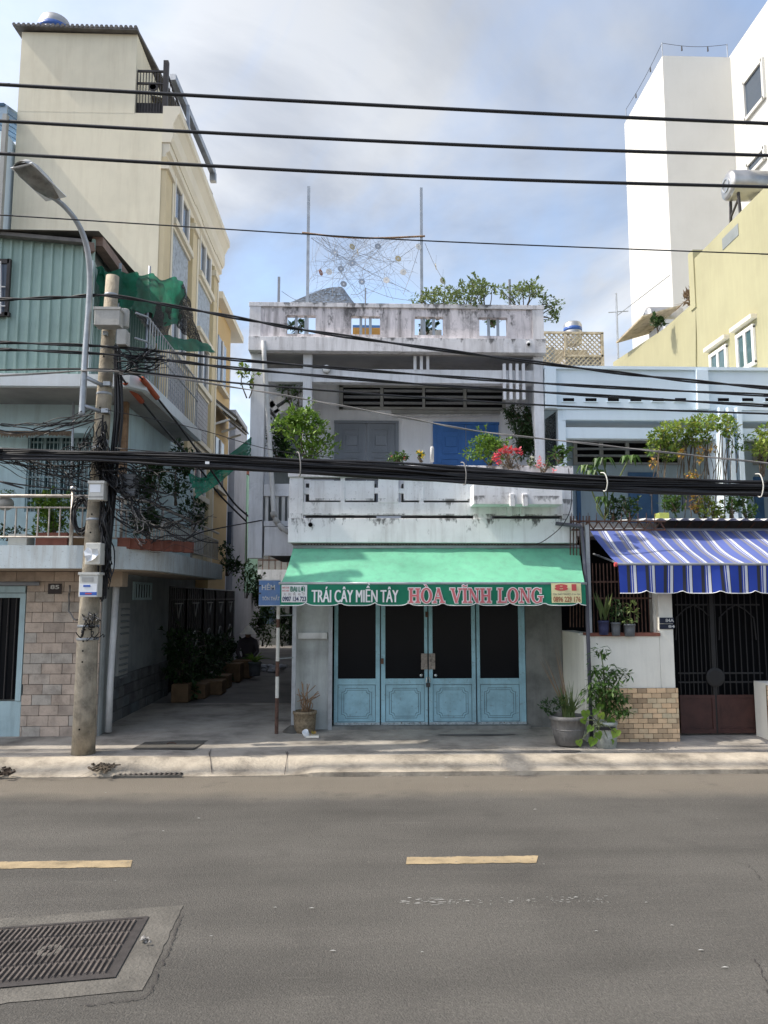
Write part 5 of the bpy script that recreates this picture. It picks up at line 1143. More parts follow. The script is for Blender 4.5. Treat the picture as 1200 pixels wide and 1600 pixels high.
# corrugated roof edge
prof = []; x = XX(1000, 10.9, 830)
y0_, y1_ = 10.75, 12.0; n_ = 0
while x < 8.5: prof += [(x, 0.0), (x+0.05, 0.028), (x+0.10, 0.028), (x+0.15, 0.0)]; x += 0.175
n_ = len(prof); zc_ = ZZ(813, 10.75, 1100)
MB().add([(a, y0_, zc_+c_) for a, c_ in prof]+[(a, y1_, zc_+0.10+c_) for a, c_ in prof], [(i, i+1, n_+i+1, n_+i) for i in range(n_-1)]).build('corrugated_roof', 'pipe_white', h84)
# gate
gt = thing('entrance_gate', (XX(1125, 10.6), 10.6, 0.18), 'dark iron gate with oxblood lower panels beside the tiled pillar', 'gate')
YG = 10.6; gx0_, gx1_ = XX(1060, YG, 1050), XX(1193, YG, 1050); zg_ = ZZ(1087, YG, 1120); ztop = ZZ(925, YG, 1120)
gm_ = XX(1116, YG, 1050)
for a, b_ in ((gx0_, gm_-0.012), (gm_+0.012, gx1_)):
    lp = box('lower_panel', 'gate_red', gt, a, b_, YG, YG+0.03, 0.2, zg_)
    for (u0,u1,v0,v1) in ((a, b_, zg_-0.03, zg_+0.012), (a, b_, 0.2, 0.26), (a, a+0.04, 0.26, zg_-0.03), (b_-0.04, b_, 0.26, zg_-0.03)): box('panel_frame', 'gate_red', lp, u0, u1, YG-0.014, YG-0.001, v0, v1)
    nb_ = 8
    for k in range(nb_): x = a+(b_-a)*(k+.5)/nb_; MB().tube([(x, YG+.015, zg_), (x, YG+.015, ztop+0.3)], 0.009, 5).build('bar', 'gate_bar', gt)
    for py in (1052, 1066, 945): MB().beam((a, YG+.015, ZZ(py,YG,1120)), (b_, YG+.015, ZZ(py,YG,1120)), 0.02).build('rail', 'gate_bar', gt)
    cxa = (a+b_)/2
    for s in (-1, 1): MB().tube([(cxa+s*0.26, YG, ZZ(1000,YG,1120)), (cxa+s*0.24, YG, ZZ(965,YG,1120)), (cxa+s*0.12, YG, ZZ(952,YG,1120)), (cxa, YG, ZZ(945,YG,1120))], 0.01, 5).build('arch', 'gate_bar', gt)
box('frame', 'gate_bar', gt, gm_-0.03, gm_+0.03, YG-0.01, YG+0.04, 0.2, ztop+0.3)
for k in range(24): MB().tube([(gx1_+.05+.1*k, YG+.015, .2), (gx1_+.05+.1*k, YG+.015, ztop+.3)], .009, 5).build('bar', 'gate_bar', gt)
MB().lathe((gm_, YG-0.02, ZZ(1058,YG,1116)), [(0.13,0),(0.13,0.012),(0.10,0.018),(0.0,0.018)], 24, (0,-1,0)).build('round_plate', 'gate_bar', gt)
for nm, px0, py0, px1, py1, txt, tx in (('84a',1031,965,1053,974,'84A',(1037,1050)), ('84',1031,975,1053,983,'84',(1041,1051))):
    np_ = thing('number_plate', W(1042,py1,YT-.01), {'84a':'small dark plate reading 84A on the cream pillar', '84':'small dark plate reading 84 directly below the 84A plate'}[nm], 'number plate')
    pbox('plate', 'plate_navy', np_, px0, py0, px1, py1, YT-0.012, 0.01); lettering(txt, XX(tx[0],YT-.015), XX(tx[1],YT-.015), ZZ(py1-2,YT-.015,1040), ZZ(py0+1.6,YT-.015,1040), YT-0.0145, 'plate_letter', np_, 0.03)
n85 = thing('number_plate', W(85,927,Y85-.02), 'small brown plate reading 85 on the sandstone wall', 'number plate')
pbox('plate', 'plate_brown', n85, 75, 912, 96, 928, Y85-0.02, 0.012); lettering('85', XX(78.5,Y85-.023,920), XX(92.5,Y85-.023,920), ZZ(920.5,Y85-.023,85), ZZ(914,Y85-.023,85), Y85-0.0225, 'plate_letter', n85, 0.03)
# ---- striped awning
m = bpy.data.materials.new('stripes'); m.use_nodes = True; t = m.node_tree; b = t.nodes['Principled BSDF']; M['stripes'] = m
at = N(t, 'ShaderNodeAttribute', attribute_name='stripe', attribute_type='GEOMETRY')
BL, WH, BK, GR = (0.02,0.06,0.40), (0.72,0.74,0.78), (0.035,0.035,0.045), (0.33,0.32,0.37)
cr = N(t, 'ShaderNodeValToRGB'); cr.color_ramp.interpolation = 'CONSTANT'; e = cr.color_ramp.elements
stops = [(0.0, BL), (0.44, BK), (0.62, BL), (0.68, WH), (0.71, BL), (0.78, WH), (0.93, BK), (0.96, BL)]
while len(e) < len(stops): e.new(0.5)
for el, (p, c) in zip(e, stops): el.position = p; el.color = (*c, 1)
t.links.new(at.outputs['Fac'], cr.inputs[0]); t.links.new(cr.outputs[0], b.inputs['Base Color']); b.inputs['Roughness'].default_value = 0.65
sun_f = m.copy(); sun_f.name = 'stripes_faded'; M['stripes_faded'] = sun_f          # the cloth itself has bleached on top
cr2 = [n for n in sun_f.node_tree.nodes if n.type == 'VALTORGB'][0]
for el, c in zip(cr2.color_ramp.elements, [(0.12,0.165,0.46), (0.27,0.265,0.30), (0.13,0.17,0.45), WH, (0.12,0.165,0.45), WH, (0.27,0.265,0.30), (0.13,0.17,0.46)]): el.color = (*c, 1)
for mm in (m, sun_f):
    t2 = mm.node_tree; b2 = t2.nodes['Principled BSDF']; c2 = b2.inputs['Base Color'].links[0].from_socket
    tr_ = N(t2, 'ShaderNodeBsdfTranslucent'); t2.links.new(c2, tr_.inputs[0]); mx_ = N(t2, 'ShaderNodeMixShader'); mx_.inputs[0].default_value = 0.2
    t2.links.new(b2.outputs[0], mx_.inputs[1]); t2.links.new(tr_.outputs[0], mx_.inputs[2]); t2.links.new(mx_.outputs[0], t2.nodes['Material Output'].inputs[0])
sa = thing('striped_awning', (4.5, 9.9, 2.1), 'blue and white striped cloth awning with scalloped valance over the gate', 'awning')
YQ0, YQ1 = 11.05, 9.88
A0 = W(922,828,YQ0); A1 = W(970,882,YQ1); Lw = 4.2; NS = 240
def stripe_sheet(fn, nu, nv, name, mt, parent):
    mb = MB().grid(fn, nu, nv); ob = mb.build(name, mt, parent, smooth=True); me = ob.data
    at_ = me.attributes.new('stripe', 'FLOAT', 'FACE'); 
    for p in me.polygons: at_.data[p.index].value = (((p.index % nu)+0.5)/nu*Lw/0.245) % 1.0
    return ob
def st_top(u, v):
    x = A0.x+Lw*u; y = YQ0+(YQ1-YQ0)*v; z = A0.z+(A1.z-A0.z)*v
    return Vector((x, y, z - 0.07*math.sin(math.pi*v)*(0.6+0.4*math.sin(u*21)) + 0.02*nz(u*14, v*3, 2)))
cn = stripe_sheet(st_top, NS*2, 10, 'canopy', 'stripes_faded', sa)
zv0 = ZZ(927, YQ1, 1100)
def st_val(u, v):
    x = A0.x+Lw*u; ph_ = (x*2.07+0.35) % 1.0; zb_ = zv0+0.04*abs(2*ph_-1)**5; z = A1.z+(zb_-A1.z)*v
    return Vector((x, YQ1-0.005+v*(0.03*math.sin(x*5.0)+0.015*math.sin(x*13)), z))
vl = stripe_sheet(st_val, NS*2, 6, 'valance', 'stripes', sa)
MB().tube([st_val(i/120, 1)+Vector((0,-0.003,0)) for i in range(121)], 0.005, 4).build('hem', 'letter_white', vl)
MB().tube([(A0.x-0.02, YQ1, A1.z+0.005), (A0.x+Lw, YQ1, A1.z+0.005)], 0.018, 8).build('front_bar', 'galvanised', sa); MB().lathe((A0.x-0.05, YQ1, A1.z), [(0.03,0),(0.03,0.03)], 10, (1,0,0)).build('end_cap', 'ink_red', sa)
MB().tube([(A0.x, YQ0, A0.z), (A0.x+Lw, YQ0, A0.z)], 0.03, 8).build('roller', 'galvanised', sa)
for u in (0.01, 0.5): MB().tube([st_top(u, 1), (A0.x+Lw*u, YQ0, A0.z-0.35)], 0.014, 6).build('arm', 'galvanised', sa)
# ================================================================= lattice roof room behind, with tank
lt = thing('lattice_room', W(895,545,17), 'small roof room screened with wooden lattice behind the white house', 'roof room')
YL = 17.0; lx0, lx1, lz0, lz1 = XX(848, YL, 545), XX(943, YL, 545), ZZ(600, YL, 895), ZZ(520, YL, 895)
box('body', 'grey_wall', lt, XX(884, YL, 545), lx1, YL+0.05, YL+2, lz0, ZZ(556, YL, 920)); box('back', 'lattice', lt, XX(884, YL, 545), lx1, YL+1.2, YL+1.25, ZZ(556,YL,920), lz1); box('dark_back', 'grey_void_wall', lt, lx0, XX(884,YL,545), YL+1.0, YL+1.05, lz0, lz1)
lat = MB(); hgt = lz1-lz0
for k in range(-12, 26):
    for s in (1, -1):
        x = lx0+k*0.11; z0_, z1_ = lz0, lz1; xs0, xs1 = (x, x+hgt) if s > 0 else (x+hgt, x)
        ta = (lx0-xs0)/(xs1-xs0); tb = (lx1-xs0)/(xs1-xs0); ta, tb = sorted((ta, tb)); ta = max(0, ta); tb = min(1, tb)
        if tb > ta: lat.beam((xs0+(xs1-xs0)*ta, YL-0.01*s, z0_+(z1_-z0_)*ta), (xs0+(xs1-xs0)*tb, YL-0.01*s, z0_+(z1_-z0_)*tb), 0.012, 0.028)
tag(lat.build('lattice_screen', 'lattice', lt), kind='stuff')
for a, b_, c_, d_ in ((848,518,943,521), (882,520,885,556), (940,520,944,590), (884,554,943,557)): pbox('frame', 'lattice', lt, a, b_, c_, d_, YL-0.05, 0.06)
tk = thing('water_tank', W(895,520,18), 'small upright steel tank with blue band on the lattice roof room', 'water tank')
c = W(895,520,18); MB().lathe(c, [(0.2,-0.3),(0.22,-0.2),(0.22,0.18),(0.19,0.24),(0.05,0.28)], 24).build('body', 'tank_steel', tk, smooth=True); MB().lathe(c, [(0.223,0.02),(0.223,0.11),(0.21,0.11),(0.21,0.02)], 24).build('band', 'tank_blue', tk, smooth=True)
# ================================================================= yellow building
yb_ = thing('yellow_building', (8.5, 16, 0.18), 'pale yellow building with stepped side wall and two green windows', 'building')
XY = 7.4
def side(name, mt, pts, x1=12.0, parent=yb_):            # a wall outline given in the photo on the plane X = XY, with real depth
    P = [WX(px, py, XY) for px, py in pts]; n_ = len(P)
    return MB().add([tuple(p) for p in P]+[(x1, p.y, p.z) for p in P], [tuple(range(n_)), tuple(range(n_, 2*n_))[::-1]]+[(i, n_+i, n_+(i+1) % n_, (i+1) % n_) for i in range(n_)]).build(name, mt, parent)
pA, pB = WX(958,566,XY), WX(1087,481,XY); pC, pD = WX(1087,385,XY), WX(1300,206,XY)
box('low_wing', 'yellow_wall', yb_, XY+0.03, 11, pB.y, pA.y+0.3, 0.2, (pA.z+pB.z)/2-0.06)
side('low_coping', 'yellow_wall', [(958,566), (1087,481), (1087,600), (958,640)], XY+0.25)
box('high_wing', 'yellow_wall', yb_, XY, 12, 11.2, pB.y-0.002, 0.2, (pC.z+pD.z)/2-0.02)
for (a, b_, c_, d_) in ((1113,548,1137,585), (1155,517,1180,575)):
    q0, q1 = WX(a, (b_+d_)/2+ (12 if a == 1113 else 5), XY), WX(c_, (b_+d_)/2-5, XY); yn, yf_ = min(q0.y, q1.y), max(q0.y, q1.y)
    z0_, z1_ = WX((a+c_)/2, d_, XY).z, WX((a+c_)/2, b_, XY).z
    wv = box('window', 'blue_glass', yb_, XY-0.02, XY, yn, yf_, z0_, z1_)
    for y in (yn, (yn+yf_)/2, yf_): box('frame', 'glazing_bar', wv, XY-0.05, XY-0.005, y-0.04, y+0.04, z0_, z1_)
    for z in (z0_, z1_): box('frame', 'glazing_bar', wv, XY-0.052, XY-0.004, yn-0.04, yf_+0.04, z-0.035, z+0.035)
    box('hood', 'cream_trim', wv, XY-0.12, XY, yn-0.12, yf_+0.12, z1_+0.12, z1_+0.2)
    box('pane', 'blue_glass', wv, XY-0.03, XY-0.021, yn+0.05, (yn+yf_)/2-0.05, z0_+0.05, z1_-0.05)
q0, q1 = WX(1129,378,XY), WX(1154,358,XY); box('vent', 'grey_void_wall', yb_, XY-0.01, XY+0.05, q1.y, q0.y, q1.z-0.12, q1.z+0.12)
pq = WX(1087,482,XY); box('step_coping', 'yellow_wall', yb_, XY-0.03, 12, pB.y-0.05, pB.y+0.2, pB.z, pC.z-0.03)
# horizontal steel tanks
def htank(px, py, X, rad, L, label, leg):
    c = WX(px, py, X)+Vector((L/2, 0, 0)); tk = thing('water_tank', (c.x, c.y, c.z-rad-leg), label, 'water tank'); h = L/2
    MB().lathe(c, [(0.05*rad,-h*1.02),(0.7*rad,-h*0.99),(rad*.96,-h*0.9),(rad,-h*.8),(rad,-h*0.3),(1.02*rad,-h*0.28),(1.02*rad,h*0.28),(rad,h*0.3),(rad,h*0.9),(0.7*rad,h),(0.05*rad,h*1.02)], 32, (1,0,0)).build('body', 'tank_steel', tk, smooth=True)
    MB().lathe(c+Vector((-h*1.0,0,0)), [(0.5*rad,-0.012),(0.5*rad,0.02),(0.4*rad,0.02),(0.4*rad,-0.012)], 24, (-1,0,0)).build('end_ring', 'galvanised', tk)
    for s in (-0.6, 0.6):
        for q in (-1, 1): MB().beam(c+Vector((s*h, q*rad*0.55, -rad*0.8)), c+Vector((s*h, q*rad*0.7, -rad-leg)), 0.045).build('leg', 'steel_dark', tk)
        MB().beam(c+Vector((s*h, -rad*0.65, -rad-leg*.1)), c+Vector((s*h, rad*0.65, -rad-leg*.6)), 0.035).build('brace', 'steel_dark', tk)
htank(1134, 290, 7.6, 0.30, 0.85, 'horizontal steel water tank high on the yellow roof before the tower', 0.5)
htank(1008, 496, 7.75, 0.28, 1.0, 'horizontal steel water tank on the lower yellow roof by the antenna', 0.45)
an = thing('roof_antenna', WX(966,560,7.6), 'thin white antenna mast rising from the low end of the yellow roof', 'antenna')
q = WX(966,560,7.6); MB().tube([q, q+Vector((0,0,2.0))], 0.03, 6).build('mast', 'galvanised', an); MB().tube([q+Vector((-.25,0,1.4)), q+Vector((.35,0,1.45))], 0.015, 5).build('boom', 'galvanised', an); MB().tube([q+Vector((0,0,1.3)), q+Vector((0.8,-2,1.7))], 0.012, 5).build('stay', 'galvanised', an)
MB().obox(WX(1010,508,7.55), (0,1,0), (1,0,0.3), (-.3,0,1), 1.0, 0.5, 0.02).build('sheet', 'lattice', lean := thing('roof_shed', WX(1008,520,7.6), 'little rusty lean-to sheet below the lower water tank', 'shed'))
box('shed_wall', 'pale_wall', lean, 7.6, 8.6, WX(1040,520,7.6).y, WX(1014,520,7.6).y, pB.z-0.1, pB.z+0.55)
# ================================================================= white tower
tw = thing('white_tower', (14, 29, 0.18), 'tall plain white tower block with blank walls rising behind the yellow building', 'building')
X0 = W(1035,87,27).x; zt_ = W(1035,87,27).z; X1 = W(1141,88,27).x; yfar = WX(975,175,X0).y
box('slim_block', 'tower_white', tw, X0, X1+2, 27, yfar, 0.2, zt_)
box('wide_block', 'tower_white', tw, X1, 26, 15, 27.2, 0.2, WX(1200,0,X1).z if WX(1200,0,X1).z > zt_ else zt_+0.02)
for (a, b_, c_, d_) in ((1165,98,1195,180), (1170,232,1197,270)):
    q0, q1 = WX(a, (b_+d_)/2+10, X1), WX(c_, (b_+d_)/2-10, X1); z0_, z1_ = WX((a+c_)/2, d_-8, X1).z, WX((a+c_)/2, b_+12, X1).z
    wv = box('window', 'tinted_glass', tw, X1-0.03, X1, q1.y, q0.y, z0_, z1_)
    for y in (q0.y, q1.y): box('frame', 'tower_white', wv, X1-0.1, X1-0.002, y-0.06, y+0.06, z0_-0.05, z1_+0.05)
    for z in (z0_, z1_): box('frame', 'tower_white', wv, X1-0.1, X1-0.002, q1.y, q0.y, z-0.06, z+0.06)
fe = node('roof_wire_fence', (X0, 27, zt_), tw)
ptsF = [(X0+.05, yfar-.1), (X0+.05, 27.1), (X1-.05, 27.1)]
for x, y in ptsF: MB().tube([(x, y, zt_), (x, y, zt_+0.62)], 0.02, 5).build('post', 'galvanised', fe)
for (a, b_) in ((ptsF[0], ptsF[1]), (ptsF[1], ptsF[2])):
    P = [(a[0]+(b_[0]-a[0])*k/10, a[1]+(b_[1]-a[1])*k/10, zt_+0.6-0.12*math.sin(math.pi*k/10)) for k in range(11)]; MB().tube(P, 0.010, 4).build('wire', 'steel_dark', fe)
    for k in (3, 7): x, y, z = P[k]; MB().tube([(x, y, z), (x, y, z-0.2)], [0.02, 0.03], 6).build('bulb', 'steel_dark', fe)
P = [(X1, 27.1-10*k/10, zt_+0.6+ (1.6)*k/10) for k in range(11)]; 
# ================================================================= concrete pole, lamp, boxes
up = thing('utility_pole', G(130,1178,0.15), 'leaning round concrete utility pole wrapped in cables at the alley corner', 'utility pole')
ctr = [(130,1178,17.2), (133,1100,16.2), (137,1000,15.4), (141,930,14.6), (146,850,13.6), (152,770,12.8), (158,690,12.0), (164,600,11.3), (170,520,10.8), (176,432,10.2)]
base = G(130,1178,0.15); PC = []
for px, py, hw in ctr:
    p = W(px, py, YP); PC.append((p, hw/1200*YP))
PC[0] = (Vector((PC[0][0].x, YP, 0.13)), PC[0][1])
shaft = MB(); n_ = 20
shaft.tube([p for p, r_ in PC], [r_ for p, r_ in PC], n_).build('shaft', 'pole_concrete', up, smooth=True)
def pole_at(py):
    for (a, b_) in zip(ctr, ctr[1:]):
        if b_[1] <= py <= a[1]:
            u = (a[1]-py)/(a[1]-b_[1]); return W(a[0]+(b_[0]-a[0])*u, py, YP), (a[2]+(b_[2]-a[2])*u)/1200*YP
    return PC[-1]
for py in (983, 1001, 1016, 1033, 1137, 805, 833, 640, 560, 930): 
    p, r_ = pole_at(py); MB().lathe(p+Vector((-0.01,-r_*0.99,0)), [(0.011,-0.004),(0.011,0.004)], 8, (0,-1,0)).build('bolt_hole', 'void', up)
for py in (998, 812, 978, 700, 616, 545, 462):
    p, r_ = pole_at(py); MB().lathe(p, [(r_*1.02,-0.016),(r_*1.06,-0.012),(r_*1.06,0.012),(r_*1.02,0.016)], 18).build('steel_band', 'galvanised', up, smooth=True)
for py in (603, 645, 692, 760):
    p, r_ = pole_at(py); MB().obox(p+Vector((0.06,-r_*0.8,0)), (1,0,0), (0,1,0), (0,0,1), 0.045, 0.05, 0.028).build('bracket', 'galvanised', up, bevel=0.004)
def pole_box(name, px0, py0, px1, py1, mt, label, extra=None, Yf=None):
    Yf = Yf or YP-0.36; t_ = thing(name, W((px0+px1)/2, py1, Yf+.1), label, 'box'); b_ = pbox('case', mt, t_, px0, py0, px1, py1, Yf, 0.17, bevel=0.008)
    q = (py0+py1)/2; p, r_ = pole_at(q); MB().beam((p.x, Yf+0.15, p.z), (p.x, YP, p.z), 0.05).build('mount', 'galvanised', t_)
    if extra: extra(t_, Yf)
    return t_
pole_box('junction_box', 147, 481, 187, 508, 'box_grey', 'weathered grey junction box near the top of the concrete pole', lambda t_, Y: pbox('lid', 'box_grey', t_, 146, 479, 188, 483, Y-0.01, 0.19), YP-0.34)
cn_ = thing('canister', W(194,512,YP-.1), 'grey metal canister strapped right of the junction box', 'canister')
MB().lathe(W(194,512,YP-.12), [(0.055,0),(0.06,0.01),(0.06,0.225),(0.05,0.24)], 16).build('body', 'box_grey', cn_, smooth=True); pbox('clamp', 'galvanised', cn_, 184, 500, 190, 504, YP-0.15, 0.06)
pole_box('small_box', 182, 514, 197, 538, 'box_grey', 'small grey box hanging below the canister', None, YP-0.3)
def ex1(t_, Y): pbox('lid', 'box_pale', t_, 137, 751, 163, 755, Y-0.012, 0.19); pbox('sticker', 'sticker', t_, 140.5, 757, 157, 769, Y-0.004, 0.003); pbox('latch_strip', 'box_grey', t_, 138.5, 775, 161, 777, Y-0.004, 0.003)
pole_box('meter_box', 138, 752, 162, 781, 'box_pale', 'pale meter box with white sticker at railing height on the pole', ex1)
def ex2(t_, Y):
    mb = MB(); V = []
    for k in range(9):
        a = 2*math.pi*k/9; r_ = 0.085*(1+0.25*math.sin(k*2.3)); p = W(143,866,Y-.02); V.append((p.x+r_*math.cos(a)*1.0, Y-0.02-0.025*(k % 3), p.z+r_*math.sin(a)))
    p = W(143,866,Y-.05); mb.add(V+[(p.x, Y-0.015, p.z)], [(k, (k+1) % 9, 9) for k in range(9)]).build('torn_paper', 'sticker', t_)
pole_box('meter_box', 133, 848, 157, 882, 'box_pale', 'pale box with torn white paper on the pole at slab height', ex2)
def ex3(t_, Y):
    pbox('lid', 'box_pale', t_, 122, 894, 155, 898, Y-0.012, 0.2); pbox('label', 'sticker', t_, 124, 912, 151, 932, Y-0.004, 0.003); pbox('label_band', 'sticker_blue', t_, 124.5, 925, 151, 930, Y-0.008, 0.003); pbox('label_band', 'sticker_blue', t_, 130, 914, 141, 917, Y-0.008, 0.003); pbox('label_mark', 'ink_red', t_, 133, 926.5, 143, 928.5, Y-0.011, 0.002); pbox('faint_label', 'box_grey', t_, 128, 902, 146, 909, Y-0.003, 0.002)
pole_box('meter_box', 123, 895, 153, 933, 'box_pale', 'largest pale meter box with blue label on the pole above eye level', ex3)
def ex4(t_, Y):
    for px in (196, 205): MB().tube([W(px,775,Y+.08), W(px,788,Y+.08)], 0.022, 8).build('gland', 'box_pale', t_, smooth=True)
    for k in range(6): pbox('rib', 'box_dark', t_, 187.5, 742+k*5.5, 211.5, 744+k*5.5, Y-0.008, 0.01)
pole_box('splice_box', 188, 740, 211, 775, 'box_dark', 'dark ribbed splice box with two pale glands right of the pole', ex4, YP-0.25)
# street lamp
sl_ = thing('street_lamp', W(128,650,YP-.2), 'curved grey street lamp arm with drooping head bolted to the concrete pole', 'street lamp')
path = [(128,650,9.5), (130,610,9.5), (133.5,550,9.5), (138,490,9.48), (140.5,440,9.42), (138,400,9.34), (131,370,9.25), (119,345,9.15), (103,325,9.05), (88,312,8.97), (78,306,8.9)]
P = [W(*q) for q in path]; sm = []
for i in range(len(P)-1):
    p0, p1, p2, p3 = P[max(i-1,0)], P[i], P[i+1], P[min(i+2,len(P)-1)]
    for k in range(5): u = k/5; sm.append(0.5*((2*p1)+(p2-p0)*u+(2*p0-5*p1+4*p2-p3)*u*u+(3*p1-p0-3*p2+p3)*u**3))
sm.append(P[-1]); MB().tube(sm, [0.042-0.012*i/len(sm) for i in range(len(sm))], 12).build('arm', 'galvanised', sl_, smooth=True)
for a, b_ in (((135,590),(166,605)), ((131,634),(163,645))): MB().tube([W(*a,9.5), W(*b_,YP-.05)], 0.028, 8).build('bracket', 'galvanised', sl_, smooth=True)
ha, hb = W(86,309,8.95), W(33,258,8.45); d = (hb-ha).normalized(); sd = d.cross(Vector((0,0,1))).normalized(); un = sd.cross(d); Lh = (hb-ha).length
def shell(prof, off):                                    # prof: (t along, half width, height) ; closed top shell
    V = []; n_ = 10
    for t_, w_, h_ in prof:
        for k in range(n_+1):
            a = math.pi*k/n_; V.append(ha+d*(t_*Lh)+sd*(w_*math.cos(a))+un*(h_*math.sin(a)+off))
    m_ = len(prof); return V, [(i*(n_+1)+k, i*(n_+1)+k+1, (i+1)*(n_+1)+k+1, (i+1)*(n_+1)+k) for i in range(m_-1) for k in range(n_)]+[tuple(range(n_+1)), tuple((m_-1)*(n_+1)+k for k in range(n_+1))[::-1]]
V, Fc = shell([(-0.08,0.04,0.04),(0.0,0.07,0.07),(0.15,0.10,0.09),(0.4,0.15,0.11),(0.8,0.16,0.11),(0.98,0.14,0.085),(1.04,0.08,0.04)], 0.0)
MB().add(V, Fc).build('head', 'lamp_shell', sl_, smooth=True)
V, Fc = shell([(0.0,0.065,-0.02),(0.15,0.095,-0.045),(0.4,0.142,-0.065),(0.8,0.15,-0.06),(0.97,0.13,-0.02)], -0.004)
MB().add(V, Fc).build('lens', 'lamp_glass', sl_, smooth=True)
MB().obox(ha+d*0.48*Lh, d, sd, un, Lh*0.52, 0.158, 0.008).build('rim', 'sticker', sl_, bevel=0.006)
# ================================================================= cables across the street
def spline(pts, n=6):
    P = [Vector(p) for p in pts]; o = []
    for i in range(len(P)-1):
        p0, p1, p2, p3 = P[max(i-1,0)], P[i], P[i+1], P[min(i+2,len(P)-1)]
        for k in range(n): u = k/n; o.append(0.5*((2*p1)+(p2-p0)*u+(2*p0-5*p1+4*p2-p3)*u*u+(3*p1-p0-3*p2+p3)*u**3))
    return o+[P[-1]]
def cable(pts, Y, r_, label, mt='cable', name='cable', twist=0, group='cables crossing the street'):
    W3 = [W(*p, Y) if len(p) == 2 else W(*p) for p in pts]
    if pts[0][0] <= -60: W3.insert(0, W3[0]+(W3[0]-W3[1]).normalized()*9)          # runs on along the street
    if pts[-1][0] >= 1290: W3.append(W3[-1]+(W3[-1]-W3[-2]).normalized()*9)
    S = spline(W3, 10)
    if twist:
        t_ = thing(name, S[len(S)//2], label, 'cable', group); S2 = spline(W3, 60)
        for s in range(twist): MB().tube([p+Vector((0, math.cos(i*0.07+6.283*s/twist), math.sin(i*0.07+6.283*s/twist)))*r_*0.62 for i, p in enumerate(S2)], r_*0.62, 5).build('strand', mt, t_, smooth=True)
        return t_
    o = MB().tube(S, r_, 6).build(name, mt, smooth=True); return tag(o, label, 'cable', group)
cable([(-90,127),(0,132),(300,149),(600,165),(900,180),(1200,193),(1290,196)], 8.6, 0.0205, 'topmost thick black cable crossing the sky')
cable([(-90,184),(0,189),(300,206),(600,221),(900,233.5),(1200,243),(1290,246)], 8.6, 0.0195, 'second thick black cable from the top crossing the sky')
cable([(-90,235),(0,240),(300,257.5),(600,273),(900,284),(1200,292),(1290,294)], 8.6, 0.0195, 'third thick black cable from the top crossing the sky')
cable([(-90,331),(0,336),(240,351),(480,366),(660,376),(900,386),(1200,397),(1290,399)], 8.6, 0.0075, 'lone thin wire crossing the sky in front of the hanging discs')
YK = 9.5
cable([(-90,470),(0,468),(100,464.5),(172,462),(280,480),(400,502),(503,520),(700,548),(898,574),(1050,592),(1200,606),(1290,613)], YK, 0.021, 'black cable from the pole top sloping past the roof slab', twist=2)
cable([(-90,533),(0,535),(160,541),(280,552),(380,563),(640,584),(898,602),(1200,617.5),(1290,621)], YK, 0.019, 'black cable passing just under the roof slab beam', twist=2)
cable([(-90,544),(0,546),(160,553),(280,565),(380,576.5),(640,599),(898,616),(1200,634),(1290,638)], YK, 0.019, 'black cable just below the one at the upper beam', twist=2)
cable([(-90,579),(0,578),(157,577),(280,588),(380,599.5),(640,620),(898,635.5),(1200,646.5),(1290,649)], YK, 0.0125, 'thinner black cable crossing in front of the louvre window')
cable([(-60,590),(170,580),(380,607.5),(510,630),(640,654),(748,674),(898,691),(1050,708),(1200,724),(1290,734)], YK-.05, 0.011, 'pale twisted wire sloping across the upper doors', 'cable_pale', twist=2)
cable([(165,640),(300,668),(420,702),(520,715)], YK, 0.005, 'hair thin wire dropping from the pole into the bush')
cable([(-60,735),(0,752),(80,763),(135,768)], YK, 0.010, 'sagging black cable left of the meter box')
cable([(160,735),(300,733),(400,735),(520,739),(640,748),(760,757),(900,762)], YK-.1, 0.007, 'thin black wire hanging below the thick cable bundle')
cable([(180,700),(420,722),(640,737),(700,741),(900,748),(1200,752),(1290,755)], YK-.2, 0.006, 'thin wire lying along the top of the cable bundle')
cable([(888,732),(893,770),(890,800),(875,825),(850,845),(838,850)], YB-.15, 0.006, 'loose black wire looping down over the balcony end')
cable([(410,813),(398,815),(330,828),(300,838),(262,862)], 12.0, 0.010, 'slack service wire from the white column into the alley')
# thick bundle of many strands
cb = thing('cable_bundle', W(600,735,YK-.15), 'thick black bundle of telecom cables sweeping across the balconies', 'cable bundle')
top = [(-90,698),(0,701),(150,706),(280,708),(400,714),(600,722.5),(760,733),(900,742),(1050,748),(1200,752),(1290,754)]
bot = [(-90,714),(0,717),(150,719),(280,727),(400,735),(600,747),(760,757),(900,765),(1050,771),(1200,775),(1290,777)]
for k in range(38):
    v = (k+rnd.random())/38; ph_ = rnd.random()*6; dy = rnd.uniform(-0.07,0.07); pts = []
    for (a, b_) in zip(top, bot):
        y = a[1]+(b_[1]-a[1])*min(1, max(0, v+0.14*math.sin(a[0]*0.009+ph_))); pts.append(W(a[0]+rnd.uniform(-8,8), y, YK-0.15+dy+0.02*math.sin(a[0]*0.02+ph_)))
    pts = [pts[0]+(pts[0]-pts[2])*4]+pts+[pts[-1]+(pts[-1]-pts[-3])*4]
    MB().tube(spline(pts, 8), rnd.choice((0.007,0.009,0.011,0.013,0.018)), 6).build('cable', 'cable', cb, smooth=True)
for i in range(2):
    pts = [W(a[0], a[1]+(b_[1]-a[1])*(0.35+0.3*i), YK-0.12) for a, b_ in zip(top, bot)]; pts = [pts[0]+(pts[0]-pts[2])*4]+pts+[pts[-1]+(pts[-1]-pts[-3])*4]; MB().tube(spline(pts, 8), 0.024, 8).build('core_cable', 'cable', cb, smooth=True)
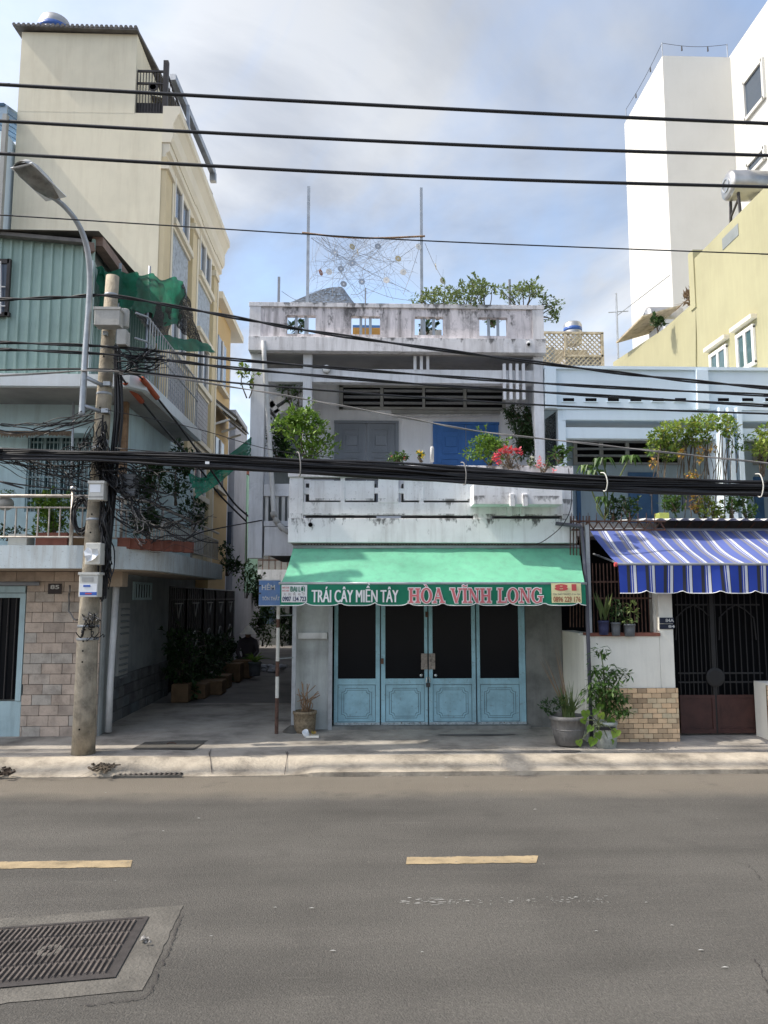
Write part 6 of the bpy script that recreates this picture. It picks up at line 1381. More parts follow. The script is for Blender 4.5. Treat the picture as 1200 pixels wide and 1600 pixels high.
for px, q0, q1 in ((467,708,742), (725,724,756), (945,740,766), (1188,742,775)):
    c0, c1 = W(px,q0,YK-.27), W(px+2,q1,YK-.27); MB().tube(spline([c0+Vector((-.03,.06,.02)), c0, c0.lerp(c1,.5)+Vector((0.015,-.03,0)), c1, c1+Vector((-.02,.05,0))], 5), 0.008, 5).build('tie', 'box_pale' if px > 900 else 'cable_pale', cb, smooth=True)
pbox('cable_tag', 'sticker', cb, 320.5, 721, 327, 725, YK-0.27, 0.008)
# red-brown sleeves and their drop cables
for i, pts in enumerate(([(188,585),(196,598),(222,628),(262,676),(310,730),(345,775),(385,815)], [(208,582),(222,592),(246,622),(285,672),(330,735),(365,785),(392,810)])):
    Y0, Y1_ = YK, 12.5; n_ = len(pts); P3 = [W(a, b_, Y0+(Y1_-Y0)*k/(n_-1)) for k, (a, b_) in enumerate(pts)]
    t_ = thing('drop_cable', P3[3], ['black drop cable with left red-brown sleeve falling into the alley', 'black drop cable with right red-brown sleeve falling into the alley'][i], 'cable', 'sleeved drop cables')
    S = spline(P3, 10); MB().tube(S, 0.015, 7).build('cable', 'cable', t_, smooth=True); MB().tube(S[10:21], 0.038, 10).build('sleeve', 'sleeve', t_, smooth=True)
# tangle of cables round the pole
tg_ = MB(); rt = random.Random(11)
def wild(mb, a, b_, Y, sag, wob, r_, n=7):
    P = []
    for k in range(n):
        u = k/(n-1); P.append(W(a[0]+(b_[0]-a[0])*u+rt.uniform(-wob,wob)*(0 < k < n-1), a[1]+(b_[1]-a[1])*u+sag*4*u*(1-u)+rt.uniform(-wob,wob)*(0 < k < n-1), Y+rt.uniform(-.12,.12)))
    mb.tube(spline(P, 4), r_, 4, caps=False)
for k in range(30): wild(tg_, (rt.uniform(165,205),rt.uniform(540,585)), (rt.uniform(215,268),rt.uniform(543,582)), YK, rt.uniform(-2,8), 2.5, rt.choice((.004,.006,.010)))
for k in range(9): wild(tg_, (rt.uniform(120,160),rt.uniform(640,665)), (rt.uniform(-40,120),rt.uniform(655,690)), YK, rt.uniform(0,14), 3, rt.choice((.004,.006,.008)))
for k in range(26): wild(tg_, (rt.uniform(-30,90),rt.uniform(712,722)), (rt.uniform(120,165),rt.uniform(715,775)), YK, rt.uniform(0,22), 4, rt.choice((.003,.005,.007)))
for k in range(44): wild(tg_, (rt.uniform(160,190),rt.uniform(725,760)), (rt.uniform(180,290),rt.uniform(735,800)), YK, rt.uniform(-8,30), 9, rt.choice((.003,.005,.007,.010)))
for k in range(34): wild(tg_, (rt.uniform(165,215),rt.uniform(770,830)), (rt.uniform(240,345),rt.uniform(800,850)), YK+rt.uniform(0,1.6), rt.uniform(0,22), 7, rt.choice((.003,.005,.008)))
for k in range(26): wild(tg_, (rt.uniform(160,172),rt.uniform(700,790)), (rt.uniform(156,176),rt.uniform(850,925)), YP-.13, 0, 7, rt.choice((.007,.010,.013)))
for k in range(20): wild(tg_, (rt.uniform(158,166),rt.uniform(640,700)), (rt.uniform(150,172),rt.uniform(735,760)), YP-.16, 0, 6, rt.choice((.007,.010)))
for k in range(16): wild(tg_, (rt.uniform(140,165),rt.uniform(655,700)), (rt.uniform(85,150),rt.uniform(690,770)), YK, rt.uniform(0,10), 8, .006)
for k in range(10): wild(tg_, (rt.uniform(130,150),rt.uniform(955,975)), (rt.uniform(115,165),rt.uniform(970,1000)), YP-.17, rt.uniform(0,14), 7, .006)
for k in range(5): wild(tg_, (200+k,770), (rt.uniform(215,250),rt.uniform(810,850)), YK, rt.uniform(0,25), 8, .006)
for k in range(16):
    o_ = rt.uniform(9,22); P = [W(177+o_*.6-4,rt.uniform(535,560),YP-.08), W(170+o_,640,YP-.1+rt.uniform(-.04,.04)), W(163+o_,720,YP-.1+rt.uniform(-.04,.04)), W(157+o_+rt.uniform(-3,3),800,YP-.1), W(152+o_+rt.uniform(-3,3),870,YP-.1), W(149+o_*.8,rt.uniform(900,945),YP-.1)]
    tg_.tube(spline(P, 5), rt.choice((.006,.009,.012)), 5, caps=False)
tag(tg_.build('cable_tangle', 'cable', smooth=True), 'chaotic black tangle of wires knotted round the concrete pole', 'cables', kind='stuff')
tg_ = MB()
for k in range(6): wild(tg_, (rt.uniform(195,225),rt.uniform(775,800)), (rt.uniform(215,260),rt.uniform(815,850)), YK-.05, rt.uniform(0,18), 9, .0035)
for k in range(5): wild(tg_, (rt.uniform(136,150),rt.uniform(955,965)), (rt.uniform(130,160),rt.uniform(962,975)), YP-.2, rt.uniform(0,10), 5, .006)
wild(tg_, (109,915), (107,955), Y85-.05, 0, 1, .012); wild(tg_, (107,955), (128,968), Y85-.3, 6, 1, .012)
tag(tg_.build('pale_wire_ends', 'cable_pale', smooth=True), 'loose pale brown wire ends sprouting from the pole tangle', 'wires', kind='stuff')
co = thing('cable_coil', W(126,830,YS-.05), 'coiled black cable hung on the railing left of the pole', 'cable coil')
for k in range(11):
    c = W(127+rt.uniform(-2,2), 806+rt.uniform(-4,4), YS-.08+rt.uniform(-.05,.05)); rx_, rz_ = rt.uniform(0.085,0.125), rt.uniform(0.17,0.23); tl_ = rt.uniform(-.25,.25)
    MB().tube([c+Vector((rx_*math.cos(a)+tl_*rz_*math.sin(a)*.4, 0.02*math.sin(3*a+k), rz_*math.sin(a))) for a in [2*math.pi*i/28 for i in range(29)]], 0.0095, 5, caps=False).build('turn', 'cable', co, smooth=True)
# ================================================================= leaves
def leaf(mb, p, d, L, wd, rn, fold=0.25):
    d = d.normalized(); s = d.cross(Vector((rn.uniform(-.4,.4), rn.uniform(-.4,.4), 1)));
    s = s.normalized() if s.length > 1e-5 else Vector((1,0,0)); u = s.cross(d)
    mb.add([p, p+d*L*0.5+s*wd+u*wd*fold, p+d*L, p+d*L*0.5-s*wd+u*wd*fold, p+d*L*0.5], [(0,1,4),(1,2,4),(0,4,3),(4,2,3)])
def rdir(rn, up=0.2):
    while True:
        v = Vector((rn.uniform(-1,1), rn.uniform(-1,1), rn.uniform(-1,1)))
        if 0.05 < v.length < 1: v.normalize(); v.z += up; return v.normalized()
def clumps(mb, blobs, n, L, rn, up=0.15, wd=0.28, hollow=0.35):
    tot = sum(r_.x*r_.y*r_.z for c, r_ in blobs)
    for c, r_ in blobs:
        for k in range(int(n*r_.x*r_.y*r_.z/tot)+1):
            v = rdir(rn, 0.0); t_ = rn.uniform(hollow, 1.0)**0.6; p = c+Vector((v.x*r_.x, v.y*r_.y, v.z*r_.z))*t_
            leaf(mb, p, (v*0.7+rdir(rn, up)).normalized(), L*rn.uniform(0.4,1.3), L*wd*rn.uniform(0.6,1.25), rn)
def V3(*a): return Vector(a)
def bush(name, label, cat, px, py0, py1, Y, wpx, mt='leaf_mid', n=500, L=0.07, seed=1, base=None, group=None, nb=9, stems=5, up=0.15, extra=None, loc=None, wd=0.28):
    rn = random.Random(seed); s = Y/1200.0; c0 = W(px, (py0+py1)/2, Y); hw = wpx*s/2; hh = (py1-py0)*s/2
    ground = loc if loc is not None else W(px, py1, Y)
    t_ = thing(name, ground, label, cat, group); blobs = []
    for k in range(nb):
        a = rn.random()*6.28; q = rn.random()**0.5; zz_ = rn.uniform(-.75,.75); sh = math.sqrt(max(0.1, 1-zz_*zz_))
        blobs.append((c0+Vector((hw*0.72*q*math.cos(a)*sh, hw*0.55*q*math.sin(a)*sh, hh*zz_)), Vector((hw*rn.uniform(.25,.5), hw*rn.uniform(.25,.45), hh*rn.uniform(.2,.38)))))
    mb = MB(); clumps(mb, blobs, n*0.8, L, rn, up, wd); st_ = MB()
    for k in range(int(nb*1.6)):                          # stray sprigs past the outline
        b_ = blobs[k % len(blobs)][0]; v = rdir(rn, 0.5); v.y *= 0.5; Ls = (hw+hh)*0.5*rn.uniform(.35,.8); P = spline([b_, b_+v*Ls*.5+Vector((0,0,.02)), b_+v*Ls+Vector((0,0,-.08*Ls))], 4); st_.tube(P, 0.0035, 4, caps=False)
        for q in P[3:]:
            for z_ in range(2): leaf(mb, q, (v+rdir(rn,0)*.9), L*rn.uniform(.5,1.05), L*wd*rn.uniform(.6,1.1), rn)
    mb.build('foliage', mt, t_)
    for k in range(stems):
        b_ = blobs[k % len(blobs)][0]; g0 = Vector(ground)+Vector((rn.uniform(-.03,.03), rn.uniform(-.03,.03), 0)); st_.tube(spline([g0, g0.lerp(b_, .5)+Vector((rn.uniform(-.05,.05), rn.uniform(-.05,.05), .03)), b_], 4), [0.012, 0.011, 0.010, 0.010, 0.009, 0.008, 0.007, 0.006, 0.004], 5)
    st_.build('stem', 'bark', t_)
    if extra: extra(t_, blobs, rn)
    return t_
def flowers(mt, pts, Y, n=26, L=0.04, rpx=7):
    def f(t_, blobs, rn):
        for (px, py) in pts:
            mb = MB(); c = W(px, py, Y-.1)
            for k in range(n): v = rdir(rn, .1); leaf(mb, c+v*rn.uniform(0.2,1)*rpx*Y/1200, v, L*rn.uniform(.7,1.2), L*0.42, rn)
            mb.build('flower', mt, t_)
    return f
def pot(name, t_, px0, px1, py0, py1, Y, mt, taper=0.72, rim=True):
    c = W((px0+px1)/2, py1, Y); r1 = (px1-px0)/2*Y/1200; h = (py1-py0)*Y/1200; r0 = r1*taper
    prof = [(r0*0.9,0),(r0,0.01*h),(r0+(r1-r0)*.55,h*.5),(r1*0.95,h*.86)]+([(r1*1.02,h*.87),(r1*1.02,h*.99),(r1*.9,h)] if rim else [(r1,h)])+[(r1*.86,h*.9),(0.005,h*.88)]
    o = MB().lathe(c, prof, 24).build(name, mt, t_, smooth=True); return o, c+Vector((0,0,h))
# ---- balcony plants of the white house
YF = YB+0.25
bush('balcony_bush', 'lush bright green bush in the left corner of the white balcony', 'bush', 482, 636, 726, YF+.25, 112, 'leaf_fresh', 2000, 0.075, 3, nb=18, stems=9)
bush('corner_shrub', 'dark leafy shrub tangled behind the corner column at the balcony', 'bush', 436, 645, 728, YC+.25, 58, 'leaf_dark', 900, 0.08, 31, nb=8)
bush('climbing_sprig', 'sparse creeper sprig hanging off the left edge of the roof slab', 'climbing plant', 388, 568, 622, YC-.2, 40, 'leaf_vine', 45, 0.085, 33, nb=5, stems=2)
bush('column_creeper', 'thin creeper winding around the second column under the beam', 'climbing plant', 466, 590, 655, YC+.3, 60, 'leaf_mid', 130, 0.07, 35, nb=8, stems=5)
bush('low_bush', 'low round green bush with tiny red flowers on the balcony cap', 'bush', 620, 709, 724, YF, 46, 'leaf_mid', 340, 0.05, 4, nb=8, extra=flowers('petal_red', [(612,714),(632,716)], YF, 8, .02, 2))
bush('yellow_flower', 'small plant with bright yellow flowers beside the white vent pipe', 'flower', 658, 706, 722, YF, 14, 'leaf_mid', 40, 0.05, 5, nb=3, stems=3, extra=flowers('petal_yellow', [(654,707),(661,714),(658,709)], YF, 14, .028, 3.2))
bush('flowering_bush', 'round green bush left of the red flowers on the balcony planter', 'bush', 765, 680, 728, YF, 88, 'leaf_fresh', 1300, 0.06, 6, nb=12)
bush('desert_rose', 'desert rose with crimson flower heads in the balcony planter', 'flower', 797, 700, 732, YF-.35, 70, 'leaf_dry', 120, 0.04, 7, nb=7, stems=8, extra=flowers('petal_red', [(774,715),(780,707),(797,704),(804,706),(811,705),(790,703),(778,720)], YF-.35, 26, .042, 4.5))
bush('desert_rose', 'small desert rose with pink blooms at the right end of the planter', 'flower', 848, 712, 738, YF-.35, 48, 'leaf_mid', 60, 0.045, 8, nb=5, stems=5, extra=flowers('petal_pink', [(843,717),(846,726),(866,738),(842,727)], YF-.35, 16, .035, 3.6))
bush('white_flower', 'single white bloom between the red and pink desert roses', 'flower', 830, 714, 730, YF-.1, 16, 'leaf_mid', 30, 0.04, 9, nb=3, stems=2, extra=flowers('petal_white', [(830,717)], YF-.1, 14, .035, 3))
# dark drooping creeper by the right column
rn = random.Random(21); cr_ = thing('hanging_creeper', W(825,640,YC+.3), 'dark drooping creeper hanging beside the right column of the white house', 'climbing plant'); mb = MB(); st_ = MB()
for k in range(28):
    a = (rn.uniform(785,832), rn.uniform(628,650)); b_ = (rn.uniform(805,845), rn.uniform(690,720)); P = spline([W(*a,YC+.3), W((a[0]+b_[0])/2+rn.uniform(-6,14), (a[1]+b_[1])/2, YC+.2), W(*b_,YC+.1)], 9); st_.tube(P, 0.005, 4, caps=False)
    for p in P:
        for q in range(4): leaf(mb, p+rdir(rn,0)*0.03, Vector((rn.uniform(-1,1), rn.uniform(-1,.4), rn.uniform(-1.2,.2))), rn.uniform(.05,.09), .016, rn)
mb.build('foliage', 'leaf_dark', cr_); st_.build('stem', 'bark', cr_)
bush('trailing_plant', 'drooping plant with pale pods at the gap right of the balcony', 'plant', 876, 700, 724, YF, 34, 'leaf_mid', 120, 0.085, 22, nb=6)
# ---- neighbour terrace plants
YV = 11.35
def palm_leafs(name, label, heads, Y, seed, mt='leaf_fresh', base=None, cat='plant', Lp=24, nl=9):
    rn = random.Random(seed); g0 = base; t_ = thing(name, g0, label, cat); mb = MB(); st_ = MB()
    for (px, py) in heads:
        c = W(px, py, Y+rn.uniform(-.15,.15)); st_.tube(spline([g0, g0.lerp(c,.5)+Vector((rn.uniform(-.1,.1),0,0)), c], 5), 0.012, 5)
        for k in range(nl):
            a = 6.283*k/nl+rn.random()*.5; v = Vector((math.cos(a), math.sin(a)*0.8, -0.15)).normalized(); L = Lp*Y/1200*rn.uniform(.75,1.1); pm = c+v*L*.55+Vector((0,0,L*.08)); pe = c+v*L*.85+Vector((0,0,-L*.55)); s = Vector((-v.y, v.x, 0)); wd = L*0.17
            mb.add([c, pm+s*wd, pe, pm-s*wd, pm+Vector((0,0,-wd*.4)), c.lerp(pm,.5)+s*wd*.6, c.lerp(pm,.5)-s*wd*.6], [(0,5,4),(5,1,4),(1,2,4),(0,4,6),(6,4,3),(4,2,3)])
    mb.build('foliage', mt, t_); st_.build('stem', 'stem', t_); return t_
palm_leafs('papaya_plant', 'large leaved drooping plant left on the neighbour terrace', [(918,727),(942,716),(985,712),(930,735)], YV, 41, 'leaf_mid', W(945,812,YV))
palm_leafs('papaya_plant', 'smaller drooping plant below the cable bundle on the neighbour terrace', [(940,776),(948,784)], YV-.2, 42, 'leaf_mid', W(945,812,YV-.2), Lp=18)
# vine: a canopy of leaves on strings
rn = random.Random(51); vn = thing('flowering_vine', W(1080,812,YV), 'yellow green vine spilling over strings on the neighbour terrace', 'vine'); mb = MB(); mo = MB(); st_ = MB()
blobs = [(W(px,py,YV-.1+rn.uniform(-.2,.2)), Vector((w_*YV/1200, .22, h_*YV/1200))) for px, py, w_, h_ in ((1045,672,22,12),(1070,668,24,12),(1098,662,26,13),(1122,660,24,12),(1138,668,14,12),(1030,682,18,11),(1055,690,26,13),(1090,684,22,12),(1022,700,10,12),(1045,710,14,9),(1150,690,12,14),(1165,690,10,12))]
clumps(mb, blobs[:10], 1900, 0.075, rn, -.1); mb.build('foliage', 'leaf_vine', vn)
mb = MB(); clumps(mb, blobs[4:], 420, 0.08, rn, -.1); mb.build('foliage', 'leaf_mid', vn)
for px, py in ((1113,700),(1095,706),(1065,708),(1020,722),(1094,715),(1085,740),(1077,742)):
    mo = MB(); clumps(mo, [(W(px,py,YV-.3), Vector((.045,.045,.07)))], 34, 0.06, rn, -.5); mo.build('flower', 'leaf_orange', vn)
for k in range(46):
    px = rn.uniform(1025,1150); a = W(px, rn.uniform(675,700), YV+rn.uniform(-.2,.2)); b_ = W(px+rn.uniform(-14,14), rn.uniform(735,812), YV+rn.uniform(-.2,.2)); st_.tube(spline([a, a.lerp(b_,.5)+Vector((rn.uniform(-.07,.07),0,0)), b_], 4), rn.uniform(.003,.008), 4, caps=False)
st_.build('stem', 'bark', vn)
bush('terrace_tree', 'leafy shrub cut off by the right edge above the striped awning', 'bush', 1190, 660, 745, YV, 60, 'leaf_vine', 420, 0.08, 52, nb=9, base=None)
for i, (px, p0, p1, w_, mt, n_, lab) in enumerate((
    (1055,758,799,60,'leaf_mid',520,'bushy green plant in a lime planter on the corrugated roof'), (985,770,813,44,'leaf_dark',160,'dark wispy shrub behind the spiked rail of the terrace'),
    (1088,755,802,18,'leaf_orange',60,'small plant with orange leaves behind the cable bundle'), (1100,768,813,30,'leaf_vine',150,'light green spindly plant between vine stems on the terrace'),
    (1145,765,809,44,'leaf_mid',220,'green creeper around the white vertical fins'), (1168,770,815,40,'leaf_mid',200,'trailing green plant right of the white fins'), (1120,786,815,40,'leaf_vine',160,'low pale green plant at the roof edge before the fins'), (960,782,813,40,'leaf_dark',150,'low dark plant on the left of the neighbour terrace'))):
    bush('terrace_plant', lab, 'plant', px, p0, p1, YV-.25+0.02*i, w_, mt, n_, 0.07, 60+i, nb=7)
lp = pbox('planter_box', 'planter_lime', None, 1030, 801, 1046, 813, YV-.3, 0.2, bevel=0.006); tag(lp, 'lime green planter box on the corrugated roof edge', 'planter')
# ---- plants in the ledge grille
for i, (a, b_, mt, lab) in enumerate(((935,952,'pot_navy','navy and grey pot of snake plant on the wall ledge'), (955,970,'pot_plastic','middle grey plastic pot on the wall ledge'), (975,993,'pot_plastic','right grey pot with variegated plant on the wall ledge'))):
    t_ = thing('ledge_pot', W((a+b_)/2, 992+i*1.5, YT-.06), lab, 'potted plant', 'pots on the wall ledge'); o, c = pot('pot', t_, a, b_, 970+i*2.5, 992+i*1.2, YT-.06, mt, .8)
    rn = random.Random(70+i); mb = MB()
    if i == 0:
        for k in range(16): v = Vector((rn.uniform(-.35,.35), rn.uniform(-.3,.3), 1)).normalized(); leaf(mb, c+Vector((rn.uniform(-.04,.04),0,0)), v, rn.uniform(.25,.45), .02, rn)
        mb.build('foliage', 'blade', t_)
    else:
        clumps(mb, [(c+Vector((0,0,.1)), Vector((.1,.08,.11))), (c+Vector((.04,0,.2)), Vector((.08,.08,.08)))], 90 if i == 1 else 70, .075, rn, .1); mb.build('foliage', 'leaf_dark' if i == 1 else 'leaf_roof', t_)
        MB().tube([c+Vector((0,0,-.02)), c+Vector((.02,0,.2))], .007, 5).build('stem', 'stem', t_)
# ---- big potted plants on the pavement
t_ = thing('potted_plant', W(888,1163,10.02), 'large worn grey pot of spiky grass by the concrete wall', 'potted plant'); o, c = pot('pot', t_, 860, 917, 1119, 1163, 10.02, 'pot_grey', .68)
MB().lathe(Vector((c.x,c.y,0.17)), [(0.205,0.19),(0.215,0.2),(0.205,0.212)], 24).build('pot_ring', 'pot_grey', t_, smooth=True)
rn = random.Random(80); mb = MB(); md = MB()
def blade(mb_, b_, v, L, w_, droop):
    v = v.normalized(); s = v.cross(Vector((0,1,0.3))).normalized(); P = []
    for k in range(5): u = k/4; p = b_+v*L*u+Vector((0,0,-droop*u*u*L)); P += [p+s*w_*(1-u*.95), p-s*w_*(1-u*.95)]
    mb_.add(P, [(2*k, 2*k+2, 2*k+3, 2*k+1) for k in range(4)])
for k in range(60): blade(mb, c+Vector((rn.uniform(-.06,.08), rn.uniform(-.06,.06), -.03)), Vector((rn.gauss(.02,.3), rn.gauss(-.05,.25), 1)), rn.uniform(.25,.52), .011, rn.uniform(0,.35))
for k in range(8): blade(md, c+Vector((rn.uniform(-.03,.03), 0, 0)), Vector((rn.uniform(-.55,-.15), rn.uniform(-.1,.1), 1)), rn.uniform(.6,1.0), .009, .02)
mb.build('foliage', 'blade', t_); md.build('dry_blades', 'leaf_dry', t_)
mb = MB(); clumps(mb, [(W(860,1105,10.0), V3(.13,.1,.1)), (W(878,1098,9.98), V3(.1,.1,.07))], 240, .05, rn); mb.build('herb', 'leaf_dark', t_)
t_ = thing('potted_plant', W(946,1168,9.92), 'tall leafy green plant in a pale bucket before the tiled wall', 'potted plant'); o, c = pot('bucket', t_, 929, 965, 1128, 1168, 9.92, 'bucket', .88)
pbox('bucket_label', 'cable', t_, 931, 1136, 962, 1141, 9.92-.155, 0.004)
mb = MB(); st_ = MB(); rn = random.Random(83)
for (px, py, w_, n_) in ((938,1018,20,42),(932,1046,22,55),(955,1048,18,50),(948,1062,28,90),(975,1052,18,30),(930,1072,24,80),(955,1080,26,110),(945,1095,26,110),(970,1090,16,45),(925,1085,18,45),(958,1108,22,70),(978,1110,14,24)):
    p = W(px,py,9.9+rn.uniform(-.12,.12)); st_.tube(spline([c, c.lerp(p,.6)+V3(rn.uniform(-.04,.04),0,.03), p], 5), .007, 5)
    for k in range(n_):
        q = p+V3(rn.gauss(0,1)*w_*.32, rn.gauss(0,1)*w_*.25, rn.gauss(0,1)*w_*.22)*(9.9/1200); leaf(mb, q, V3(rn.uniform(-1,1), rn.uniform(-1,.5), rn.uniform(-1,.25)), rn.uniform(.07,.12), .017, rn)
mb.build('foliage', 'leaf_mid', t_); st_.build('stem', 'stem', t_)
cv = thing('creeping_plant', W(920,1166,9.85), 'large heart leaved creeper trailing over the bucket to the pavement', 'creeper'); mb = MB(); st_ = MB()
c0 = W(935,1130,9.8)
for (px, py) in ((915,1115),(930,1112),(922,1138),(940,1118),(935,1148),(957,1150),(905,1160),(926,1158),(952,1160),(945,1138),(938,1104),(912,1126),(955,1128),(962,1145)):
    p = W(px,py,9.78+rn.uniform(-.04,.04)); s = rn.uniform(.05,.075); a = rn.uniform(-.6,.6); ux = V3(math.cos(a), -.25, math.sin(a)); uz = V3(-math.sin(a), -.35, math.cos(a)); st_.tube([c0, c0.lerp(p,.5)+V3(0,-.03,.03), p], .005, 4, caps=False)
    pts = [(0,-1.1),(.7,-.2),(.75,.45),(.35,.75),(0,.5),(-.35,.75),(-.75,.45),(-.7,-.2)]; mb.add([p+ux*x*s+uz*z*s for x, z in pts]+[p+V3(0,.012,0)], [(k, (k+1) % 8, 8) for k in range(8)])
mb.build('leaf_set', 'leaf_fresh', cv); st_.build('stem', 'stem', cv)
for px, py, w_ in ((745,1150,110), (885,1173,42)):      # flat irregular patches darker than the pavement
    p = G(px,py,.165); MB().add([(p.x+w_/1200*p.y*.5*math.cos(a)*(1+.2*math.sin(3*a)), p.y+.09*math.sin(a)*(1+.2*math.cos(2*a)), walkz(p.x,p.y)+.009) for a in [6.283*k/28 for k in range(28)]], [tuple(range(28))]).build('dark_patch', 'alley_concrete', pav)
# ---- basket and litter by the awning post
t_ = thing('basket_planter', W(475,1145,11.0), 'woven basket with a dead twiggy plant beside the awning post', 'basket'); o, c = pot('basket', t_, 458, 494, 1112, 1145, 11.0, 'basket', .85)
st_ = MB(); rn = random.Random(90)
for k in range(16): a = c+V3(rn.uniform(-.06,.06), rn.uniform(-.05,.05), -.04); st_.tube(spline([a, a+V3(rn.uniform(-.08,.06), rn.uniform(-.05,.05), rn.uniform(.1,.22)), a+V3(rn.uniform(-.1,.2), rn.uniform(-.08,.08), rn.uniform(.15,.45))], 4), .006, 4)
st_.build('twigs', 'wood_old', t_)
cu_ = MB().lathe(W(479,1148,10.6), [(0.035,-.08),(0.04,0),(0.045,.06),(0.04,.06),(0.03,0)], 14, (-.3,-.5,.8)).build('paper_cup', 'sticker', smooth=True); tag(cu_, 'crumpled white paper cup with blue print on the ground by the basket', 'cup')
p = G(489,1151,.18); tr_ = MB().box(p.x-.09, p.x+.08, p.y-.06, p.y+.06, .175, .2).build('cardboard_scrap', 'straw'); tag(tr_, 'flat scrap of cardboard under the litter by the basket', 'litter')
lt_ = MB(); 
for k in range(8): leaf(lt_, p+V3(rn.uniform(-.03,.05), rn.uniform(-.04,.03), .03), rdir(rn,.3), .06, .02, rn)
tag(lt_.build('food_wrapper', 'leaf_orange'), 'orange food wrapper on the cardboard scrap', 'litter')
# ---- balcony of the corner house: bush, planters, pots
bush('balcony_bush', 'bright green bush behind the steel railing of the corner house', 'bush', 80, 772, 838, YS+.35, 88, 'leaf_fresh', 1300, 0.07, 101, nb=13)
bush('balcony_herb', 'low dark herb in a white trough at the left edge', 'plant', 12, 815, 845, YS+.35, 60, 'leaf_dark', 260, 0.05, 102, nb=6, stems=2)
for (a, b_, c_, d_, mt, lab) in ((55,832,105,854,'terracotta','dark red trough under the bright balcony bush'), (12,834,42,854,'box_pale','white trough at the left end of the balcony'), (113,832,134,854,'terracotta_orange','orange trough under the coiled cable')):
    o = pbox('trough', mt, None, a, b_, c_, d_, YS+.2, .25, bevel=.008); tag(o, lab, 'planter', 'balcony troughs')
t_ = thing('hanging_bowl', W(8,797,YS+.2), 'grey bowl planter hooked on the railing at the left edge', 'planter'); MB().sphere(W(8,787,YS+.2), .11, 16, 8, (1,1,.85)).build('bowl', 'box_grey', t_, smooth=True); mb = MB(); rn = random.Random(104); clumps(mb, [(W(10,772,YS+.2), V3(.12,.1,.05))], 90, .045, rn); mb.build('foliage', 'leaf_mid', t_)
for k in range(7):
    u = k/6; px = 183+u*100; py = 849+u*6; Yk = YS+.28+u*u*1.0
    o = pbox('trough', 'terracotta', None, px, py-9, px+20-4*u, py+8, Yk, .18, bevel=.006); tag(o, ['first red trough right of the pole on the rounded balcony', 'second red trough right of the pole', 'third red trough right of the pole', 'middle red trough on the rounded balcony', 'fifth red trough along the rounded balcony', 'sixth red trough along the rounded balcony', 'last red trough before the alley side railing'][k], 'planter', 'red troughs on the rounded balcony')
for i, (px, p0, p1, w_, Y, mt, n_, lab) in enumerate(((235,715,800,70,11.2,'leaf_dark',800,'dark tall shrub behind the cable tangle on the rounded balcony'), (275,690,790,60,12.2,'leaf_dark',800,'dense dark shrub under the upper slab near the alley'), (232,790,842,60,10.6,'leaf_dark',500,'low dark leaves behind the curved railing'), (300,775,830,50,13.5,'leaf_dark',320,'fern like dark plant at the alley end of the balcony'), (355,850,900,50,16.5,'leaf_dark',420,'dark hanging plant at the far end of the balcony slab'), (385,880,935,60,18.5,'leaf_mid',320,'greenery spilling over a wall in the alley'))):
    bush('balcony_shrub', lab, 'bush', px, p0, p1, Y, w_, mt, n_, 0.09, 110+i, nb=9)
# ---- alley: ornate iron gates, planters, shrubs, person
gy0, gy1 = yg, WX(367,1000,XA).y
ig = thing('iron_gates', (XA, (gy0+gy1)/2, .18), 'row of black ornate iron gates with pale scrolls along the alley', 'gate')
box('back_panel', 'gate_bar', ig, XA-.06, XA-.02, gy0, gy1, .2, 2.25)
edges = [WX(px,1000,XA).y for px in (263,290,316,335,351,365)]
for k in range(5):
    a, b_ = edges[k], edges[k+1]; c = (a+b_)/2
    for y in (a, b_): MB().beam((XA, y, .2), (XA, y, 2.25), .03).build('stile', 'trim_grey' if k > 0 else 'steel_dark', ig)
    for z in (.9, 2.0, 2.25): MB().beam((XA, a, z), (XA, b_, z), .03).build('rail', 'trim_grey' if z > 2.1 and k > 1 else 'steel_dark', ig)
    for q in range(7): y = a+(b_-a)*(q+1)/8; MB().tube([(XA, y, .2), (XA, y, 2.25)], .012, 5).build('bar', 'steel_dark', ig)
    MB().tube([(XA+.01, c+.22*math.cos(t_), 1.12+.17*math.sin(t_)) for t_ in [6.283*i/20 for i in range(21)]], .014, 5, caps=False).build('oval', 'box_grey', ig)
    MB().tube([(XA+.01, c+.2*s, 1.62+.3*abs(s)) for s in (-1,-.5,0,.5,1)], .010, 5).build('scroll', 'box_grey', ig); MB().beam((XA+.01, c-.35, 1.92), (XA+.01, c+.35, 1.92), .02).build('scroll_bar', 'box_grey', ig)
box('gate_sheet', 'grey_wall', ig, XA-.03, XA+.0, edges[5]+.1, edges[5]+6, .2, 2.2)
zz0 = .19
for i, (px, py, w_, h_, mt, lab) in enumerate(((280,1098,.3,.32,'terracotta_orange','nearest orange planter box in the alley'), (303,1092,.4,.26,'terracotta_orange','second worn planter box in the alley'), (328,1086,.45,.26,'terracotta_orange','third low planter box in the alley'), (343,1076,.35,.26,'terracotta_orange','fourth low planter box in the alley'), (360,1066,.42,.4,'terracotta_orange','tall terracotta planter box in mid alley'), (377,1060,.45,.4,'terracotta_orange','second tall terracotta planter box in mid alley'))):
    p = G(px,py,.19); o = box('planter_box', mt, None, p.x-w_/2, p.x+w_/2, p.y, p.y+.5, .19, .19+h_, bevel=.012); tag(o, lab, 'planter', 'planter boxes along the alley')
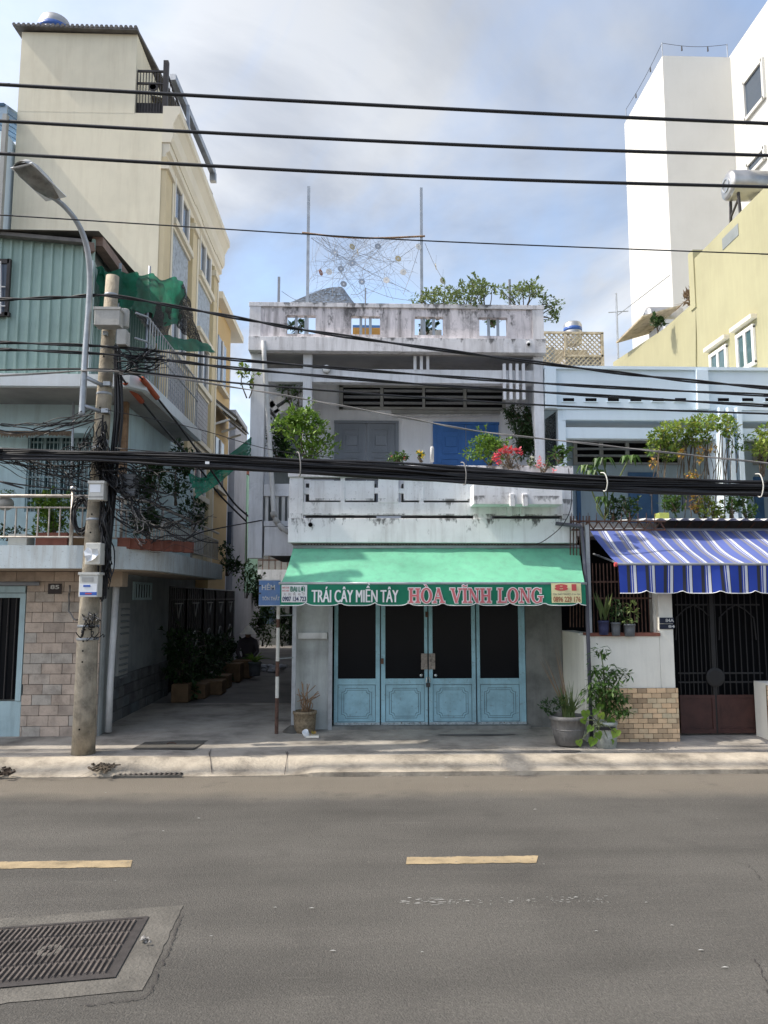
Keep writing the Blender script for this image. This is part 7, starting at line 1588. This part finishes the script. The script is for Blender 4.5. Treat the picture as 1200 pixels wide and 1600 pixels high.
for i, (px, p0, p1, w_, Y, n_, lab) in enumerate(((288,985,1094,66,14.4,1100,'dark dense shrub in the nearest alley planter'), (320,985,1088,62,15.8,1100,'dark shrub before the iron gates in the alley'), (346,990,1076,50,17.4,800,'dark shrub over the middle alley planters'), (368,1000,1056,34,19.0,420,'dark shrub over the tall terracotta planters'))):
    bush('alley_shrub', lab, 'bush', px, p0, p1, Y, w_, 'leaf_dark', n_, .11, 130+i, nb=10, group=None)
t_ = thing('spiky_plant', G(398,1055,.19), 'pale spiky plant in a dark pot in mid alley', 'potted plant'); o, c = pot('pot', t_, 388, 408, 1035, 1056, 18.0, 'pot_plastic', .8); mb = MB(); rn = random.Random(141)
for k in range(26): blade(mb, c, V3(rn.uniform(-1,1), rn.uniform(-1,1), rn.uniform(.4,1.2)), rn.uniform(.35,.6), .02, .5)
mb.build('foliage', 'leaf_fresh', t_)
for i, (px, p0, p1, w_, Y, mt, lab) in enumerate(((410,950,1010,40,24,'leaf_mid','green shrub at the far bend of the alley'), (440,955,1010,50,26,'leaf_dark','dark shrub right at the end of the alley'), (405,900,950,30,27,'leaf_dark','dark treetop over the end of the alley'))):
    bush('far_shrub', lab, 'bush', px, p0, p1, Y, w_, mt, 1000, .12, 145+i, nb=11)
sp_ = G(404,1050,.19); rub = MB(); rn = random.Random(150)
for k in range(14): rub.sphere((sp_.x+.35+rn.uniform(-.3,.3), sp_.y+rn.uniform(-.2,.5), .22+rn.uniform(0,.1)), rn.uniform(.06,.13), 6, 4, (1,1,.6))
tag(rub.build('stone_heap', 'grey_wall'), 'little heap of stones and pots beside the spiky plant', 'stones', kind='stuff')
# seated person in a conical hat
Yq = 19.0; ph_ = W(389,985,Yq); hz = ph_.z; pr_ = thing('person', (ph_.x, Yq, .19), 'person in a straw conical hat and dark clothes sitting low in the alley', 'person')
gz = .19; hipz = gz+.36; jo = {}
vv = [(0,0,hipz),(0,-.03,hipz+.22),(0,-.08,hipz+.45),(0,-.10,hipz+.56),(0,-.12,hz-.12),(0,-.12,hz-.02),
      (.10,-.02,hipz-.02),(.17,-.38,hipz+.03),(.16,-.34,gz+.08),(.17,-.46,gz+.03), (-.10,-.02,hipz-.02),(-.17,-.38,hipz+.03),(-.16,-.34,gz+.08),(-.17,-.46,gz+.03),
      (.18,-.09,hipz+.44),(.24,-.18,hipz+.2),(.16,-.36,hipz+.1),(.13,-.42,hipz+.08),(-.18,-.09,hipz+.44),(-.24,-.18,hipz+.2),(-.16,-.36,hipz+.1),(-.13,-.42,hipz+.08)]
ee = [(0,1),(1,2),(2,3),(3,4),(4,5),(0,6),(6,7),(7,8),(8,9),(0,10),(10,11),(11,12),(12,13),(2,14),(14,15),(15,16),(16,17),(2,18),(18,19),(19,20),(20,21)]
rad = [.15,.14,.15,.055,.075,.085,.085,.075,.05,.04,.085,.075,.05,.04,.065,.048,.036,.03,.065,.048,.036,.03]
me = bpy.data.meshes.new('body'); me.from_pydata(vv, ee, []); bo = bpy.data.objects.new('body', me); COL.objects.link(bo); bo.parent = pr_; bo.location = (0,0,-.19)
me.materials.append(M['cloth_dark']); bo.modifiers.new('skin', 'SKIN'); 
for v, r_ in zip(me.skin_vertices[0].data, rad): v.radius = (r_, r_)
me.skin_vertices[0].data[0].use_root = True; ss = bo.modifiers.new('sub', 'SUBSURF'); ss.levels = 2; ss.render_levels = 2
MB().sphere((ph_.x, Yq-.13, hz-.06), .1, 14, 10, (.8,.95,1.15)).build('head', 'skin', pr_, smooth=True)
MB().lathe((ph_.x, Yq-.12, hz-.05), [(.205,-.03),(.2,-.02),(.1,.1),(.01,.19),(.008,.185),(.09,.08),(.19,-.03)], 28).build('conical_hat', 'straw', pr_, smooth=False)
MB().lathe((ph_.x, Yq+.02, .19), [(.16,0),(.17,.02),(.14,.19),(.16,.21),(.16,.23),(.0,.23)], 14).build('body_stool', 'pot_plastic', None if False else (sto := thing('stool', (ph_.x, Yq+.02, .19), 'low dark stool under the seated person in the alley', 'stool')), smooth=True)
# ---- roof terrace of the white house: masts, strings, discs, plants
YR = 12.6
for px, p0, lab, r_ in ((482.5,292,'tall thin mast at the left of the hanging discs',.024), (658,294,'tall thin mast at the right of the hanging discs',.024), (436,433,'short dark stake at the left end of the roof parapet',.02), (796,437,'short dark stake among the roof bushes',.02), (571,450,'short thin stake in the middle of the roof parapet',.012)):
    q = W(px,p0,YR); o = MB().box(q.x-r_, q.x+r_, YR-r_, YR+r_, zRt+.05, q.z).build('roof_mast', 'galvanised' if p0 < 400 else 'pipe_grey'); tag(o, lab, 'mast')
o = MB().tube(spline([W(472,363.5,YR-.03), W(530,370,YR-.03), W(590,372,YR-.03), W(664,369,YR-.03)], 6), .016, 6).build('bamboo_bar', 'wood_old', smooth=True); tag(o, 'thin bent bamboo bar tied between the two roof masts', 'pole')
rn = random.Random(160); sn = MB()
for k in range(105):
    a = W(rn.uniform(484,656), rn.choice((370,372,rn.uniform(375,440))), YR+rn.uniform(-.05,.3)); b_ = W(min(664,max(480,rn.gauss(560,55))), rn.uniform(400,474), YR+rn.uniform(-.05,.5)); sn.tube(spline([a, a.lerp(b_,.33)+V3(rn.uniform(-.12,.12),0,rn.uniform(-.1,.03)), a.lerp(b_,.66)+V3(rn.uniform(-.12,.12),0,rn.uniform(-.08,.05)), b_], 4), rn.choice((.0018,.0022,.003)), 3, caps=False)
for a, b_ in (((486,372),(640,455)), ((656,380),(560,440)), ((664,380),(694,440)), ((660,370),(630,460)), ((440,455),(480,472)), ((571,450),(645,470)), ((571,452),(548,460))): sn.tube(spline([W(*a,YR), W((a[0]+b_[0])/2,(a[1]+b_[1])/2+4,YR), W(*b_,YR)], 5), .0045, 3, caps=False)
tag(sn.build('string_net', 'string'), 'ragged web of thin strings between the roof masts', 'net', kind='stuff')
DS = [(355,490,0,'disc'),(473,452,.6,'disc_gold'),(645,450,.2,'disc'),(917,452,.5,'disc_white'),(474,562,.1,'disc'),(397,600,.2,'disc'),(263,625,1.0,'disc_red'),(318,620,.3,'disc_white'),(416,702,.3,'disc'),(537,686,.1,'disc'),(702,676,.1,'disc_white'),(815,622,.1,'disc_white'),(781,532,.3,'disc_gold'),(1079,680,.5,'disc_gold'),(1033,585,1.3,'disc_gold'),(510,487,1.4,'disc_gold')]
names = ['upper left grey hanging disc','upper gold tinted disc under the bamboo bar','upper middle grey disc under the bamboo bar','bright white disc beside the right mast','darkest grey disc near the web centre','grey disc left of the web centre','reddish disc turned edge on at the left','pale disc beside the reddish one','grey disc touching the tarpaulin top','grey disc low in the web centre','pale disc low right of the web centre','pale disc in the right half of the web','golden disc in the right half of the web','golden disc hanging right of the right mast','thin edge on disc right of the right mast','thin edge on disc under the bamboo bar']
for (zx, zy, tl_, mt), lab in zip(DS, names):
    px, py = 440+zx/4.286, 280+zy/4.286; c = W(px,py,YR-.08); t_ = thing('hanging_disc', c-V3(0,0,.055), lab+' above the roof', 'disc', 'discs hung on strings over the roof')
    ax = V3(math.sin(tl_), -math.cos(tl_), .1); prof = [(.055,-.003),(.055,.003),(.018,.003),(.018,-.003)]
    MB().lathe(c, prof, 22, ax).build('disc', mt, t_); MB().lathe(c, [(.017,-.002),(.017,.002),(.009,.002),(.009,-.002)], 14, ax).build('hub', 'sticker', t_); MB().tube([c+V3(0,0,.053), c+V3(.01,0,.2)], .002, 3).build('string', 'string', t_)
tp = MB().grid(lambda u, v: W(450+104*u, 474-(26*math.sin(math.pi*min(1,u*.62+.02))**1.3*(1 if u < .82 else (1-u)/.18))*(1-v)+v*2, YR+.1+.5*v+.04*nz(u*5,v*3)), 26, 8).build('tarpaulin', 'net_grey', smooth=True); tag(tp, 'grey striped mesh tarpaulin bunched on the roof behind the parapet', 'tarpaulin')
for i, (px, p0, p1, w_, n_, lab) in enumerate(((684,452,478,112,640,'olive green bush at the left of the roof planting'), (735,447,484,92,560,'olive bush trailing over the middle of the roof coping'), (757,434,472,50,220,'taller wispy roof bush rising above the others'), (815,443,478,104,560,'green roof bush beside the short dark stake'), (858,462,508,52,190,'drooping branch hanging off the right roof corner'))):
    bush('roof_bush', lab, 'bush', px, p0, p1, YR-.15 if i != 1 else YC-.02, w_, 'leaf_roof', n_, .075, 170+i, nb=10, stems=7, loc=W(px if i < 4 else 835, 500, YR), wd=.24)
for i, (px, lab) in enumerate(((465,'leaves seen through the first parapet opening'), (672,'dark leaves seen through the third parapet opening'), (772,'hanging leaves in the fourth parapet opening'))):
    bush('parapet_plant', lab, 'plant', px+(-4 if i == 1 else 0), 496, 522 if i < 2 else 512, YR+.1, 34, 'leaf_dark' if i != 2 else 'leaf_mid', 120, .08, 180+i, nb=5, stems=3)
o = pbox('crate', 'crate_orange', None, 551, 512, 598, 527, YR+.2, .3); tag(o, 'orange crate behind the second parapet opening', 'crate'); o2 = pbox('crate_lid', 'crate_blue', o, 551, 508, 598, 512, YR+.2, .3)
o = pbox('crate', 'pipe_white', None, 655, 515, 690, 527, YR+.3, .3); tag(o, 'white box behind the third parapet opening', 'crate')
bush('tank_vine', 'straggly vine over the wall by the lower steel tank', 'climbing plant', 1027, 494, 520, 17.3, 30, 'leaf_dark', 130, .12, 190, nb=6, stems=3)
bush('roof_palm', 'palm tuft peeking over the stepped yellow wall', 'plant', 1080, 456, 490, 16.8, 26, 'leaf_dry', 50, .25, 191, nb=4, stems=2, wd=.12)

for a, c_, lab in ((478,588,'dark block added to blacken the gaps round the left cut-out panel'), (627,737,'dark block added to blacken the gaps round the middle cut-out panel'), (770,876,'dark block added to blacken the openings behind the overhanging planter')):
    p0, p1 = W(a,780,YB+.3), W(c_,780,YB+.3); o = MB().box(p0.x, p1.x, YB+.22, YB+.42, zF1+.002, ZZ(757,YB+.3)).build('trough', 'pot_plastic', bevel=.01); tag(o, lab, 'planter', 'dark blocks added behind the white balcony front')  # dark blocks added to stand in for shade behind the balcony openings
